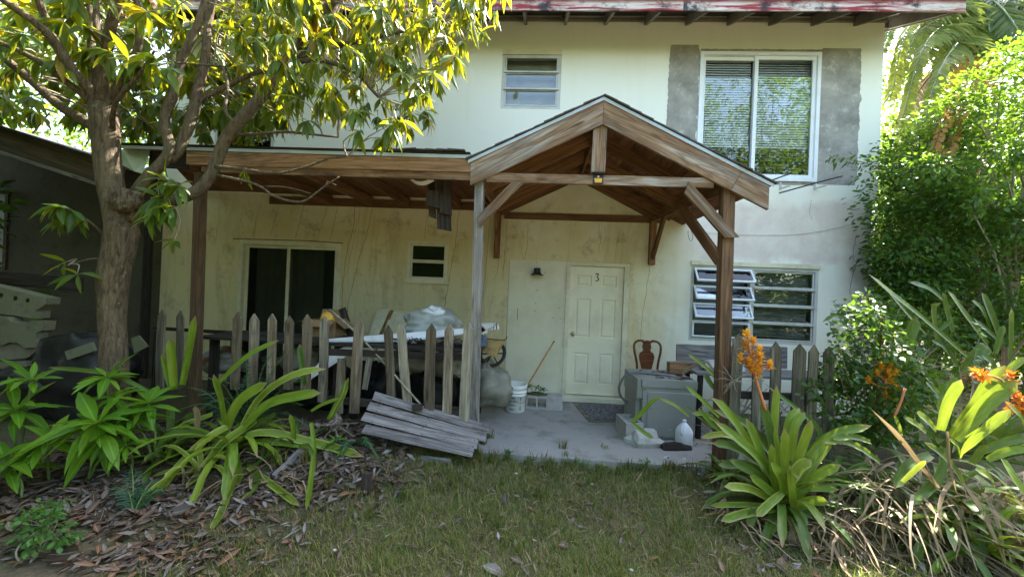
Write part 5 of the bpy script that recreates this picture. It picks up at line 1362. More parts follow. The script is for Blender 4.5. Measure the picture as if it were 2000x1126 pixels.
def norm(a): return a/np.maximum(np.linalg.norm(a, axis=-1, keepdims=True), 1e-9)
def leaf_cloud(name, P, D, N, L, W, tm, mat):
    """P base points, D directions, N approximate normals, L lengths, W half-widths"""
    P, D, N, L, W = map(np.asarray, (P, D, N, L, W))
    D = norm(D); S = norm(np.cross(N, D)); N2 = np.cross(D, S)
    Vs = []; Qs = []; Us = []; off = 0
    pick = RNG.integers(0, len(tm), len(P))
    for t in range(len(tm)):
        m = pick == t
        if not m.any(): continue
        V, Q, U = tm[t]; n = int(m.sum())
        A = (P[m][:, None, :] + D[m][:, None, :]*(V[None, :, 0:1]*L[m][:, None, None]) + S[m][:, None, :]*(V[None, :, 1:2]*W[m][:, None, None]) + N2[m][:, None, :]*(V[None, :, 2:3]*L[m][:, None, None]))
        Vs.append(A.reshape(-1, 3)); Us.append(np.tile(U, (n, 1)))
        Qs.append((Q[None]+(np.arange(n)*len(V))[:, None, None]).reshape(-1, 4)+off); off += n*len(V)
    return np_mesh(name, np.concatenate(Vs), np.concatenate(Qs), np.concatenate(Us), mat)
def whorl(c, axis, n, L, droop=.6, spread=1.0, wr=.125, rs=random):
    """a whorl of leaves round the end of a twig: list of (p, d, nrm, len, halfwidth)"""
    a = Vector(axis).normalized(); e = a.orthogonal().normalized(); f = a.cross(e); out = []
    ph = rs.random()*6.28
    for i in range(n):
        an = ph+i*2.399; h = i/n
        r = e*math.cos(an)+f*math.sin(an)
        d = (r*spread*(1-.45*h)+a*(.25+.8*h)); d.z -= droop*rs.uniform(.5, 1.25); d.normalize()
        nn = a*.8+V3(0, 0, .9)+V3(rs.uniform(-.5, .5), rs.uniform(-.5, .5), rs.uniform(-.3, .3)); 
        l = L*rs.uniform(.62, 1.12)
        out.append((Vector(c)-a*(.05*L*3*(1-h)*rs.random()), d, nn, l, l*wr*rs.uniform(.85, 1.15)))
    return out
leaf_protos = {}
def leaf_objects(lst, mat, key, tm, parent, name='leaf', mats=None):
    """each leaf an object of its own; shared meshes"""
    if key not in leaf_protos:
        ms = []
        for V, Q, U in tm:
            W_ = V.copy(); W_[:, 1] *= .125; ms.append(np_mesh(name, W_, Q, U, mat))
        leaf_protos[key] = ms
    ms = leaf_protos[key]
    for p, d, nn, l, w in lst:
        d = Vector(d).normalized(); s = Vector(nn).cross(d)
        if s.length < 1e-4: s = d.orthogonal()
        s.normalize(); n2 = d.cross(s)
        M = Matrix((d*l, s*(w/.125), n2*l)).transposed().to_4x4(); M.translation = Vector(p)
        obj(name, random.choice(ms), None, parent, M)
def cloud_of(name, lst, tm, mat, parent=None, **kw):
    P = [tuple(x[0]) for x in lst]; D = [tuple(x[1]) for x in lst]; N = [tuple(x[2]) for x in lst]
    return obj(name, leaf_cloud(name, P, D, N, [x[3] for x in lst], [x[4] for x in lst], tm, mat), None, parent, **kw)
def in_poly(x, y, poly):
    c = False; n = len(poly)
    for i in range(n):
        x1, y1 = poly[i]; x2, y2 = poly[i-1]
        if (y1 > y) != (y2 > y) and x < (x2-x1)*(y-y1)/(y2-y1)+x1: c = not c
    return c

def strap(name, pts, w, mat, parent, n=9, fold=.35, up=(0, 0, 1), base=.75, tipf=.86, twist=0.0, blunt=.6):
    """long channelled strap leaf along a curve; w full width in metres"""
    P = spline(pts, n); V = []; UV = []; upv = Vector(up)
    side0 = None
    for i, p in enumerate(P):
        t = (P[min(i+1, n-1)]-P[max(i-1, 0)]).normalized()
        s = t.cross(upv)
        if s.length < .15: s = side0 or t.orthogonal()
        s.normalize()
        if side0 is not None and s.dot(side0) < 0: s = -s
        if side0 is not None: s = (s*.6+side0*.4).normalized()
        side0 = s; nn = s.cross(t).normalized()
        f = i/(n-1)
        ww = base+(1-base)*min(1, f/.3)
        if f > tipf: ww *= max(.04, math.sqrt(max(0, 1-((f-tipf)/(1-tipf))**2))*blunt+(1-blunt)*(1-(f-tipf)/(1-tipf)))
        ww *= w/2; fo = fold*(1-.55*f)
        ww *= 1+.06*noise.noise(V3(p.x*11, p.y*11, p.z*11)); upw = .05*noise.noise(V3(p.x*5+3, p.y*5, p.z*5))*w
        for k in (-1, -.5, 0, .5, 1): V.append(nn*upw*k+p+s*(ww*k*(1-.10*fo*abs(k)))+nn*(ww*fo*(abs(k)**1.6))); UV.append((.5+.5*k, f))
    Q = [(i*5+k, (i+1)*5+k, (i+1)*5+k+1, i*5+k+1) for i in range(n-1) for k in range(4)]
    return obj(name, np_mesh(name, [tuple(v) for v in V], Q, UV, mat), None, parent)
def pxstrap(parent, pts, Y0, Y1, w, mat, **kw):
    kw.setdefault('up', (0, -1, .75)); w *= .92/math.sqrt(1+((pts[len(pts)//2][0]-CX)/F_PX)**2)
    """pts pixel polyline from base to tip; depth runs from Y0 to Y1 along it"""
    n = len(pts); out = []
    for i, (x, y) in enumerate(pts):
        f = i/(n-1); Y = Y0+(Y1-Y0)*f
        p = at(x, y, Y); g = gz(p.x, p.y)+.012
        if p.z < g:
            q = atz(x, y, g); 
            if q.y > -5 and q.y < Y+.8: p = q
        out.append(p)
    return strap('leaf', out, w, MT[mat], parent, **kw)
def rosette(parent, c, n, L, w, mat, seedv, el=(75, 5), arch=.8, az=(0, 360), dry=0, nm='leaf'):
    rs = random.Random(seedv)
    for i in range(n):
        f = i/max(1, n-1); a = rad(rs.uniform(*az)) if az != (0, 360) else i*2.399+rs.uniform(-.25, .25)
        e = rad(el[0]+(el[1]-el[0])*f+rs.uniform(-8, 8)); l = L*rs.uniform(.7, 1.1)*(.6+.4*min(1, f*2+.3))
        d = V3(math.cos(a), math.sin(a), 0); pts = []; p = Vector(c)+d*.03; ee = e
        for k in range(6):
            pts.append(p.copy()); p = p+(d*math.cos(ee)+V3(0, 0, math.sin(ee)))*(l/5); ee -= arch*rs.uniform(.14, .34)*(1+.3*k)
            g = gz(p.x, p.y)+.01
            if p.z < g: p.z = g; ee = max(ee, -.05)
        strap(nm, pts, w*rs.uniform(.8, 1.15), MT[mat], parent, n=8, fold=.4)

# ================================================================ mango tree
TY = -2.78
mango = thing('mango_tree', 'tall mango tree with a forked grey trunk in front of the annex', 'tree', (at(222, 700, TY).x, TY, gz(at(222, 700, TY).x, TY)))
S_T = F_PX/(TY+D_WALL)
def limb(px, Ys, r, name='branch', n=None, smooth=True, seg=10):
    k = len(px); Y = [Ys[0]+(Ys[1]-Ys[0])*i/(k-1) for i in range(k)]
    P = [at(x, y, yy) for (x, y), yy in zip(px, Y)]
    n = n or k*4
    sp = spline(P, n)
    R = [np.interp(i/(n-1), np.linspace(0, 1, len(r)), r)/F_PX*(sp[i].y+D_WALL)/math.sqrt(1+((pix(sp[i])[0]-CX)/F_PX)**2)*(1+.05*noise.noise(V3(i*.8, r[0], 0))) for i in range(n)]
    sp = [p+V3(noise.noise(p*5), noise.noise(p*5+V3(9, 0, 0)), 0)*.006 for p in sp]
    m = MB(); m.tube(sp, R, seg); return obj(name, m, MT['bark'], mango, smooth=True), sp
limb_pts = []
def add_limb(*a, **k):
    o, sp = limb(*a, **k); limb_pts.extend(sp); return o
# trunk with a knobby burl
k_ = [(226, 905), (224, 800), (222, 700), (219, 620), (222, 540), (236, 470), (232, 420), (218, 370), (209, 310), (206, 260), (203, 205)]
P = [at(x, y, TY) for x, y in k_]; r_ = [52, 44, 39, 36, 35, 41, 43, 38, 35, 36, 40]
sp = spline(P, 48); n_ = 18; vs = []
for i, p in enumerate(sp):
    r0 = np.interp(i/47, np.linspace(0, 1, len(r_)), r_)/S_T/1.56
    for k in range(n_):
        a = 2*math.pi*k/n_; d = V3(math.cos(a), math.sin(a), 0)
        q = 1+.035*noise.noise(V3(d.x*1.5, d.y*1.5, p.z*1.6))+.03*noise.noise(V3(d.x*3, d.y*3, p.z*7))
        bz = math.exp(-((p.z-at(240, 450, TY).z)/.16)**2); q += bz*.25*max(0, noise.noise(V3(d.x*2+3, d.y*2, p.z*6)))
        vs.append(p+d*r0*q)
m = MB(); m.add(vs, [(i*n_+k, i*n_+(k+1) % n_, (i+1)*n_+(k+1) % n_, (i+1)*n_+k) for i in range(47) for k in range(n_)]+[tuple(47*n_+k for k in range(n_))])
obj('trunk', m, MT['bark'], mango, smooth=True)
p = at(248, 395, TY-.05); m = MB(); o = lump('burl', p, (.12, .11, .11), MT['bark'], 2.2, .4, parent=mango)
add_limb([(196, 222), (178, 178), (147, 147), (111, 89), (80, 53), (13, 5), (-60, -50)], (TY, -3.4), [19, 15, 15, 12, 11, 9])
add_limb([(113, 92), (92, 45), (75, 0), (55, -70)], (-3.05, -3.2), [12, 10, 9])
add_limb([(190, 216), (173, 196), (147, 173), (75, 120), (0, 84), (-90, 60)], (TY, -3.2), [12, 9, 8, 7])
add_limb([(196, 258), (165, 236), (120, 209), (58, 155), (0, 107), (-90, 40)], (TY, -2.5), [16, 14, 12, 10])
add_limb([(193, 225), (180, 170), (182, 90), (178, 0), (182, -90)], (TY, -2.5), [18, 14, 12, 10])
add_limb([(207, 225), (197, 195), (200, 133), (213, 67), (231, 0), (255, -90)], (TY, -2.9), [20, 17, 14, 12, 10])
add_limb([(202, 120), (191, 67), (186, 0), (176, -60)], (-2.85, -2.8), [9, 8, 7])
add_limb([(210, 222), (216, 190), (253, 129), (271, 80), (267, 0), (262, -80)], (TY, -3.0), [12, 10, 8, 7])
add_limb([(222, 255), (220, 228), (231, 195), (275, 142), (300, 100)], (TY, -3.25), [7, 6, 5, 4])
add_limb([(236, 420), (285, 350), (331, 296), (320, 235), (338, 187), (355, 120), (382, 58), (402, 0), (420, -70)], (TY, -2.6), [16, 15, 13, 12, 11, 9, 8, 7])
add_limb([(318, 312), (346, 302), (373, 231), (386, 178), (400, 120), (408, 40), (430, -60)], (-2.72, -2.3), [12, 13, 12, 10, 8, 7])
add_limb([(384, 205), (400, 190), (435, 173), (500, 142), (560, 132)], (-2.55, -2.3), [6, 6, 5, 4])
add_limb([(246, 430), (330, 396), (385, 373), (412, 340), (444, 267), (500, 202), (544, 140), (567, 102), (651, 0), (700, -60)], (TY, -2.45), [15, 15, 14, 14, 14, 13, 11, 10, 9, 8])
add_limb([(540, 146), (598, 107), (646, 36), (670, -20)], (-2.55, -2.1), [10, 9, 8])
add_limb([(610, 100), (700, 80), (790, 60), (870, 40)], (-2.3, -1.9), [7, 5, 4, 3])
add_limb([(560, 125), (620, 118), (690, 140), (740, 190)], (-2.5, -2.5), [6, 5, 4, 3])
add_limb([(444, 262), (500, 262), (560, 258), (660, 268)], (-2.62, -2.6), [4, 3.4, 3, 2])
add_limb([(436, 130), (445, 170), (440, 215), (455, 238)], (-2.6, -2.9), [4, 3.5, 4, 4])
add_limb([(438, 130), (400, 127), (340, 122)], (-2.6, -3.0), [3.4, 3, 2])
# bare twigs in front of the lean-to beam
add_limb([(420, 325), (470, 330), (540, 338), (600, 325), (640, 310), (678, 306)], (-2.7, -2.62), [4.5, 4, 3.2, 2.5, 1.6], seg=6)
add_limb([(424, 342), (500, 360), (540, 385), (590, 394), (625, 370), (662, 345)], (-2.7, -2.75), [4, 3.4, 3, 2.4, 1.4], seg=6)
add_limb([(515, 364), (560, 366), (608, 378)], (-2.7, -2.7), [2.2, 1.8, 1.2], seg=5)
add_limb([(636, 364), (640, 355), (658, 362)], (-2.74, -2.74), [1.6, 1.4, 1], seg=5)
# low twigs that carry the hanging leaf bunches
add_limb([(250, 400), (290, 372), (318, 350)], (TY, -2.95), [6, 5, 4], seg=6)
add_limb([(215, 470), (170, 430), (120, 405)], (TY, -3.05), [5, 4, 3], seg=6)
add_limb([(215, 510), (180, 505), (125, 520)], (TY, -2.95), [4, 3, 2], seg=6)
LP = np.array([tuple(p) for p in limb_pts])

lv_near = []; lv_all = []; tips = []
rs = random.Random(31)
# hanging bunches read off the photograph: px, py, Y, leaves, length, droop
for px, py, Y, n, L, dr in [(300, 112, -3.4, 13, .21, 1.3), (330, 130, -3.35, 7, .22, 1.5), (470, 62, -3.2, 12, .20, 1.3), (500, 80, -3.1, 9, .22, 1.6), (250, 118, -3.4, 5, .2, .5),
                            (580, 190, -3.0, 12, .19, 1.4), (640, 170, -3.0, 11, .19, 1.4), (690, 215, -2.9, 12, .19, 1.4), (745, 268, -2.8, 12, .17, 1.3), (700, 255, -2.85, 10, .19, 1.5), (600, 235, -2.85, 8, .17, 1.3),
                            (800, 190, -2.4, 12, .2, 1.3), (835, 180, -2.2, 12, .2, 1.3), (905, 80, -2.1, 12, .2, 1.2), (940, 62, -2.0, 9, .2, 1.1), (770, 235, -2.6, 8, .19, 1.2), (560, 70, -3.0, 9, .2, 1.2),
                            (325, 352, -2.95, 11, .22, .55), (350, 362, -2.92, 9, .2, .8), (310, 385, -2.97, 12, .25, 1.3), (335, 405, -2.93, 10, .24, 1.5), (300, 420, -3.0, 8, .22, 1.2),
                            (115, 402, -3.05, 13, .20, .7), (140, 410, -3.0, 11, .19, .9), (165, 430, -2.95, 9, .17, .9), (120, 430, -3.0, 8, .17, 1.0), (128, 512, -2.95, 5, .18, .35), (150, 535, -2.95, 5, .2, .6), (478, 335, -2.62, 6, .15, .9), (340, 470, -2.9, 7, .15, .6)]:
    c = at(px, py, Y); ax = V3(rs.uniform(-.4, .4), -.5, -.1+rs.uniform(-.2, .2))
    lv_near += whorl(c, ax, n, L, dr, 1.0, .125, rs); tips.append(c)
def fill(n, x0, x1, y0, y1, Y0, Y1, poly=None, L=.2, dr=.8, up=.3, dst=None, lo=9, hi=14):
    c = 0; g = 0
    while c < n and g < n*20:
        g += 1; x, y = rs.uniform(x0, x1), rs.uniform(y0, y1)
        if poly and not in_poly(x, y, poly): continue
        Y = rs.uniform(Y0, Y1); p = at(x, y, Y)
        if p.y > -.35: continue
        ax = V3(rs.uniform(-.7, .7), rs.uniform(-.8, .3), rs.uniform(-.3, .3)+up)
        dst.extend(whorl(p, ax, rs.randint(lo, hi), L*rs.uniform(.85, 1.1), dr, 1.0, .125, rs)); tips.append(p); c += 1
PB = [(430, -60), (1000, -60), (968, 60), (905, 105), (860, 165), (838, 232), (780, 275), (740, 268), (690, 225), (620, 215), (540, 160), (440, 90)]
PA = [(-60, -40), (620, -40), (600, 180), (560, 240), (480, 262), (300, 262), (240, 250), (160, 235), (60, 232), (-60, 215)]
fill(250, -60, 620, -40, 265, -2.35, -.75, PA, .235, 1.3, .1, lv_all)
fill(90, 230, 620, 120, 268, -2.2, -.75, PA, .225, 1.3, .1, lv_all)
fill(34, -60, 300, -40, 130, -3.3, -2.4, None, .23, 1.1, .2, lv_all)
fill(190, 430, 1000, -60, 300, -2.9, -.9, PB, .22, 1.5, .1, lv_all)
fill(34, 520, 860, -40, 150, -3.2, -2.3, None, .22, 1.5, .1, lv_all)
fill(80, 300, 900, -400, -40, -3.4, -.9, None, .23, 1.0, .3, lv_all, 8, 11)
fill(230, -520, 330, -520, -40, -3.6, -.9, None, .23, 1.0, .3, lv_all, 8, 11)  # unseen crown at the upper left, kept dense for darkness below
n_ = 0
while n_ < 150:            # unseen crown whorls added above the picture to shade the left
    p = V3(rs.uniform(-6.0, -1.2), rs.uniform(-5.6, -3.0), rs.uniform(3.4, 6.6)); x, y = pix(p)
    if p.y > -6.0 and y > -330 and -300 < x < 2300: continue
    if ((p.x+3.6)/2.6)**2+((p.y+4)/1.9)**2+((p.z-4.8)/1.9)**2 > 1: continue
    lv_all.extend(whorl(p, (rs.uniform(-.7, .7), rs.uniform(-.8, .3), .3), 10, .24, 1.0, 1.0, .125, rs)); tips.append(p); n_ += 1
# twigs to the nearest limb
tw = MB()
for c in tips:
    d = LP-np.array(tuple(c)); k = int((d*d).sum(1).argmin()); q = Vector(LP[k])
    if (q-c).length > .9: q = c+(q-c).normalized()*.12
    e = V3(rs.uniform(-1, 1), rs.uniform(-1, 1), rs.uniform(0, 1))*.06
    tw.tube(spline([q, q.lerp(c, .5)+e, c], 5), [.008, .0065, .005, .004, .003], 4, False)
obj('twig', tw, MT['twig'], mango, smooth=True, kind='stuff')
# the 300 leaves that show largest are parts; the rest is one mass
def score(l):
    x, y = pix(l[0])
    if not (-20 < x < 2020 and -20 < y < 1140): return 1e9
    return (Vector(l[0])-CAM).length
lv_near.sort(key=score); lv_all.sort(key=score)
heroes = lv_near[:290]; rest = lv_near[290:]
if len(heroes) < 300: k = 300-len(heroes); heroes += lv_all[:k]; lv_all = lv_all[k:]
leaf_objects(heroes, MT['mango'], 'mango', T_MANGO, mango)
rs.shuffle(lv_all); k = len(lv_all)//14
cloud_of('yellowing_foliage', lv_all[:k], T_MANGO, MT['mango_y'], mango, kind='stuff')
cloud_of('foliage', lv_all[k:]+rest, T_MANGO, MT['mango'], mango, kind='stuff')

# ================================================================ saplings at the foot of the mango
def sapling(base_px, Yb, tops, lab, stem=.008):
    b = at(base_px[0], base_px[1], Yb); b.z = gz(b.x, b.y)
    t = thing('mango_sapling', lab, 'sapling', b, group='saplings under the mango tree')
    for (px, py, Y, n, L, dr) in tops:
        c = at(px, py, Y); m = MB(); m.tube(spline([b, b.lerp(c, .5)+V3(rs.uniform(-.04, .04), .02, 0), c], 8), [stem*1.2]*4+[stem]*4, 6); obj('stem', m, MT['stem_green'], t, smooth=True)
        leaf_objects(whorl(c, V3(rs.uniform(-.15, .15), -.25, 1), n, L, dr, 1.1, .125, rs), MT['sapling'], 'sapling', T_MANGO, t)
sapling((170, 960), -3.2, [(190, 825, -3.2, 22, .37, .62), (205, 845, -3.18, 14, .35, 1.1)], 'bright green mango sapling with the largest leaf whorl, at the bare soil')
sapling((30, 930), -3.2, [(30, 800, -3.2, 20, .32, .6), (62, 740, -3.15, 14, .26, .4)], 'mango sapling with sunlit leaves at the edge of the picture')
sapling((215, 900), -2.95, [(208, 735, -2.98, 15, .25, .55), (222, 775, -2.98, 13, .25, .8)], 'mango sapling growing against the mango trunk')
sapling((300, 930), -2.95, [(288, 785, -2.95, 17, .28, .6), (260, 815, -3.0, 13, .27, .8)], 'mango sapling between the trunk and the arching bromeliad')
sapling((95, 960), -3.25, [(95, 860, -3.3, 20, .33, .8)], 'low mango sapling with drooping leaves over the leaf litter')
sapling((40, 1010), -3.45, [(10, 905, -3.45, 16, .30, .7)], 'low mango sapling at the very edge above the small shrub')
sapling((250, 960), -3.1, [(245, 868, -3.15, 14, .22, .8)], 'small mango sapling between the big whorl and the small dark cycad')
sapling((700, 905), -2.62, [(655, 860, -2.66, 5, .14, .2), (672, 880, -2.68, 3, .11, .3)], 'tiny mango seedling beside the pallet', .004)

# ================================================================ bromeliads
def C3(x, y): return (240+.4085*x, 580+.4085*y)
bb_ = at(452, 850, -2.82)
bro = thing('bromeliad', 'large arching bromeliad with pale edged leaves in front of the picket fence', 'bromeliad', (bb_.x, -2.82, gz(bb_.x, -2.82)))
for pts, Y0, Y1, w, mt in [
    ([(500, 620), (400, 680), (270, 810), (120, 985)], -2.85, -3.15, 50, 'brom_stripe'), ([(640, 590), (480, 700), (380, 830), (300, 915)], -2.8, -3.1, 46, 'brom_stripe'),
    ([(440, 640), (340, 740), (285, 820)], -2.84, -3.05, 34, 'brom_stripe'), ([(490, 650), (560, 500), (690, 408)], -2.85, -2.75, 55, 'brom'), ([(580, 620), (700, 510), (850, 470), (948, 458)], -2.84, -2.78, 46, 'brom'),
    ([(560, 640), (650, 490), (760, 400), (870, 355), (972, 343)], -2.8, -2.6, 34, 'brom_stripe'), ([(440, 430), (600, 280), (747, 205)], -2.7, -2.5, 28, 'brom'), ([(492, 610), (470, 480), (434, 368)], -2.85, -2.95, 30, 'brom'),
    ([(590, 660), (700, 645), (850, 680), (1000, 715), (1152, 762)], -2.85, -2.62, 36, 'brom_stripe'), ([(520, 700), (530, 760), (556, 900)], -2.9, -3.1, 52, 'brom'), ([(548, 850), (520, 910), (470, 1030), (425, 1115)], -3.1, -3.4, 42, 'brom_stripe'),
    ([(902, 600), (915, 720), (897, 900), (878, 1018)], -2.75, -3.05, 22, 'brom'), ([(600, 810), (720, 900), (846, 996)], -2.9, -3.1, 26, 'brom_stripe'), ([(620, 690), (780, 700), (900, 716)], -2.8, -2.75, 22, 'brom'),
    ([(430, 560), (280, 620), (170, 730), (85, 800)], -2.75, -2.95, 32, 'brom_stripe'), ([(400, 660), (280, 650), (195, 680), (165, 790)], -2.8, -2.98, 40, 'brom_dark'), ([(330, 640), (250, 700), (205, 780)], -2.8, -2.98, 22, 'brom'),
    ([(250, 440), (238, 300), (226, 198)], -2.7, -2.68, 46, 'brom'), ([(290, 420), (320, 260), (347, 88)], -2.68, -2.64, 42, 'brom'), ([(225, 430), (205, 350), (188, 268)], -2.7, -2.7, 22, 'brom'),
    ([(985, 585), (1040, 480), (1080, 385)], -2.5, -2.42, 24, 'brom'), ([(1000, 575), (1060, 460), (1072, 400)], -2.5, -2.42, 18, 'brom_stripe'), ([(870, 420), (855, 320), (846, 222)], -2.5, -2.45, 24, 'brom_dark'), ([(900, 545), (960, 510), (1035, 483)], -2.55, -2.5, 16, 'brom'),
    ([(600, 560), (560, 680), (470, 690), (380, 760)], -2.8, -2.95, 28, 'brom_dark'), ([(730, 560), (640, 610), (560, 650)], -2.75, -2.85, 30, 'brom_dark'), ([(460, 700), (330, 790), (120, 862)], -2.85, -3.1, 16, 'brom_stripe'),
    ([(360, 640), (360, 560), (345, 520)], -2.85, -2.9, 36, 'brom_dry'), ([(820, 700), (815, 620), (800, 560)], -2.75, -2.75, 22, 'brom'), ([(600, 790), (640, 900), (560, 970)], -2.9, -3.1, 24, 'brom_dark')]:
    P = [C3(*q) for q in pts]; s_ = F_PX/((Y0+Y1)/2+D_WALL)
    pxstrap(bro, P, Y0, Y1, w*.4085/s_*1.45, mt, n=11)
rosette(bro, (bb_.x, -2.80, gz(bb_.x, -2.8)+.06), 24, .75, .055, 'brom', 5, (60, 0), 1.0)
pxstrap(bro, [(312, 776), (260, 748), (205, 728), (95, 717)], -2.75, -2.95, .06, 'brom_dark', n=11)
for px_, Y_, n_, sd_ in ((330, -2.9, 14, 81), (395, -3.05, 10, 82), (580, -2.7, 10, 83)):
    q_ = at(px_, 900, Y_); rosette(bro, (q_.x, Y_, gz(q_.x, Y_)+.03), n_, .45, .045, 'brom_dark' if sd_ != 82 else 'brom_stripe', sd_, (70, 0), .9)
rosette(bro, (at(330, 800, -2.65).x, -2.62, .1), 9, .55, .06, 'brom_dark', 8, (80, 25), .8)

def bract_cluster(parent, c, r, mat, seedv, axis=(0, 0, 1), n=26):
    rs2 = random.Random(seedv); lst = []
    a = Vector(axis).normalized(); e = a.orthogonal(); f = a.cross(e)
    for i in range(n):
        an = i*2.399; h = (i/n)
        d = (e*math.cos(an)+f*math.sin(an))*(1.05-.9*h)+a*(.25+.9*h); d += V3(rs2.uniform(-.2, .2), rs2.uniform(-.2, .2), rs2.uniform(-.2, .2))
        lst.append((Vector(c)+a*r*(h-.5)*.7, d, a+V3(.1, .2, .3), r*rs2.uniform(.75, 1.15), r*.21))
    cloud_of('flower_head', lst, T_OVAL, MT[mat], parent)
def inflorescence(parent, stem_px, Y, heads, conv, mat, r, axis=(0, 0, 1)):
    P = [at(*conv(*q), Y) for q in stem_px]; m = MB(); m.tube(spline(P, 12), list(np.linspace(.014, .006, 12)), 7); obj('flower_stem', m, MT['flower_stem'], parent, smooth=True)
    tops = spline(P, 12)
    for i, (x, y) in enumerate(heads):
        c = at(*conv(x, y), Y+random.uniform(-.05, .05))
        q = min(tops, key=lambda t: (t-c+V3(0, 0, .05)).length); m = MB(); m.tube([q, c], [.005, .004], 5); obj('flower_stalk', m, MT['flower_stem'], parent)
        bract_cluster(parent, c, r*random.uniform(.85, 1.15), mat, i+int(x), axis)

def C4(x, y): return (1350+.4493*x, 620+.4493*y)
MY = -2.98; mb_ = at(*C4(405, 860), MY)
brm = thing('bromeliad', 'big green bromeliad with a tall orange flower spike at the lawn edge', 'bromeliad', (mb_.x, MY, gz(mb_.x, MY)))
for pts, Y0, Y1, w, mt in [
    ([(400, 790), (300, 620), (180, 510), (103, 453)], 0, -.15, 46, 'brom'), ([(380, 770), (260, 560), (150, 400), (83, 343)], 0, .1, 42, 'brom'), ([(350, 740), (290, 560), (238, 436)], -.02, -.02, 46, 'brom'), ([(385, 720), (335, 480), (300, 352)], .05, .08, 52, 'brom_dark'),
    ([(350, 640), (358, 460), (372, 292)], .05, .12, 40, 'brom'), ([(405, 760), (403, 600), (405, 480)], -.05, -.12, 46, 'brom'), ([(362, 760), (350, 640), (348, 548)], -.04, -.1, 42, 'brom'), ([(385, 720), (374, 570), (362, 478)], -.02, .0, 28, 'brom'),
    ([(425, 720), (480, 560), (522, 443)], -.03, -.08, 46, 'brom'), ([(395, 600), (425, 450), (472, 393)], .05, .15, 42, 'brom'), ([(425, 620), (450, 470), (494, 412)], .03, .1, 42, 'brom'), ([(440, 740), (550, 560), (640, 500), (785, 468)], 0, .05, 46, 'brom'),
    ([(430, 760), (520, 650), (612, 528)], .02, .1, 38, 'brom'), ([(450, 790), (540, 690), (650, 638)], -.05, -.15, 46, 'brom'), ([(440, 830), (520, 796), (597, 800)], -.08, -.22, 46, 'brom'), ([(430, 810), (480, 745), (645, 745)], -.03, -.12, 32, 'brom'),
    ([(415, 740), (465, 650), (524, 620)], -.05, -.1, 52, 'brom_stripe'), ([(400, 770), (385, 690), (345, 628)], -.1, -.16, 52, 'brom'), ([(380, 790), (310, 730), (255, 688)], -.08, -.16, 46, 'brom'), ([(370, 750), (280, 680), (168, 618)], -.02, -.08, 46, 'brom_dark'),
    ([(360, 800), (250, 742), (143, 733)], -.08, -.2, 38, 'brom_stripe'), ([(380, 710), (230, 640), (118, 640)], .02, .0, 46, 'brom_dark'), ([(395, 760), (335, 810), (283, 862)], -.12, -.25, 36, 'brom_stripe'), ([(360, 830), (230, 850), (128, 882)], -.1, -.22, 36, 'brom_stripe'),
    ([(330, 815), (200, 812), (78, 815)], -.05, -.1, 24, 'brom_stripe'), ([(445, 860), (436, 770), (428, 640)], -.12, -.18, 44, 'brom'), ([(460, 840), (482, 870), (478, 908)], -.15, -.26, 44, 'brom_dark'), ([(400, 870), (340, 930), (308, 982)], -.14, -.3, 32, 'brom'),
    ([(300, 640), (180, 560), (92, 545)], .05, .05, 40, 'brom_dark'), ([(300, 600), (160, 510), (40, 520)], .1, .12, 30, 'brom_stripe'), ([(470, 840), (550, 870), (580, 905)], -.1, -.2, 40, 'brom_dark'), ([(350, 600), (250, 470), (100, 400)], .15, .22, 44, 'brom_dark'),
    ([(420, 640), (560, 500), (330, 295)], .2, .3, 30, 'brom_dark'), ([(280, 820), (265, 860), (250, 905)], -.12, -.2, 40, 'brom_dark'), ([(420, 860), (440, 920), (425, 985)], -.15, -.28, 30, 'brom_dry'), ([(440, 870), (480, 930), (470, 985)], -.15, -.28, 34, 'brom_dry')]:
    P = [C4(*q) for q in pts]; s_ = F_PX/(MY+D_WALL)
    pxstrap(brm, P, MY+Y0, MY+Y1, w*.4493/s_*1.1, mt, n=10, fold=.45)
rosette(brm, (mb_.x, MY+.06, gz(mb_.x, MY)+.08), 40, .72, .052, 'brom_dark', 15, (78, 0), .8)
inflorescence(brm, [(322, 400), (300, 330), (282, 268), (268, 200), (250, 110)], MY+.05, [(243, 88), (268, 112), (238, 135), (296, 150), (216, 187), (262, 172), (262, 232), (296, 212), (342, 216), (290, 246), (300, 180), (250, 205)], C4, 'flower', .056)

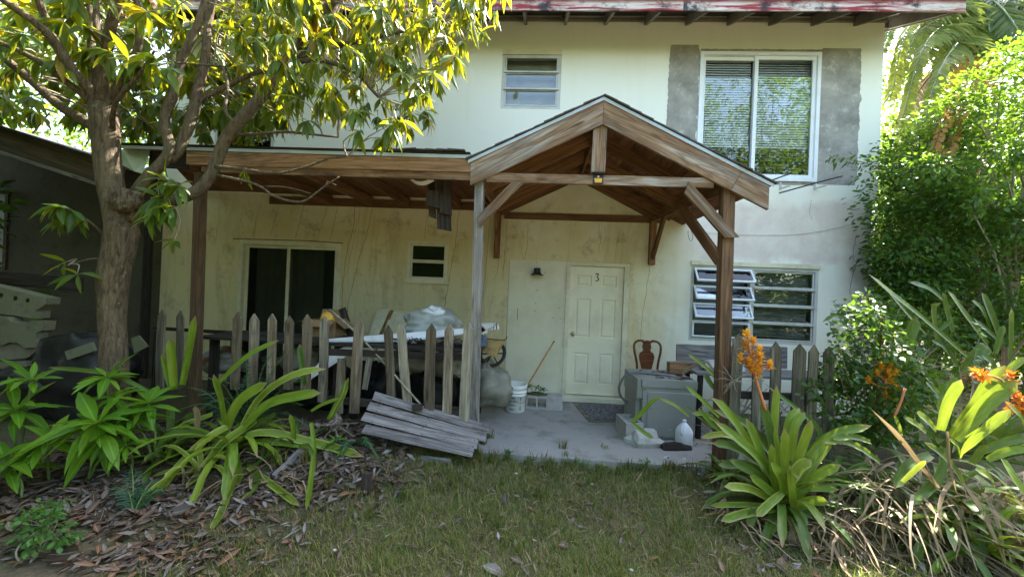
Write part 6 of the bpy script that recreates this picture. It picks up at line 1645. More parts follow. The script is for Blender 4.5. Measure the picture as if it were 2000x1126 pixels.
def C5(x, y): return (1560+.3107*x, 500+.3107*y)
def C6(x, y): return (1700+.3074*x, 780+.3074*y)
rb = at(1850, 900, -3.0)
brr = thing('bromeliad', 'sunlit broad leaved bromeliad with red orange spikes at the picture edge', 'bromeliad', (rb.x, -3.0, gz(rb.x, -3.0)))
for pts, Y0, Y1, w, mt in [
    ([(880, 1090), (930, 920), (1022, 775)], -3.1, -3.15, 95, 'brom'), ([(950, 1130), (1080, 960), (1180, 800), (1300, 685)], -3.05, -3.1, 90, 'brom'), ([(1180, 830), (1300, 730), (1425, 632)], -3.1, -3.05, 60, 'brom'), ([(980, 1150), (1180, 920), (1378, 778)], -3.15, -3.2, 125, 'brom'),
    ([(1060, 1150), (1200, 1070), (1330, 960)], -3.25, -3.35, 75, 'brom'), ([(1420, 1080), (1380, 1000), (1315, 935)], -3.2, -3.3, 85, 'brom'), ([(860, 1100), (800, 1030), (740, 980)], -3.0, -3.05, 70, 'brom'), ([(800, 1110), (740, 1060), (670, 1015)], -2.95, -3.0, 52, 'brom'),
    ([(640, 1130), (620, 1060), (598, 1005)], -2.95, -3.0, 52, 'brom'), ([(900, 900), (840, 830), (800, 790)], -2.8, -2.8, 60, 'brom_dark'), ([(980, 760), (920, 880), (880, 980)], -2.85, -2.95, 70, 'brom_dark')]:
    P = [C5(*q) for q in pts]; s_ = F_PX/((Y0+Y1)/2+D_WALL); pxstrap(brr, P, Y0, Y1, w*.3107/s_*1.1, mt, n=10, fold=.45)
for pts, Y0, Y1, w, mt in [([(560, 380), (600, 300), (880, 60)], -3.3, -3.4, 75, 'brom'), ([(560, 350), (545, 290), (500, 250)], -3.3, -3.4, 55, 'brom'), ([(740, 380), (860, 330), (1000, 310)], -3.3, -3.35, 70, 'brom'), ([(700, 330), (850, 270), (1000, 230)], -3.2, -3.2, 75, 'brom_dark'),
                           ([(840, 380), (900, 480), (1000, 620)], -3.35, -3.5, 75, 'brom'), ([(780, 540), (740, 480), (665, 440)], -3.4, -3.5, 75, 'brom'), ([(640, 400), (700, 320), (740, 290)], -3.3, -3.35, 70, 'brom_dark'), ([(600, 560), (520, 420), (420, 320), (340, 270)], -3.2, -3.2, 60, 'brom_dark'),
                           ([(460, 300), (440, 470), (330, 600), (240, 660)], -3.05, -3.3, 75, 'brom_dark'), ([(380, 350), (240, 420), (150, 560)], -3.0, -3.2, 85, 'brom_dark'), ([(200, 520), (310, 420), (352, 385)], -3.35, -3.4, 40, 'brom_stripe'), ([(0, 270), (-120, 235), (-240, 250)], -2.95, -3.0, 50, 'brom_dark'), ([(60, 400), (-80, 300), (-200, 260), (-300, 275)], -2.9, -3.0, 55, 'brom')]:
    P = [C6(*q) for q in pts]; s_ = F_PX/((Y0+Y1)/2+D_WALL); pxstrap(brr, P, Y0, Y1, w*.3074/s_*1.1, mt, n=10, fold=.45)
rosette(brr, (rb.x, -2.98, gz(rb.x, -3)+.12), 22, .66, .07, 'brom_dark', 25, (70, 0), .8)
r2 = at(1990, 930, -3.15); rosette(brr, (r2.x+.15, -3.1, gz(r2.x, -3.1)+.12), 22, .72, .07, 'brom', 26, (75, 0), .8)
r3 = at(1760, 900, -2.75); rosette(brr, (r3.x, -2.7, gz(r3.x, -2.7)+.1), 18, .58, .06, 'brom_dark', 27, (65, 0), .8)
for i_, (px_, Y_, n_, L_, m_) in enumerate([(1690, -2.85, 16, .55, 'brom_dark'), (1840, -3.25, 18, .55, 'brom_dark'), (1930, -3.35, 16, .6, 'brom'), (1630, -2.8, 12, .5, 'brom_dark'), (1770, -3.05, 14, .5, 'brom')]):
    q_ = at(px_, 930, Y_); rosette(brr, (q_.x, Y_, gz(q_.x, Y_)+.10), n_, L_, .05, m_, 60+i_, (75, -5), .9)
for i, (x, y, ax) in enumerate([(1130, 735, (-.8, -.1, .35)), (1165, 750, (-.6, -.2, .2)), (1330, 760, (.2, 0, 1)), (1345, 860, (-.5, -.2, .3)), (1380, 890, (-.3, -.3, .2)), (1390, 960, (.3, -.3, -.2)), (1405, 925, (.2, -.2, .4)), (1350, 950, (-.2, -.3, -.1))]):
    bract_cluster(brr, at(*C5(x, y), -3.18), .054, 'flower_red', 40+i, ax, 16)
inflorescence(brr, [(1450, 1040), (1410, 930), (1370, 850), (1260, 770), (1180, 745)], -3.17, [], C5, 'flower_red', .05)

# bromeliad with tall dark straps behind, and its flower
bs_ = at(1800, 760, -2.0)
brs = thing('bromeliad', 'tall dark strap leaved bromeliad by the shrubs bearing a small orange flower', 'bromeliad', (bs_.x, -2.0, gz(bs_.x, -2.0)))
for pts, Y0, Y1, w in [([(1060, 640), (760, 380), (560, 220), (438, 112)], -2.1, -2.4, 46), ([(800, 500), (700, 390), (555, 215)], -2.0, -2.2, 32), ([(650, 680), (690, 520), (738, 382)], -2.2, -2.2, 68), ([(615, 760), (575, 520), (545, 378)], -2.25, -2.25, 42), ([(540, 700), (450, 400), (393, 236)], -2.1, -2.1, 44),
                       ([(800, 760), (680, 600), (590, 500)], -2.2, -2.2, 46), ([(960, 330), (860, 240), (790, 195), (698, 165)], -1.7, -1.8, 46), ([(1180, 560), (1020, 340), (940, 222)], -1.7, -1.8, 62), ([(960, 480), (920, 320), (905, 228)], -1.75, -1.8, 52), ([(1270, 560), (1190, 330), (1150, 226)], -1.6, -1.6, 62),
                       ([(1220, 500), (1150, 340), (1085, 278)], -1.6, -1.65, 52), ([(870, 560), (845, 400), (850, 305), (895, 293)], -1.9, -2.0, 42), ([(1325, 650), (1330, 450), (1338, 325)], -1.8, -1.8, 36), ([(1230, 610), (1260, 500), (1290, 435)], -1.9, -1.9, 42), ([(990, 690), (910, 570), (835, 528)], -2.1, -2.1, 46),
                       ([(420, 740), (290, 630), (215, 572)], -2.2, -2.3, 46), ([(500, 470), (360, 360), (285, 313)], -2.1, -2.15, 24), ([(440, 500), (330, 420), (235, 372), (148, 414)], -2.1, -2.2, 24), ([(1280, 560), (1150, 440), (1110, 410)], -1.8, -1.8, 46), ([(1040, 720), (1110, 630), (1188, 562)], -2.4, -2.4, 85), ([(1230, 720), (1200, 660), (1150, 628)], -2.5, -2.5, 60), ([(880, 840), (800, 760), (760, 690)], -2.3, -2.35, 60), ([(700, 600), (640, 500), (610, 470)], -2.0, -2.0, 50), ([(820, 500), (940, 420), (950, 380)], -1.9, -1.9, 26)]:
    P = [C5(*q) for q in pts]; s_ = F_PX/((Y0+Y1)/2+D_WALL); pxstrap(brs, P, Y0, Y1, w*.3107/s_*1.4, 'brom_dark', n=10, fold=.5)
rosette(brs, (at(1850, 740, -1.9).x, -1.9, .15), 22, 1.05, .065, 'brom_dark', 35, (75, 10), .7)
rosette(brs, (at(1940, 720, -1.9).x, -1.9, .15), 20, 1.05, .065, 'brom_dark', 36, (75, 10), .7)
inflorescence(brs, [(545, 830), (545, 740), (545, 640)], -2.45, [(545, 632), (540, 668), (575, 690), (495, 745), (520, 705), (565, 745), (605, 735), (440, 788), (580, 800), (612, 838), (545, 885)], C5, 'flower', .052)
m = MB(); m.tube(spline([at(*C5(600, 1010), -2.9), at(*C5(640, 920), -2.9), at(*C5(668, 830), -2.9)], 8), .009, 6); obj('flower_stem', m, MT['flower_stem'], brs, smooth=True)
m = MB(); m.tube([at(*C5(520, 600), -2.2), at(*C5(517, 370), -2.2)], .016, 6); obj('flower_stem', m, MT['rust'], brs)

# small bromeliad at the dryer with the bent leaf in front of it
bd_ = at(1395, 830, -2.3); brd = thing('bromeliad', 'strap leaved bromeliad below the brown post with one leaf bent before the dryer', 'bromeliad', (bd_.x, -2.35, -.05))
def C7(x, y): return (1180+.2488*x, 620+.2488*y)
for pts, Y0, Y1, w, mt in [([(668, 775), (560, 690), (440, 632)], -2.2, -2.1, 28, 'brom_stripe'), ([(440, 634), (390, 650), (300, 740), (215, 820)], -2.1, -2.05, 34, 'brom'), ([(215, 820), (290, 885), (388, 948)], -2.05, -2.1, 34, 'brom'), ([(860, 450), (760, 360), (660, 285)], -1.9, -1.75, 36, 'brom'), ([(860, 470), (830, 380), (770, 350), (600, 440)], -1.9, -1.7, 30, 'brom_dry'),
                           ([(900, 780), (760, 640), (640, 535)], -2.35, -2.3, 40, 'brom'), ([(900, 830), (800, 760), (690, 750)], -2.35, -2.35, 40, 'brom_stripe'), ([(920, 900), (830, 820), (740, 710)], -2.4, -2.4, 40, 'brom'), ([(880, 870), (820, 840), (620, 680)], -2.3, -2.25, 22, 'brom_dark'), ([(1080, 1000), (960, 920), (760, 940)], -2.5, -2.5, 40, 'brom_stripe'), ([(860, 560), (820, 500), (790, 440)], -2.0, -1.95, 50, 'brom_dark'),
                           ([(960, 1010), (900, 990), (700, 965)], -2.5, -2.55, 16, 'brom_dry'), ([(1000, 830), (960, 700), (900, 640)], -2.45, -2.42, 40, 'brom_dark')]:
    P = [C7(*q) for q in pts]; s_ = F_PX/((Y0+Y1)/2+D_WALL); pxstrap(brd, P, Y0, Y1, w*.2488/s_*1.1, mt, n=9, fold=.4)
rosette(brd, (bd_.x+.1, -2.42, -.0), 12, .5, .055, 'brom_dark', 45, (70, 10), .8)

# dead leaf skirt under the bromeliads: straw heap and dead stalks
rs = random.Random(77); V = []; U = []; Q = []
def dry_strip(p, d, L, w, curl):
    n = 6; b = len(V); s = d.cross(V3(0, 0, 1))
    if s.length < .1: s = V3(1, 0, 0)
    s = (s.normalized()+V3(rs.uniform(-.4, .4), rs.uniform(-.4, .4), rs.uniform(-.4, .4))).normalized(); q = p.copy(); dd = d.copy()
    for i in range(n):
        f = i/(n-1); ww = w*(1-.75*f*f); 
        V.append(tuple(q-s*ww)); V.append(tuple(q+s*ww)); U.extend([(0, f), (1, f)])
        q = q+dd*(L/(n-1)); dd = (dd+V3(rs.uniform(-.2, .2), rs.uniform(-.2, .2), curl)).normalized()
        g = gz(q.x, q.y)+.01+rs.random()*.04
        if q.z < g: q.z = g; dd.z = abs(dd.z)*.1
    for i in range(n-1): Q.append((b+2*i, b+2*i+1, b+2*i+3, b+2*i+2))
for k in range(640):
    x = rs.uniform(1590, 2060); Y = rs.uniform(-3.35, -2.65); p = at(x, 900, Y); p.z = gz(p.x, p.y)+rs.uniform(.05, .42)*(1 if x > 1680 else .5)
    d = V3(rs.uniform(-1, 1), rs.uniform(-1, .25), rs.uniform(-.9, .15)).normalized()
    dry_strip(p, d, rs.uniform(.18, .6), rs.choice((.003, .004, .005, .006, .009, .014)), -.25)
for k in range(90):
    x = rs.uniform(1420, 1640); p = at(x, 960, -3.05); p.y = rs.uniform(-3.3, -2.75); p.z = gz(p.x, p.y)+rs.uniform(.02, .12)
    dry_strip(p, V3(rs.uniform(-1, 1), rs.uniform(-1, .3), rs.uniform(-.5, .1)).normalized(), rs.uniform(.12, .35), rs.uniform(.003, .012), -.2)
for k in range(50):
    p = at(rs.uniform(300, 620), 930, rs.uniform(-3.2, -2.6)); p.z = gz(p.x, p.y)+rs.uniform(.01, .1)
    dry_strip(p, V3(rs.uniform(-1, 1), rs.uniform(-1, .3), rs.uniform(-.3, .1)).normalized(), rs.uniform(.12, .4), rs.uniform(.003, .014), -.2)
obj('dead_leaves', np_mesh('dead_leaves', V, Q, U, MT['brom_dry']), None, None, kind='stuff', label='dry tan strap leaves heaped under the bromeliads')
def stalk(pts, conv, Y0, Y1, w, lab, mat='brom_dry'):
    P = [at(*conv(*q), Y0+(Y1-Y0)*i/(len(pts)-1)) for i, q in enumerate(pts)]
    P = [V3(p.x, p.y, max(p.z, gz(p.x, p.y)+.02)) for p in P]
    t = thing('dead_leaf', lab, 'dead leaf', P[-1], group='large dead bromeliad leaves'); strap('blade', P, w, MT[mat], t, n=12, fold=.9, base=.6, tipf=.75, blunt=.2)
stalk([(420, 560), (310, 430), (200, 280), (10, 65)], C6, -3.2, -3.05, .085, 'thick grey dead leaf stalk leaning across the bromeliads')
stalk([(110, 740), (180, 850), (290, 1025)], C6, -3.1, -3.35, .06, 'stiff grey white dead leaf reaching down to the lawn')
stalk([(480, 200), (490, 400), (545, 590)], C6, -3.35, -3.4, .045, 'brown split dead leaf hanging below the broad leaved bromeliad')
stalk([(580, 530), (700, 720), (865, 1070)], C6, -3.3, -3.5, .045, 'long straw coloured dead leaf pointing to the corner of the lawn')
stalk([(30, 760), (130, 690), (300, 790)], C6, -3.0, -3.1, .05, 'short grey dead leaf lying flat in the straw')
stalk([(440, 830), (380, 900), (400, 700)], C6, -3.2, -3.2, .05, 'curled tan dead leaf at the foot of the broad leaved bromeliad')
# pine-cone like dead flower head at the corner
c = at(1995, 1055, -3.4); t = thing('dry_flower_head', 'brown knobbly dried flower head at the corner of the picture', 'flower head', c)
for i in range(60):
    a = i*2.399; z = 1-2*(i+.5)/60; r = math.sqrt(1-z*z); d = V3(r*math.cos(a), r*math.sin(a), z); m = MB(); m.lathe([(.009, 0), (.008, .006), (0, .009)], 5, c+d*.045, M=d.to_track_quat('Z', 'Y').to_matrix()); obj('scale', m, MT['card'], t)
# ================================================================ pinnate fronds: cycads and palms
def frond(parent, pts, n, L, w, mat, name='frond', droop=.3, fan=1.0, up=(0, 0, 1), stem=.006, taper=True, smat='stem_green', jit=.1, vee=.25, seed=0):
    rs = random.Random(seed); P = spline(pts, n); lst = []
    m = MB(); m.tube(spline(pts, 12), list(np.linspace(stem, stem*.3, 12)), 5)
    f = obj(name, m, MT[smat], parent, smooth=True)
    for i, p in enumerate(P[2:], 2):
        t = (P[min(i+1, n-1)]-P[i-1]).normalized(); s = t.cross(Vector(up))
        if s.length < .1: s = t.orthogonal()
        s.normalize(); nn = s.cross(t)
        fr = i/n; l = L*(math.sin(min(1, fr*1.25+.18)*math.pi*.92) if taper else 1)
        l = max(l, L*.25)
        for sg in (-1, 1):
            d = s*sg*fan+t*.55+nn*vee+V3(rs.uniform(-jit, jit), rs.uniform(-jit, jit), rs.uniform(-jit, jit)-droop*rs.uniform(.6, 1.3)); d.normalize()
            lst.append((p, d, nn, l*rs.uniform(.85, 1.1), w))
    cloud_of('leaflets', lst, T_OVAL, MT[mat], f, kind='stuff'); return f
cy = at(480, 800, -2.55)
cyc = thing('cycad', 'dark blue green feathery cycad between the pickets and the arching bromeliad', 'cycad', (cy.x, -2.55, gz(cy.x, -2.55)))
b0 = V3(cy.x, -2.52, gz(cy.x, -2.5)+.05)
for i, (x, y, Y) in enumerate([(345, 800, -2.75), (330, 755, -2.6), (400, 735, -2.75), (440, 745, -2.7), (530, 690, -2.5), (570, 680, -2.5), (610, 740, -2.5), (590, 790, -2.8), (600, 830, -2.75), (480, 700, -2.5), (540, 740, -2.75), (390, 770, -2.8)]):
    e = at(x, y, Y); mid = b0.lerp(e, .55)+V3(0, 0, .14)
    frond(cyc, [b0, mid, e], 30, .13, .006, 'fern', droop=.25, seed=i)
for base, tips_, lab in (((262, 985), [(255, 905, -3.15), (205, 975, -3.3), (235, 1015, -3.35), (320, 935, -3.2), (345, 985, -3.3), (300, 1015, -3.35)], 'small dark cycad on the leaf litter below the arching bromeliad'),
                         ((690, 895), [(620, 905, -2.75), (660, 930, -2.8), (740, 915, -2.7), (730, 880, -2.6)], 'low dark cycad seedling in front of the pallet end')):
    b0 = atz(base[0], base[1], .02); b0.z = gz(b0.x, b0.y)+.02; t = thing('cycad', lab, 'cycad', b0)
    for i, (x, y, Y) in enumerate(tips_):
        e = at(x, y, Y); e.z = max(e.z, gz(e.x, e.y)+.03); frond(t, [b0, b0.lerp(e, .5)+V3(0, 0, .09), e], 22, .085, .005, 'fern', droop=.2, seed=i+30)
# dead cycad fronds by the pallet
b0 = at(650, 820, -2.5); t = thing('dead_frond', 'brown dead cycad fronds lying between the fence and the pallet', 'dead frond', b0)
for i, (x, y) in enumerate([(600, 830), (690, 850), (625, 870), (700, 825), (660, 860)]):
    e = at(x, y, -2.62); e.z = max(e.z, gz(e.x, e.y)+.03); frond(t, [at(655, 800, -2.4), at(655, 825, -2.5), e], 22, .07, .006, 'litter', droop=.3, seed=60+i, smat='twig')

# ================================================================ bushes and trees
def clumps(n, box, shape='ellipsoid', poly=None, rs=random):
    """clump centres inside an ellipsoid (cx,cy,cz,rx,ry,rz), denser near its skin; poly limits what shows in the picture"""
    out = []; g = 0; cx, cy, cz, rx, ry, rz = box
    while len(out) < n and g < n*40:
        g += 1; d = V3(rs.gauss(0, 1), rs.gauss(0, 1), rs.gauss(0, 1)).normalized()*(rs.random()**.38)
        p = V3(cx+d.x*rx, cy+d.y*ry, cz+d.z*rz)
        if p.z < .12: continue
        if XL-.3 < p.x < XR+.3 and -.4 < p.y < 7.4: continue
        if poly:
            x, y = pix(p)
            if not in_poly(x, y, poly): continue
        out.append(p)
    return out
def clump_leaves(cs, per, r, L, wr, rs, ctr, outw=.8, droop=.35):
    nC = len(cs); C = np.repeat(np.array([tuple(c) for c in cs]), per, 0)
    rr = np.repeat(RNG.uniform(.6, 1.35, nC), per)[:, None]
    off = RNG.normal(0, 1, C.shape); off = norm(off)*(RNG.random((len(C), 1))**.5)*r*rr; off[:, 2] *= .7
    P = C+off; out = norm(P-np.array(tuple(ctr)))
    D = norm(off)*.9+out*outw+RNG.normal(0, .45, C.shape); D[:, 2] -= droop
    N = np.array([0, 0, 1.0])+RNG.normal(0, .55, C.shape)+out*.3
    Ls = L*RNG.uniform(.6, 1.2, len(P)); return P, D, N, Ls, Ls*wr
def bush(name, lab, cat, base, cs, per, r, L, wr, mat, tm=T_SMALL, trunk=.05, group=None, seed=1, nbr=26, outw=.8, droop=.35, bmat='twig'):
    rs = random.Random(seed); ctr = sum((Vector(c) for c in cs), V3(0, 0, 0))/len(cs)
    t = thing(name, lab, cat, base, group)
    top = V3(ctr.x, ctr.y, ctr.z); b = Vector(base)
    m = MB(); m.tube(spline([b-V3(0, 0, .1), b.lerp(top, .45)+V3(rs.uniform(-.1, .1), rs.uniform(-.1, .1), 0), top], 12), list(np.linspace(trunk, trunk*.4, 12)), 8); obj('trunk', m, MT['bark' if trunk > .06 else bmat], t, smooth=True)
    ax = spline([b, b.lerp(top, .45), top], 20); m = MB()
    for c in rs.sample(cs, min(nbr, len(cs))):
        q = ax[rs.randint(5, 19)]; e = q.lerp(c, .5)+V3(rs.uniform(-.1, .1), rs.uniform(-.1, .1), rs.uniform(-.1, .1))*(c-q).length
        m.tube(spline([q, e, c], 6), list(np.linspace(trunk*.35, trunk*.08, 6)), 5, False)
    obj('branch', m, MT[bmat], t, smooth=True, kind='stuff')
    o = obj('crown', leaf_cloud('crown', *clump_leaves(cs, per, r, L, wr, rs, ctr, outw, droop), tm, MT[mat]), None, t, kind='stuff')
    return t
rs = random.Random(91)
def pxc(n, poly, Y0, Y1):
    xs = [p[0] for p in poly]; ys = [p[1] for p in poly]; out = []; g = 0
    while len(out) < n and g < n*60:
        g += 1; x, y = rs.uniform(min(xs), max(xs)), rs.uniform(min(ys), max(ys))
        if not in_poly(x, y, poly): continue
        Y = rs.uniform(Y0, Y1); p = at(x, y, Y)
        if p.z < gz(p.x, p.y)+.02 or (p.y > -.25 and p.x < XR+.3): continue
        out.append(p)
    return out
# vine covered shrub between the fence and the wall corner
vc = pxc(150, [(1640, 620), (1690, 560), (1730, 640), (1800, 700), (1830, 760), (1790, 860), (1690, 850), (1600, 800), (1590, 740), (1620, 690)], -2.5, -1.9)
vc += pxc(40, [(1690, 600), (1700, 570), (1760, 590), (1860, 640), (1880, 720), (1780, 690)], -1.8, -1.2)
b = at(1690, 850, -2.2); bush('vine_shrub', 'small leaved green vine scrambling over the end of the mossy picket fence', 'vine', (b.x, -2.2, gz(b.x, -2.2)), vc, 26, .13, .06, .30, 'bush_dark', T_OVAL[:2], .02, seed=3, nbr=80, outw=.2)
sp_ = [[(1700, 690), (1660, 620), (1640, 600), (1628, 588)], [(1690, 700), (1650, 640), (1632, 600)], [(1720, 640), (1690, 585), (1682, 572)], [(1740, 650), (1716, 590), (1700, 575)], [(1900, 770), (1905, 690), (1915, 650), (1908, 632)], [(1640, 760), (1600, 740), (1590, 770)], [(1700, 820), (1660, 870), (1655, 900)], [(1720, 820), (1690, 870), (1680, 905)]]
vt = thing('vine', 'thin climbing vine sprigs reaching up in front of the house corner', 'vine', at(1690, 700, -2.0)); lst = []
for i, pts in enumerate(sp_):
    P = spline([at(x, y, -2.0 if x < 1850 else -2.7) for x, y in pts], 14); m = MB(); m.tube(P, list(np.linspace(.004, .0015, 14)), 4, False); obj('stem', m, MT['twig'], vt)
    for p in P[2:]:
        for k in range(3): lst.append((p, V3(rs.uniform(-1, 1), rs.uniform(-1, .5), rs.uniform(-.4, .7)), V3(rs.uniform(-.4, .4), -.5, 1), rs.uniform(.035, .06), rs.uniform(.008, .013)))
cloud_of('leaf', lst, T_OVAL, MT['vine'], vt, kind='stuff')
# small shrub near the picture's lower corner
cs = pxc(30, [(20, 1010), (60, 985), (120, 990), (150, 1030), (110, 1090), (40, 1085)], -4.0, -3.55); b = atz(75, 1100, -.1)
bush('shrub', 'small round leaved green shrub on bare soil at the picture corner', 'shrub', (b.x, b.y, gz(b.x, b.y)), cs, 20, .06, .038, .34, 'vine', T_OVAL[:2], .008, seed=4)
# shrubs beside the house
ctr_ = at(1790, 430, .3)
cs = pxc(230, [(1722, 330), (1760, 270), (1850, 250), (1870, 420), (1850, 600), (1740, 600), (1722, 560)], -.9, 1.6)
b = at(1790, 640, .4); bush('tall_shrub', 'dark leafy shrub growing close to the house corner', 'shrub', (max(b.x, XR+.7), .4, -.08), cs, 120, .34, .075, .26, 'bush_dark', T_SMALL, .05, 'shrubs beside the house', 5)
cs = pxc(150, [(1850, 180), (1880, 110), (1930, 130), (2000, 70), (2150, 80), (2150, 520), (1850, 430), (1800, 330)], -1.3, .9)
b = at(1960, 640, -.3); bush('tall_shrub', 'bright sunlit shrub with pale green leaves below the palm', 'shrub', (b.x, -.3, -.08), cs, 120, .30, .068, .32, 'bush', T_SMALL, .06, 'shrubs beside the house', 6)
cs = pxc(170, [(1722, 420), (1800, 380), (2150, 420), (2150, 680), (1900, 690), (1722, 620)], -1.0, 1.0)
b = at(1900, 690, .1); bush('tall_shrub', 'dense dark green shrub behind the strap leaved bromeliad', 'shrub', (b.x, .1, -.08), cs, 140, .30, .07, .28, 'bush_dark', T_SMALL, .05, 'shrubs beside the house', 7)
# sprig in front of the wall
st_ = [at(x, y, -.7) for x, y in ((1800, 345), (1740, 335), (1690, 318), (1640, 308), (1625, 312))]; P = spline(st_, 18); t = thing('branch_sprig', 'dark leafy sprig reaching across the grey patch of the wall', 'branch', st_[0]); m = MB(); m.tube(P, list(np.linspace(.012, .003, 18)), 5, False); obj('stem', m, MT['twig'], t)
lst = []
for p in P[1:]:
    for k in range(9): lst.append((p+V3(rs.uniform(-.06, .06), rs.uniform(-.1, .1), rs.uniform(-.08, .06)), V3(rs.uniform(-1, .3), rs.uniform(-1, 1), rs.uniform(-.8, .4)), V3(rs.uniform(-.4, .4), -.3, 1), rs.uniform(.06, .11), rs.uniform(.009, .014)))
cloud_of('leaf', lst, T_OVAL, MT['bush_dark'], t, kind='stuff')

# coconut palm beyond the shrubs
pc = at(1925, -10, 2.6); pb_ = V3(pc.x+.3, 2.9, -.08)
palm = thing('coconut_palm', 'coconut palm with drooping fronds and green coconuts above the shrubs', 'palm', pb_)
m = MB(); tp = spline([pb_, V3(pb_.x+.1, 2.8, 2.5), pc], 20); m.tube(tp, list(np.linspace(.17, .11, 20)), 12); obj('trunk', m, MT['bark'], palm, smooth=True)
def ppx(*a): return [at(x, y, Y) for x, y, Y in a]
fr_ = [ppx((1915, 20, 2.5), (1860, 40, 1.6), (1805, 90, .6), (1760, 240, .1)), ppx((1915, -10, 2.5), (1850, 30, 1.8), (1790, 70, 1.0), (1738, 190, .6)), ppx((1915, 20, 2.5), (1870, 80, 1.2), (1830, 150, .2), (1800, 270, -.2)), ppx((1910, 20, 2.5), (1840, 10, 1.4), (1770, 60, .6), (1745, 170, .3)), ppx((1915, 30, 2.5), (1850, 60, 1.6), (1790, 130, .8), (1755, 300, .5)), ppx((1915, 10, 2.6), (1830, -10, 2.0), (1760, 20, 1.4), (1722, 100, 1.2)), ppx((1920, -10, 2.5), (1960, 20, 1.6), (2010, 100, 1.0), (2060, 220, .7)), ppx((1920, -10, 2.6), (1960, -60, 2.6), (2040, 0, 2.5), (2120, 120, 2.4)),
       ppx((1920, -20, 2.6), (1880, -110, 2.8), (1780, -110, 3), (1690, 0, 3.2)), ppx((1925, -20, 2.7), (1960, -150, 3.2), (2040, -160, 3.8), (2140, -60, 4.2)), ppx((1920, -10, 2.6), (1900, -60, 3.2), (1850, -30, 4.0), (1800, 80, 4.6)), ppx((1920, 0, 2.4), (1930, 40, 1.7), (1935, 110, 1.3), (1930, 200, 1.1)), ppx((1920, -10, 2.5), (1850, 20, 2.6), (1790, 60, 2.7), (1740, 130, 2.8)), ppx((1920, -10, 2.3), (1980, 0, 1.8), (2060, 30, 1.4), (2150, 100, 1.2))]
for i, P in enumerate(fr_): frond(palm, P, 84, .66, .026, 'palm', droop=.85, seed=100+i, stem=.022, smat='stem_green', vee=.1)
for i, P in enumerate([ppx((1905, 90, 2.2), (1885, 150, .4), (1855, 210, -.6), (1822, 295, -1.0)), ppx((1910, 90, 2.2), (1895, 160, .4), (1870, 240, -.6), (1845, 320, -1.0)), ppx((1900, 60, 2.2), (1800, 170, 1.8), (1765, 250, 1.6), (1745, 330, 1.5))]):
    f = frond(palm, P, 60, .5, .026, 'palm_dead' if i < 2 else 'straw', droop=1.3, seed=120+i, stem=.02, smat='rust')
for i, (x, y) in enumerate([(1868, 72), (1893, 66), (1905, 85), (1935, 70), (1880, 52), (1950, 60)]):
    p = at(x, y, 2.25); m = MB(); m.lathe([(.0, -.13), (.06, -.11), (.10, -.03), (.105, .04), (.07, .11), (.0, .14)], 12, p, M=Matrix.Rotation(rs.uniform(-.6, .6), 3, 'X')); obj('coconut', m, MT['stem_green'], palm, smooth=True)

# trees further off; each with its own crown
def tree(lab, x, y, h, r, mat, seed, n=95, per=46, group='trees around the garden', tr=.16, rz=None, L=.17, z0=.3):
    rs2 = random.Random(seed); global rs
    rz = rz or h*(1-z0)/2; cz = h-rz
    cs = clumps(n, (x, y, cz, r, r, rz), rs=rs2)
    return bush('tree', lab, 'tree', (x, y, -.1), cs, per, r*.26, L, .30, mat, T_SMALL, tr, group, seed, nbr=34, bmat='bark')
tree('slim bright tree between the house corner and the palm', 10.0, 4.4, 8.6, 1.7, 'far_leaf', 200, 140, 50, z0=.05)
tree('tall green tree beyond the shrubs, right behind the palm', 12.8, 6.5, 9.5, 3.0, 'far_leaf', 201, 170, 60)
tree('broad tree closing the view behind the dark shrub at the house corner', 12.0, 8.5, 7.0, 2.6, 'far_leaf', 202, 170, 60, z0=.05)
tree('leafy tree filling the gap behind the bright shrub', 11.2, 3.4, 4.6, 2.0, 'bush_dark', 206, 150, 60, z0=.03)
tree('dark tree seen low between the shrubs and the bromeliad straps', 10.6, 2.0, 4.6, 2.0, 'bush_dark', 203, 160, 60, z0=.02)
tree('bright green tree showing above the annex roof', -9.6, 4.5, 7.2, 2.4, 'far_leaf', 204, 120, z0=.1)
tree('pale green tree behind the annex at the picture edge', -13.0, 2.5, 7.8, 3.0, 'far_leaf', 205, 120, z0=.1)
tree('unseen dense tree added to shade the annex from the open side', -8.2, -4.6, 6.2, 2.1, 'bush_dark', 207, 150, 60, L=.2, z0=.1)  # unseen tree, added to block sky in front of the annex
# the far side of the garden, which the windows mirror
for i, (x, y, h, r, m_) in enumerate([(9.5, -13, 13.0, 3.8, 'far_leaf'), (15.0, -12.5, 14.5, 4.2, 'far_leaf'), (4.2, -16.5, 7.0, 2.8, 'bush_dark'), (-3.5, -15.5, 6.0, 3.4, 'far_leaf'), (-10.5, -12.0, 9.5, 4.0, 'bush_dark'), (20.0, -8.0, 9.0, 3.6, 'bush_dark'), (-7.6, -6.4, 7.5, 3.0, 'bush_dark')]):
    tree(['tree across the garden mirrored in the large window', 'tallest tree across the garden mirrored at the window edge', 'dark bushy tree across the garden facing the front door', 'round tree across the garden facing the lean-to', 'dark broad tree across the garden beyond the annex', 'dark tree at the far garden corner past the palm', 'unseen dark tree added to block sky on the annex side'][i], x, y, h, r, m_, 210+i, 170, 110, L=.19, z0=.05)  # the last tree is unseen, added to darken the annex side

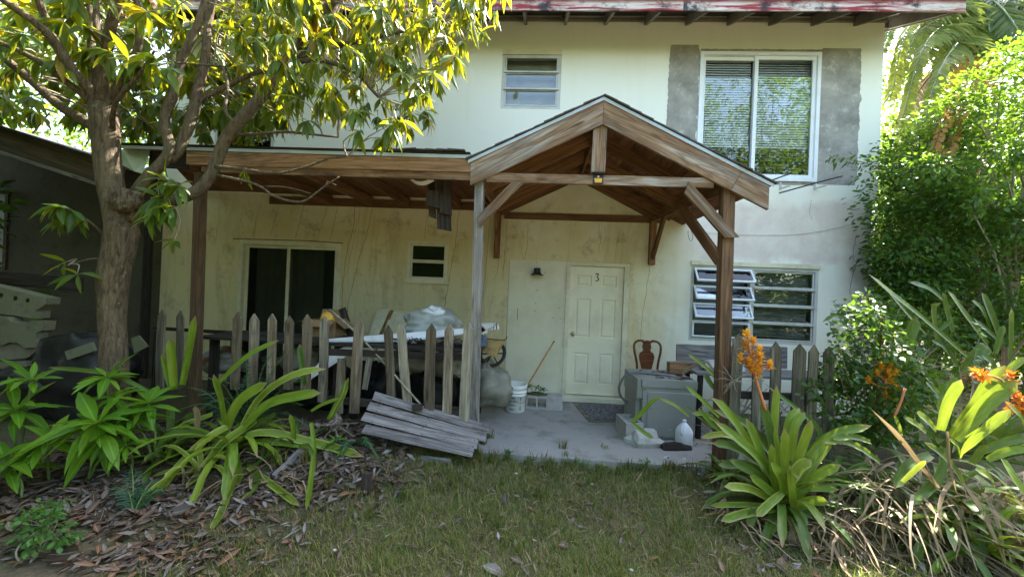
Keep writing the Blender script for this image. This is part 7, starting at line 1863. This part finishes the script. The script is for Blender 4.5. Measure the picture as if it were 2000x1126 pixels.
rs = random.Random(18); hc = [V3(rs.uniform(-10.2, -7.9), rs.uniform(-9.5, -.6), rs.uniform(.1, 4.6)) for i in range(330)]
bush('hedge', 'unseen tall dark hedge added next to the annex to block sky', 'hedge', (-9, -5, -.1), hc, 60, .55, .2, .3, 'bush_dark', T_SMALL, .08, None, 302, nbr=40, bmat='bark')  # unseen hedge, added to keep sky light off the lean-to wall
tree('unseen dense tree added behind the viewer to block sky on the annex side', -6.2, -9.6, 8.6, 3.2, 'bush_dark', 208, 170, 90, L=.2, z0=.12)  # unseen tree, added to cut sky light from the front left
rs = random.Random(17); hc = []
for i in range(420): hc.append(V3(rs.uniform(-16, 22), rs.uniform(-15.5, -13), rs.uniform(.1, 3.4)))
bush('hedge', 'unseen long hedge added behind the viewer to darken the window reflections', 'hedge', (3, -14, -.1), hc, 60, .6, .24, .3, 'bush_dark', T_SMALL, .08, None, 301, nbr=40, bmat='bark')  # unseen hedge, added to darken reflections and low sky light
# ================================================================ ground cover
rs = random.Random(5)
def dens(x, y):
    """lawn cover 0..1"""
    n = noise.noise(V3(x*1.3, y*1.3, 7))*.5+noise.noise(V3(x*4, y*4, 2))*.35
    s = (x+1.25)*1.3+n*1.1+max(0, (-3.15-y))*1.1
    return max(0, min(1, s+.5))
def in_view(x, y, z=0):
    a, b_ = pix((x, y, z)); return -60 < a < 2060 and b_ < 1190
def grass_mesh():
    V = []; Q = []; U = []
    N = 62000; c = 0
    X = RNG.uniform(-3.4, 3.9, N*2); Y = -2.08-(RNG.random(N*2)**.85)*2.3
    V = np.zeros((N*2, 6, 3)); k = 0
    for x, y in zip(X, Y):
        if k >= N: break
        if -1.0 < x < 2.3 and y > -2.22+.03*noise.noise(V3(x*5, 0, 0)): 
            continue
        d = dens(x, y)
        if x > 1.6 and y > -3.0: d *= .35
        if rs.random() > d or not in_view(x, y): continue
        z = gz(x, y)-.004; tf = noise.noise(V3(x*3.1, y*3.1, 5))
        h = (.022+.035*max(0, tf+.25)+.012*rs.random())*(1+1.6*(rs.random() < .04))
        a = rs.random()*6.28; le = rs.uniform(.2, 1.1)*h; w = rs.uniform(.0012, .0024)
        dx, dy = math.cos(a), math.sin(a); sx, sy = -dy*w, dx*w
        V[k] = [(x-sx, y-sy, z), (x+sx, y+sy, z), (x+dx*le*.35-sx, y+dy*le*.35-sy, z+h*.62), (x+dx*le*.35+sx, y+dy*le*.35+sy, z+h*.62), (x+dx*le-sx*.2, y+dy*le-sy*.2, z+h), (x+dx*le+sx*.2, y+dy*le+sy*.2, z+h)]; k += 1
    V = V[:k].reshape(-1, 3); b_ = np.arange(k)*6
    Q = np.concatenate([np.stack([b_, b_+1, b_+3, b_+2], -1), np.stack([b_+2, b_+3, b_+5, b_+4], -1)])
    return np_mesh('grass', V, Q, None, MT['grass'])
obj('grass', grass_mesh(), None, None, kind='stuff', label='short patchy lawn grass in front of the porch')
def tuft(lst_, x, y, n, h, lean=.6, w=.0022):
    for i in range(n):
        a = rs.random()*6.28; l = h*rs.uniform(.5, 1.1); d = V3(math.cos(a)*lean*rs.random(), math.sin(a)*lean*rs.random(), 1)
        lst_.append((V3(x+rs.gauss(0, .02), y+rs.gauss(0, .02), gz(x, y)), d, V3(math.cos(a), math.sin(a), .3), l, w))
lst = []
for i in range(230):
    x = rs.uniform(-1.1, 2.2); y = -2.2-rs.random()**2*.35; tuft(lst, x, y, rs.randint(4, 12), rs.uniform(.05, .13))
for px, py, h in [(545, 935, .2), (520, 925, .18), (600, 930, .16), (885, 950, .15), (1100, 880, .14), (1105, 895, .12), (640, 960, .13), (1050, 965, .1), (940, 870, .2), (955, 860, .18), (1180, 880, .1), (790, 975, .12), (860, 960, .1), (470, 1060, .08), (930, 900, .12), (720, 1000, .1), (1190, 1000, .08)]:
    p = atz(px, py, -.03)
    if p.y > -5: tuft(lst, p.x, p.y, 26, h)
for i in range(520):
    x = rs.uniform(-2.2, 3.2); y = rs.uniform(-4.1, -2.5)
    if dens(x, y) > .12 and noise.noise(V3(x*1.6, y*1.6, 4)) > -.1: tuft(lst, x, y, rs.randint(5, 12), rs.uniform(.04, .10), .9)
cloud_of('grass', lst, [tmpl([(0, 1), (.35, .9), (.7, .6), (1, .05)], .3, .35)], MT['grass'], None, kind='stuff', label='taller grass tufts along the slab edge and lawn')
# leaf litter
lst = []
def lit(n, x0, x1, y0, y1, prob, s0, s1):
    c = 0
    while c < n:
        x, y = rs.uniform(x0, x1), rs.uniform(y0, y1); c += 1
        if -1.02 < x < 2.32 and y > -2.2: continue
        if rs.random() > prob(x, y) or not in_view(x, y): continue
        a = rs.random()*6.28; L = rs.uniform(s0, s1)*(1.4 if rs.random() < .1 else 1)
        lst.append((V3(x, y, gz(x, y)+.006+rs.random()*.03), V3(math.cos(a), math.sin(a), rs.uniform(-.15, .2)), V3(rs.uniform(-.4, .4), rs.uniform(-.4, .4), 1), L, L*rs.uniform(.08, .2)))
lit(19000, -4.2, -.3, -4.0, -1.9, lambda x, y: max(0, 1-dens(x, y)*1.05)*(.55+.6*noise.noise(V3(x*2.2, y*2.2, 8))), .025, .12)
lit(2200, -1.4, 3.0, -4.1, -2.2, lambda x, y: .35+.5*noise.noise(V3(x*2, y*2, 1)), .02, .075)
lit(1200, 1.4, 3.8, -3.9, -2.3, lambda x, y: .7, .04, .12)
cloud_of('leaf_litter', lst, [tmpl(ST_MANGO, .3, d, .012) for d in (-.25, .1, .45)], MT['litter'], None, kind='stuff', label='brown and grey fallen mango leaves covering the soil')
lst2 = []
for i in range(800):     # flecks of straw on the lawn
    x, y = rs.uniform(-1.2, 3.0), rs.uniform(-4.0, -2.3); a = rs.random()*6.28; lst2.append((V3(x, y, gz(x, y)+.02), V3(math.cos(a), math.sin(a), rs.uniform(-.1, .2)), V3(0, 0, 1), rs.uniform(.04, .14), rs.uniform(.0015, .004)))
cloud_of('straw_litter', lst2, T_OVAL, MT['straw'], None, kind='stuff', label='dry straw flecks scattered over the lawn')
lst = []
for i in range(16000):   # undergrowth beyond the house corner and below the shrubs
    x, y = rs.uniform(XR-.3, 14), rs.uniform(-3.2, 8)
    if x < XR+.05 and y > -.15: continue
    if noise.noise(V3(x*.9, y*.9, 3)) < -.15: continue
    a = rs.random()*6.28; L = rs.uniform(.05, .13); lst.append((V3(x, y, -.1+rs.random()**2*.45), V3(math.cos(a), math.sin(a), rs.uniform(-.3, .8)), V3(rs.uniform(-.5, .5), rs.uniform(-.5, .5), 1), L, L*.3))
cloud_of('undergrowth', lst, T_SMALL, MT['bush_dark'], None, kind='stuff', label='low leafy undergrowth beside the house and under the shrubs')
# single fallen leaves that stand out
for px, py, L, an, lab in [(130, 1092, .26, .05, 'long rusty fallen leaf at the bottom picture edge'), (965, 1117, .17, -.2, 'curled orange brown fallen leaf lowest on the lawn'), (988, 988, .12, 1.5, 'dark brown fallen leaf standing on edge in the lawn'), (410, 1068, .16, 1.4, 'brown fallen leaf under the tip of the pale bromeliad leaf'), (350, 1018, .24, .1, 'broad reddish fallen leaf below the small cycad'),
                           (565, 880, .15, .5, 'orange fallen leaf beside the dark plank'), (1112, 990, .08, .6, 'small tan fallen leaf in the middle of the lawn'), (1190, 1040, .07, -.9, 'narrow brown fallen leaf on the open lawn'), (1135, 1035, .06, .3, 'tiny folded brown leaf near the middle of the lawn'), (850, 865, .14, .3, 'orange fallen leaf just below the pallet'), (1010, 1098, .10, -.3, 'thin brown leaf beside the lowest leaf on the lawn'), (895, 1030, .11, .5, 'brown leaf crossing the grass tufts below the pallet'), (1105, 1072, .12, .35, 'tan palm scrap on the lawn near the bottom edge')]:
    p = atz(px, py, -.08); p.z = gz(p.x, p.y)+.028
    V_, Q_, U_ = tmpl(ST_MANGO, .3, rs.choice([-.35, .5, .3]), .03); V_ = V_.copy(); V_[:, 1] *= .2
    M = Matrix.Translation(p) @ Matrix.Rotation(an, 4, 'Z') @ Matrix.Rotation(rs.uniform(-.6, .6), 4, 'X') @ Matrix.Diagonal((L, L, L, 1)) @ Matrix.Translation((-.5, 0, 0))
    o = obj('fallen_leaf', np_mesh('fallen_leaf', V_, Q_, U_, MT['litter']), None, None, M, label=lab, cat='fallen leaf', group='single fallen leaves')
# stake, plank, paper scraps
c = atz(712, 968, -.05); t = board('wooden_stake', (c.x, c.y, -.1), (c.x+.01, c.y+.02, gz(c.x, c.y)+.15), .07, .05, MT['rot'], None, up=(1, 0, 0)); tag(t, 'short dark wooden stake standing in the grass below the pallet', 'stake')
a, c = atz(535, 942, .0), atz(606, 890, .06); a.z = gz(a.x, a.y)+.03; c.z = gz(c.x, c.y)+.05
t = board('dark_plank', a, c, .06, .03, MT['pallet'], None); tag(t, 'weathered grey plank lying in the leaf litter', 'plank')
t = board('dark_plank', at(820, 893, -2.5), at(880, 900, -2.5), .04, .03, MT['pallet'], None); tag(t, 'short grey lath on the ground below the pallet', 'lath')
for px, py, s, lab in [(653, 1074, .014, 'tiny white paper scrap on the lawn edge'), (1233, 1109, .015, 'white scrap at the bottom edge of the lawn'), (1007, 935, .02, 'white crumpled paper near the slab'), (1335, 905, .05, 'white plastic shred under the log'), (1156, 953, .014, 'white speck of paper in the middle of the lawn')]:
    p = atz(px, py, -.05); p.z = gz(p.x, p.y)+.03; o = lump('paper_scrap', p, (s*.8, s*.7, s*.3), MT['rubble'], px*.1, .6, n=7, m_=5); tag(o, lab, 'paper scrap')
# dead stick on the lawn
for pts, lab in (([(1242, 945), (1262, 915), (1283, 895)], 'bent dry stalk on the lawn below the slab corner'), ([(1115, 930), (1125, 915), (1131, 905)], 'short dry stalk at the slab edge'), ([(1300, 965), (1330, 975), (1352, 972)], 'forked dry twig on the lawn')):
    P = []
    for x, y in pts:
        p = atz(x, y, -.04); p.z = gz(p.x, p.y)+.03; P.append(p)
    m = MB(); m.tube(spline(P, 8), [.006, .006, .005, .005, .004, .004, .003, .002], 5); o = obj('dry_stalk', m, MT['straw'], None); tag(o, lab, 'stalk', 'dry stalks on the lawn')
# weeds in the block and along the slab
def weed(c, n, h, L, lab, k=3):
    t = thing('weed', lab, 'weed', c); lst_ = []
    for i in range(k):
        e = Vector(c)+V3(rs.uniform(-.08, .08), rs.uniform(-.05, .05), h*rs.uniform(.6, 1.1)); m = MB(); m.tube(spline([Vector(c), Vector(c).lerp(e, .5)+V3(.01, 0, 0), e], 5), .0022, 4, False); obj('stem', m, MT['stem_green'], t)
        lst_ += whorl(e, (0, 0, 1), n, L, .5, 1.0, .16, rs)
    leaf_objects(lst_, MT['vine'], 'weed', T_MANGO, t)
c = atz(1038, 800, 0); weed((c.x, c.y+.12, .20), 8, .11, .075, 'green weed growing on the hollow block next to the bucket'); weed((c.x+.12, c.y+.12, .20), 8, .10, .085, 'taller green weed growing on the hollow block beside the solid block')
for px, py, lab in [(985, 872, 'round leaved weed at the slab edge'), (1365, 868, 'green weed beside the plastic jug'), (1130, 885, 'small weed sprouting at the slab lip'), (1240, 880, 'weed tuft at the foot of the broken concrete')]:
    p = atz(px, py, -.03); p.y = min(p.y, -2.24); weed((p.x, p.y, gz(p.x, p.y)), 7, .10, .05, lab, 4)
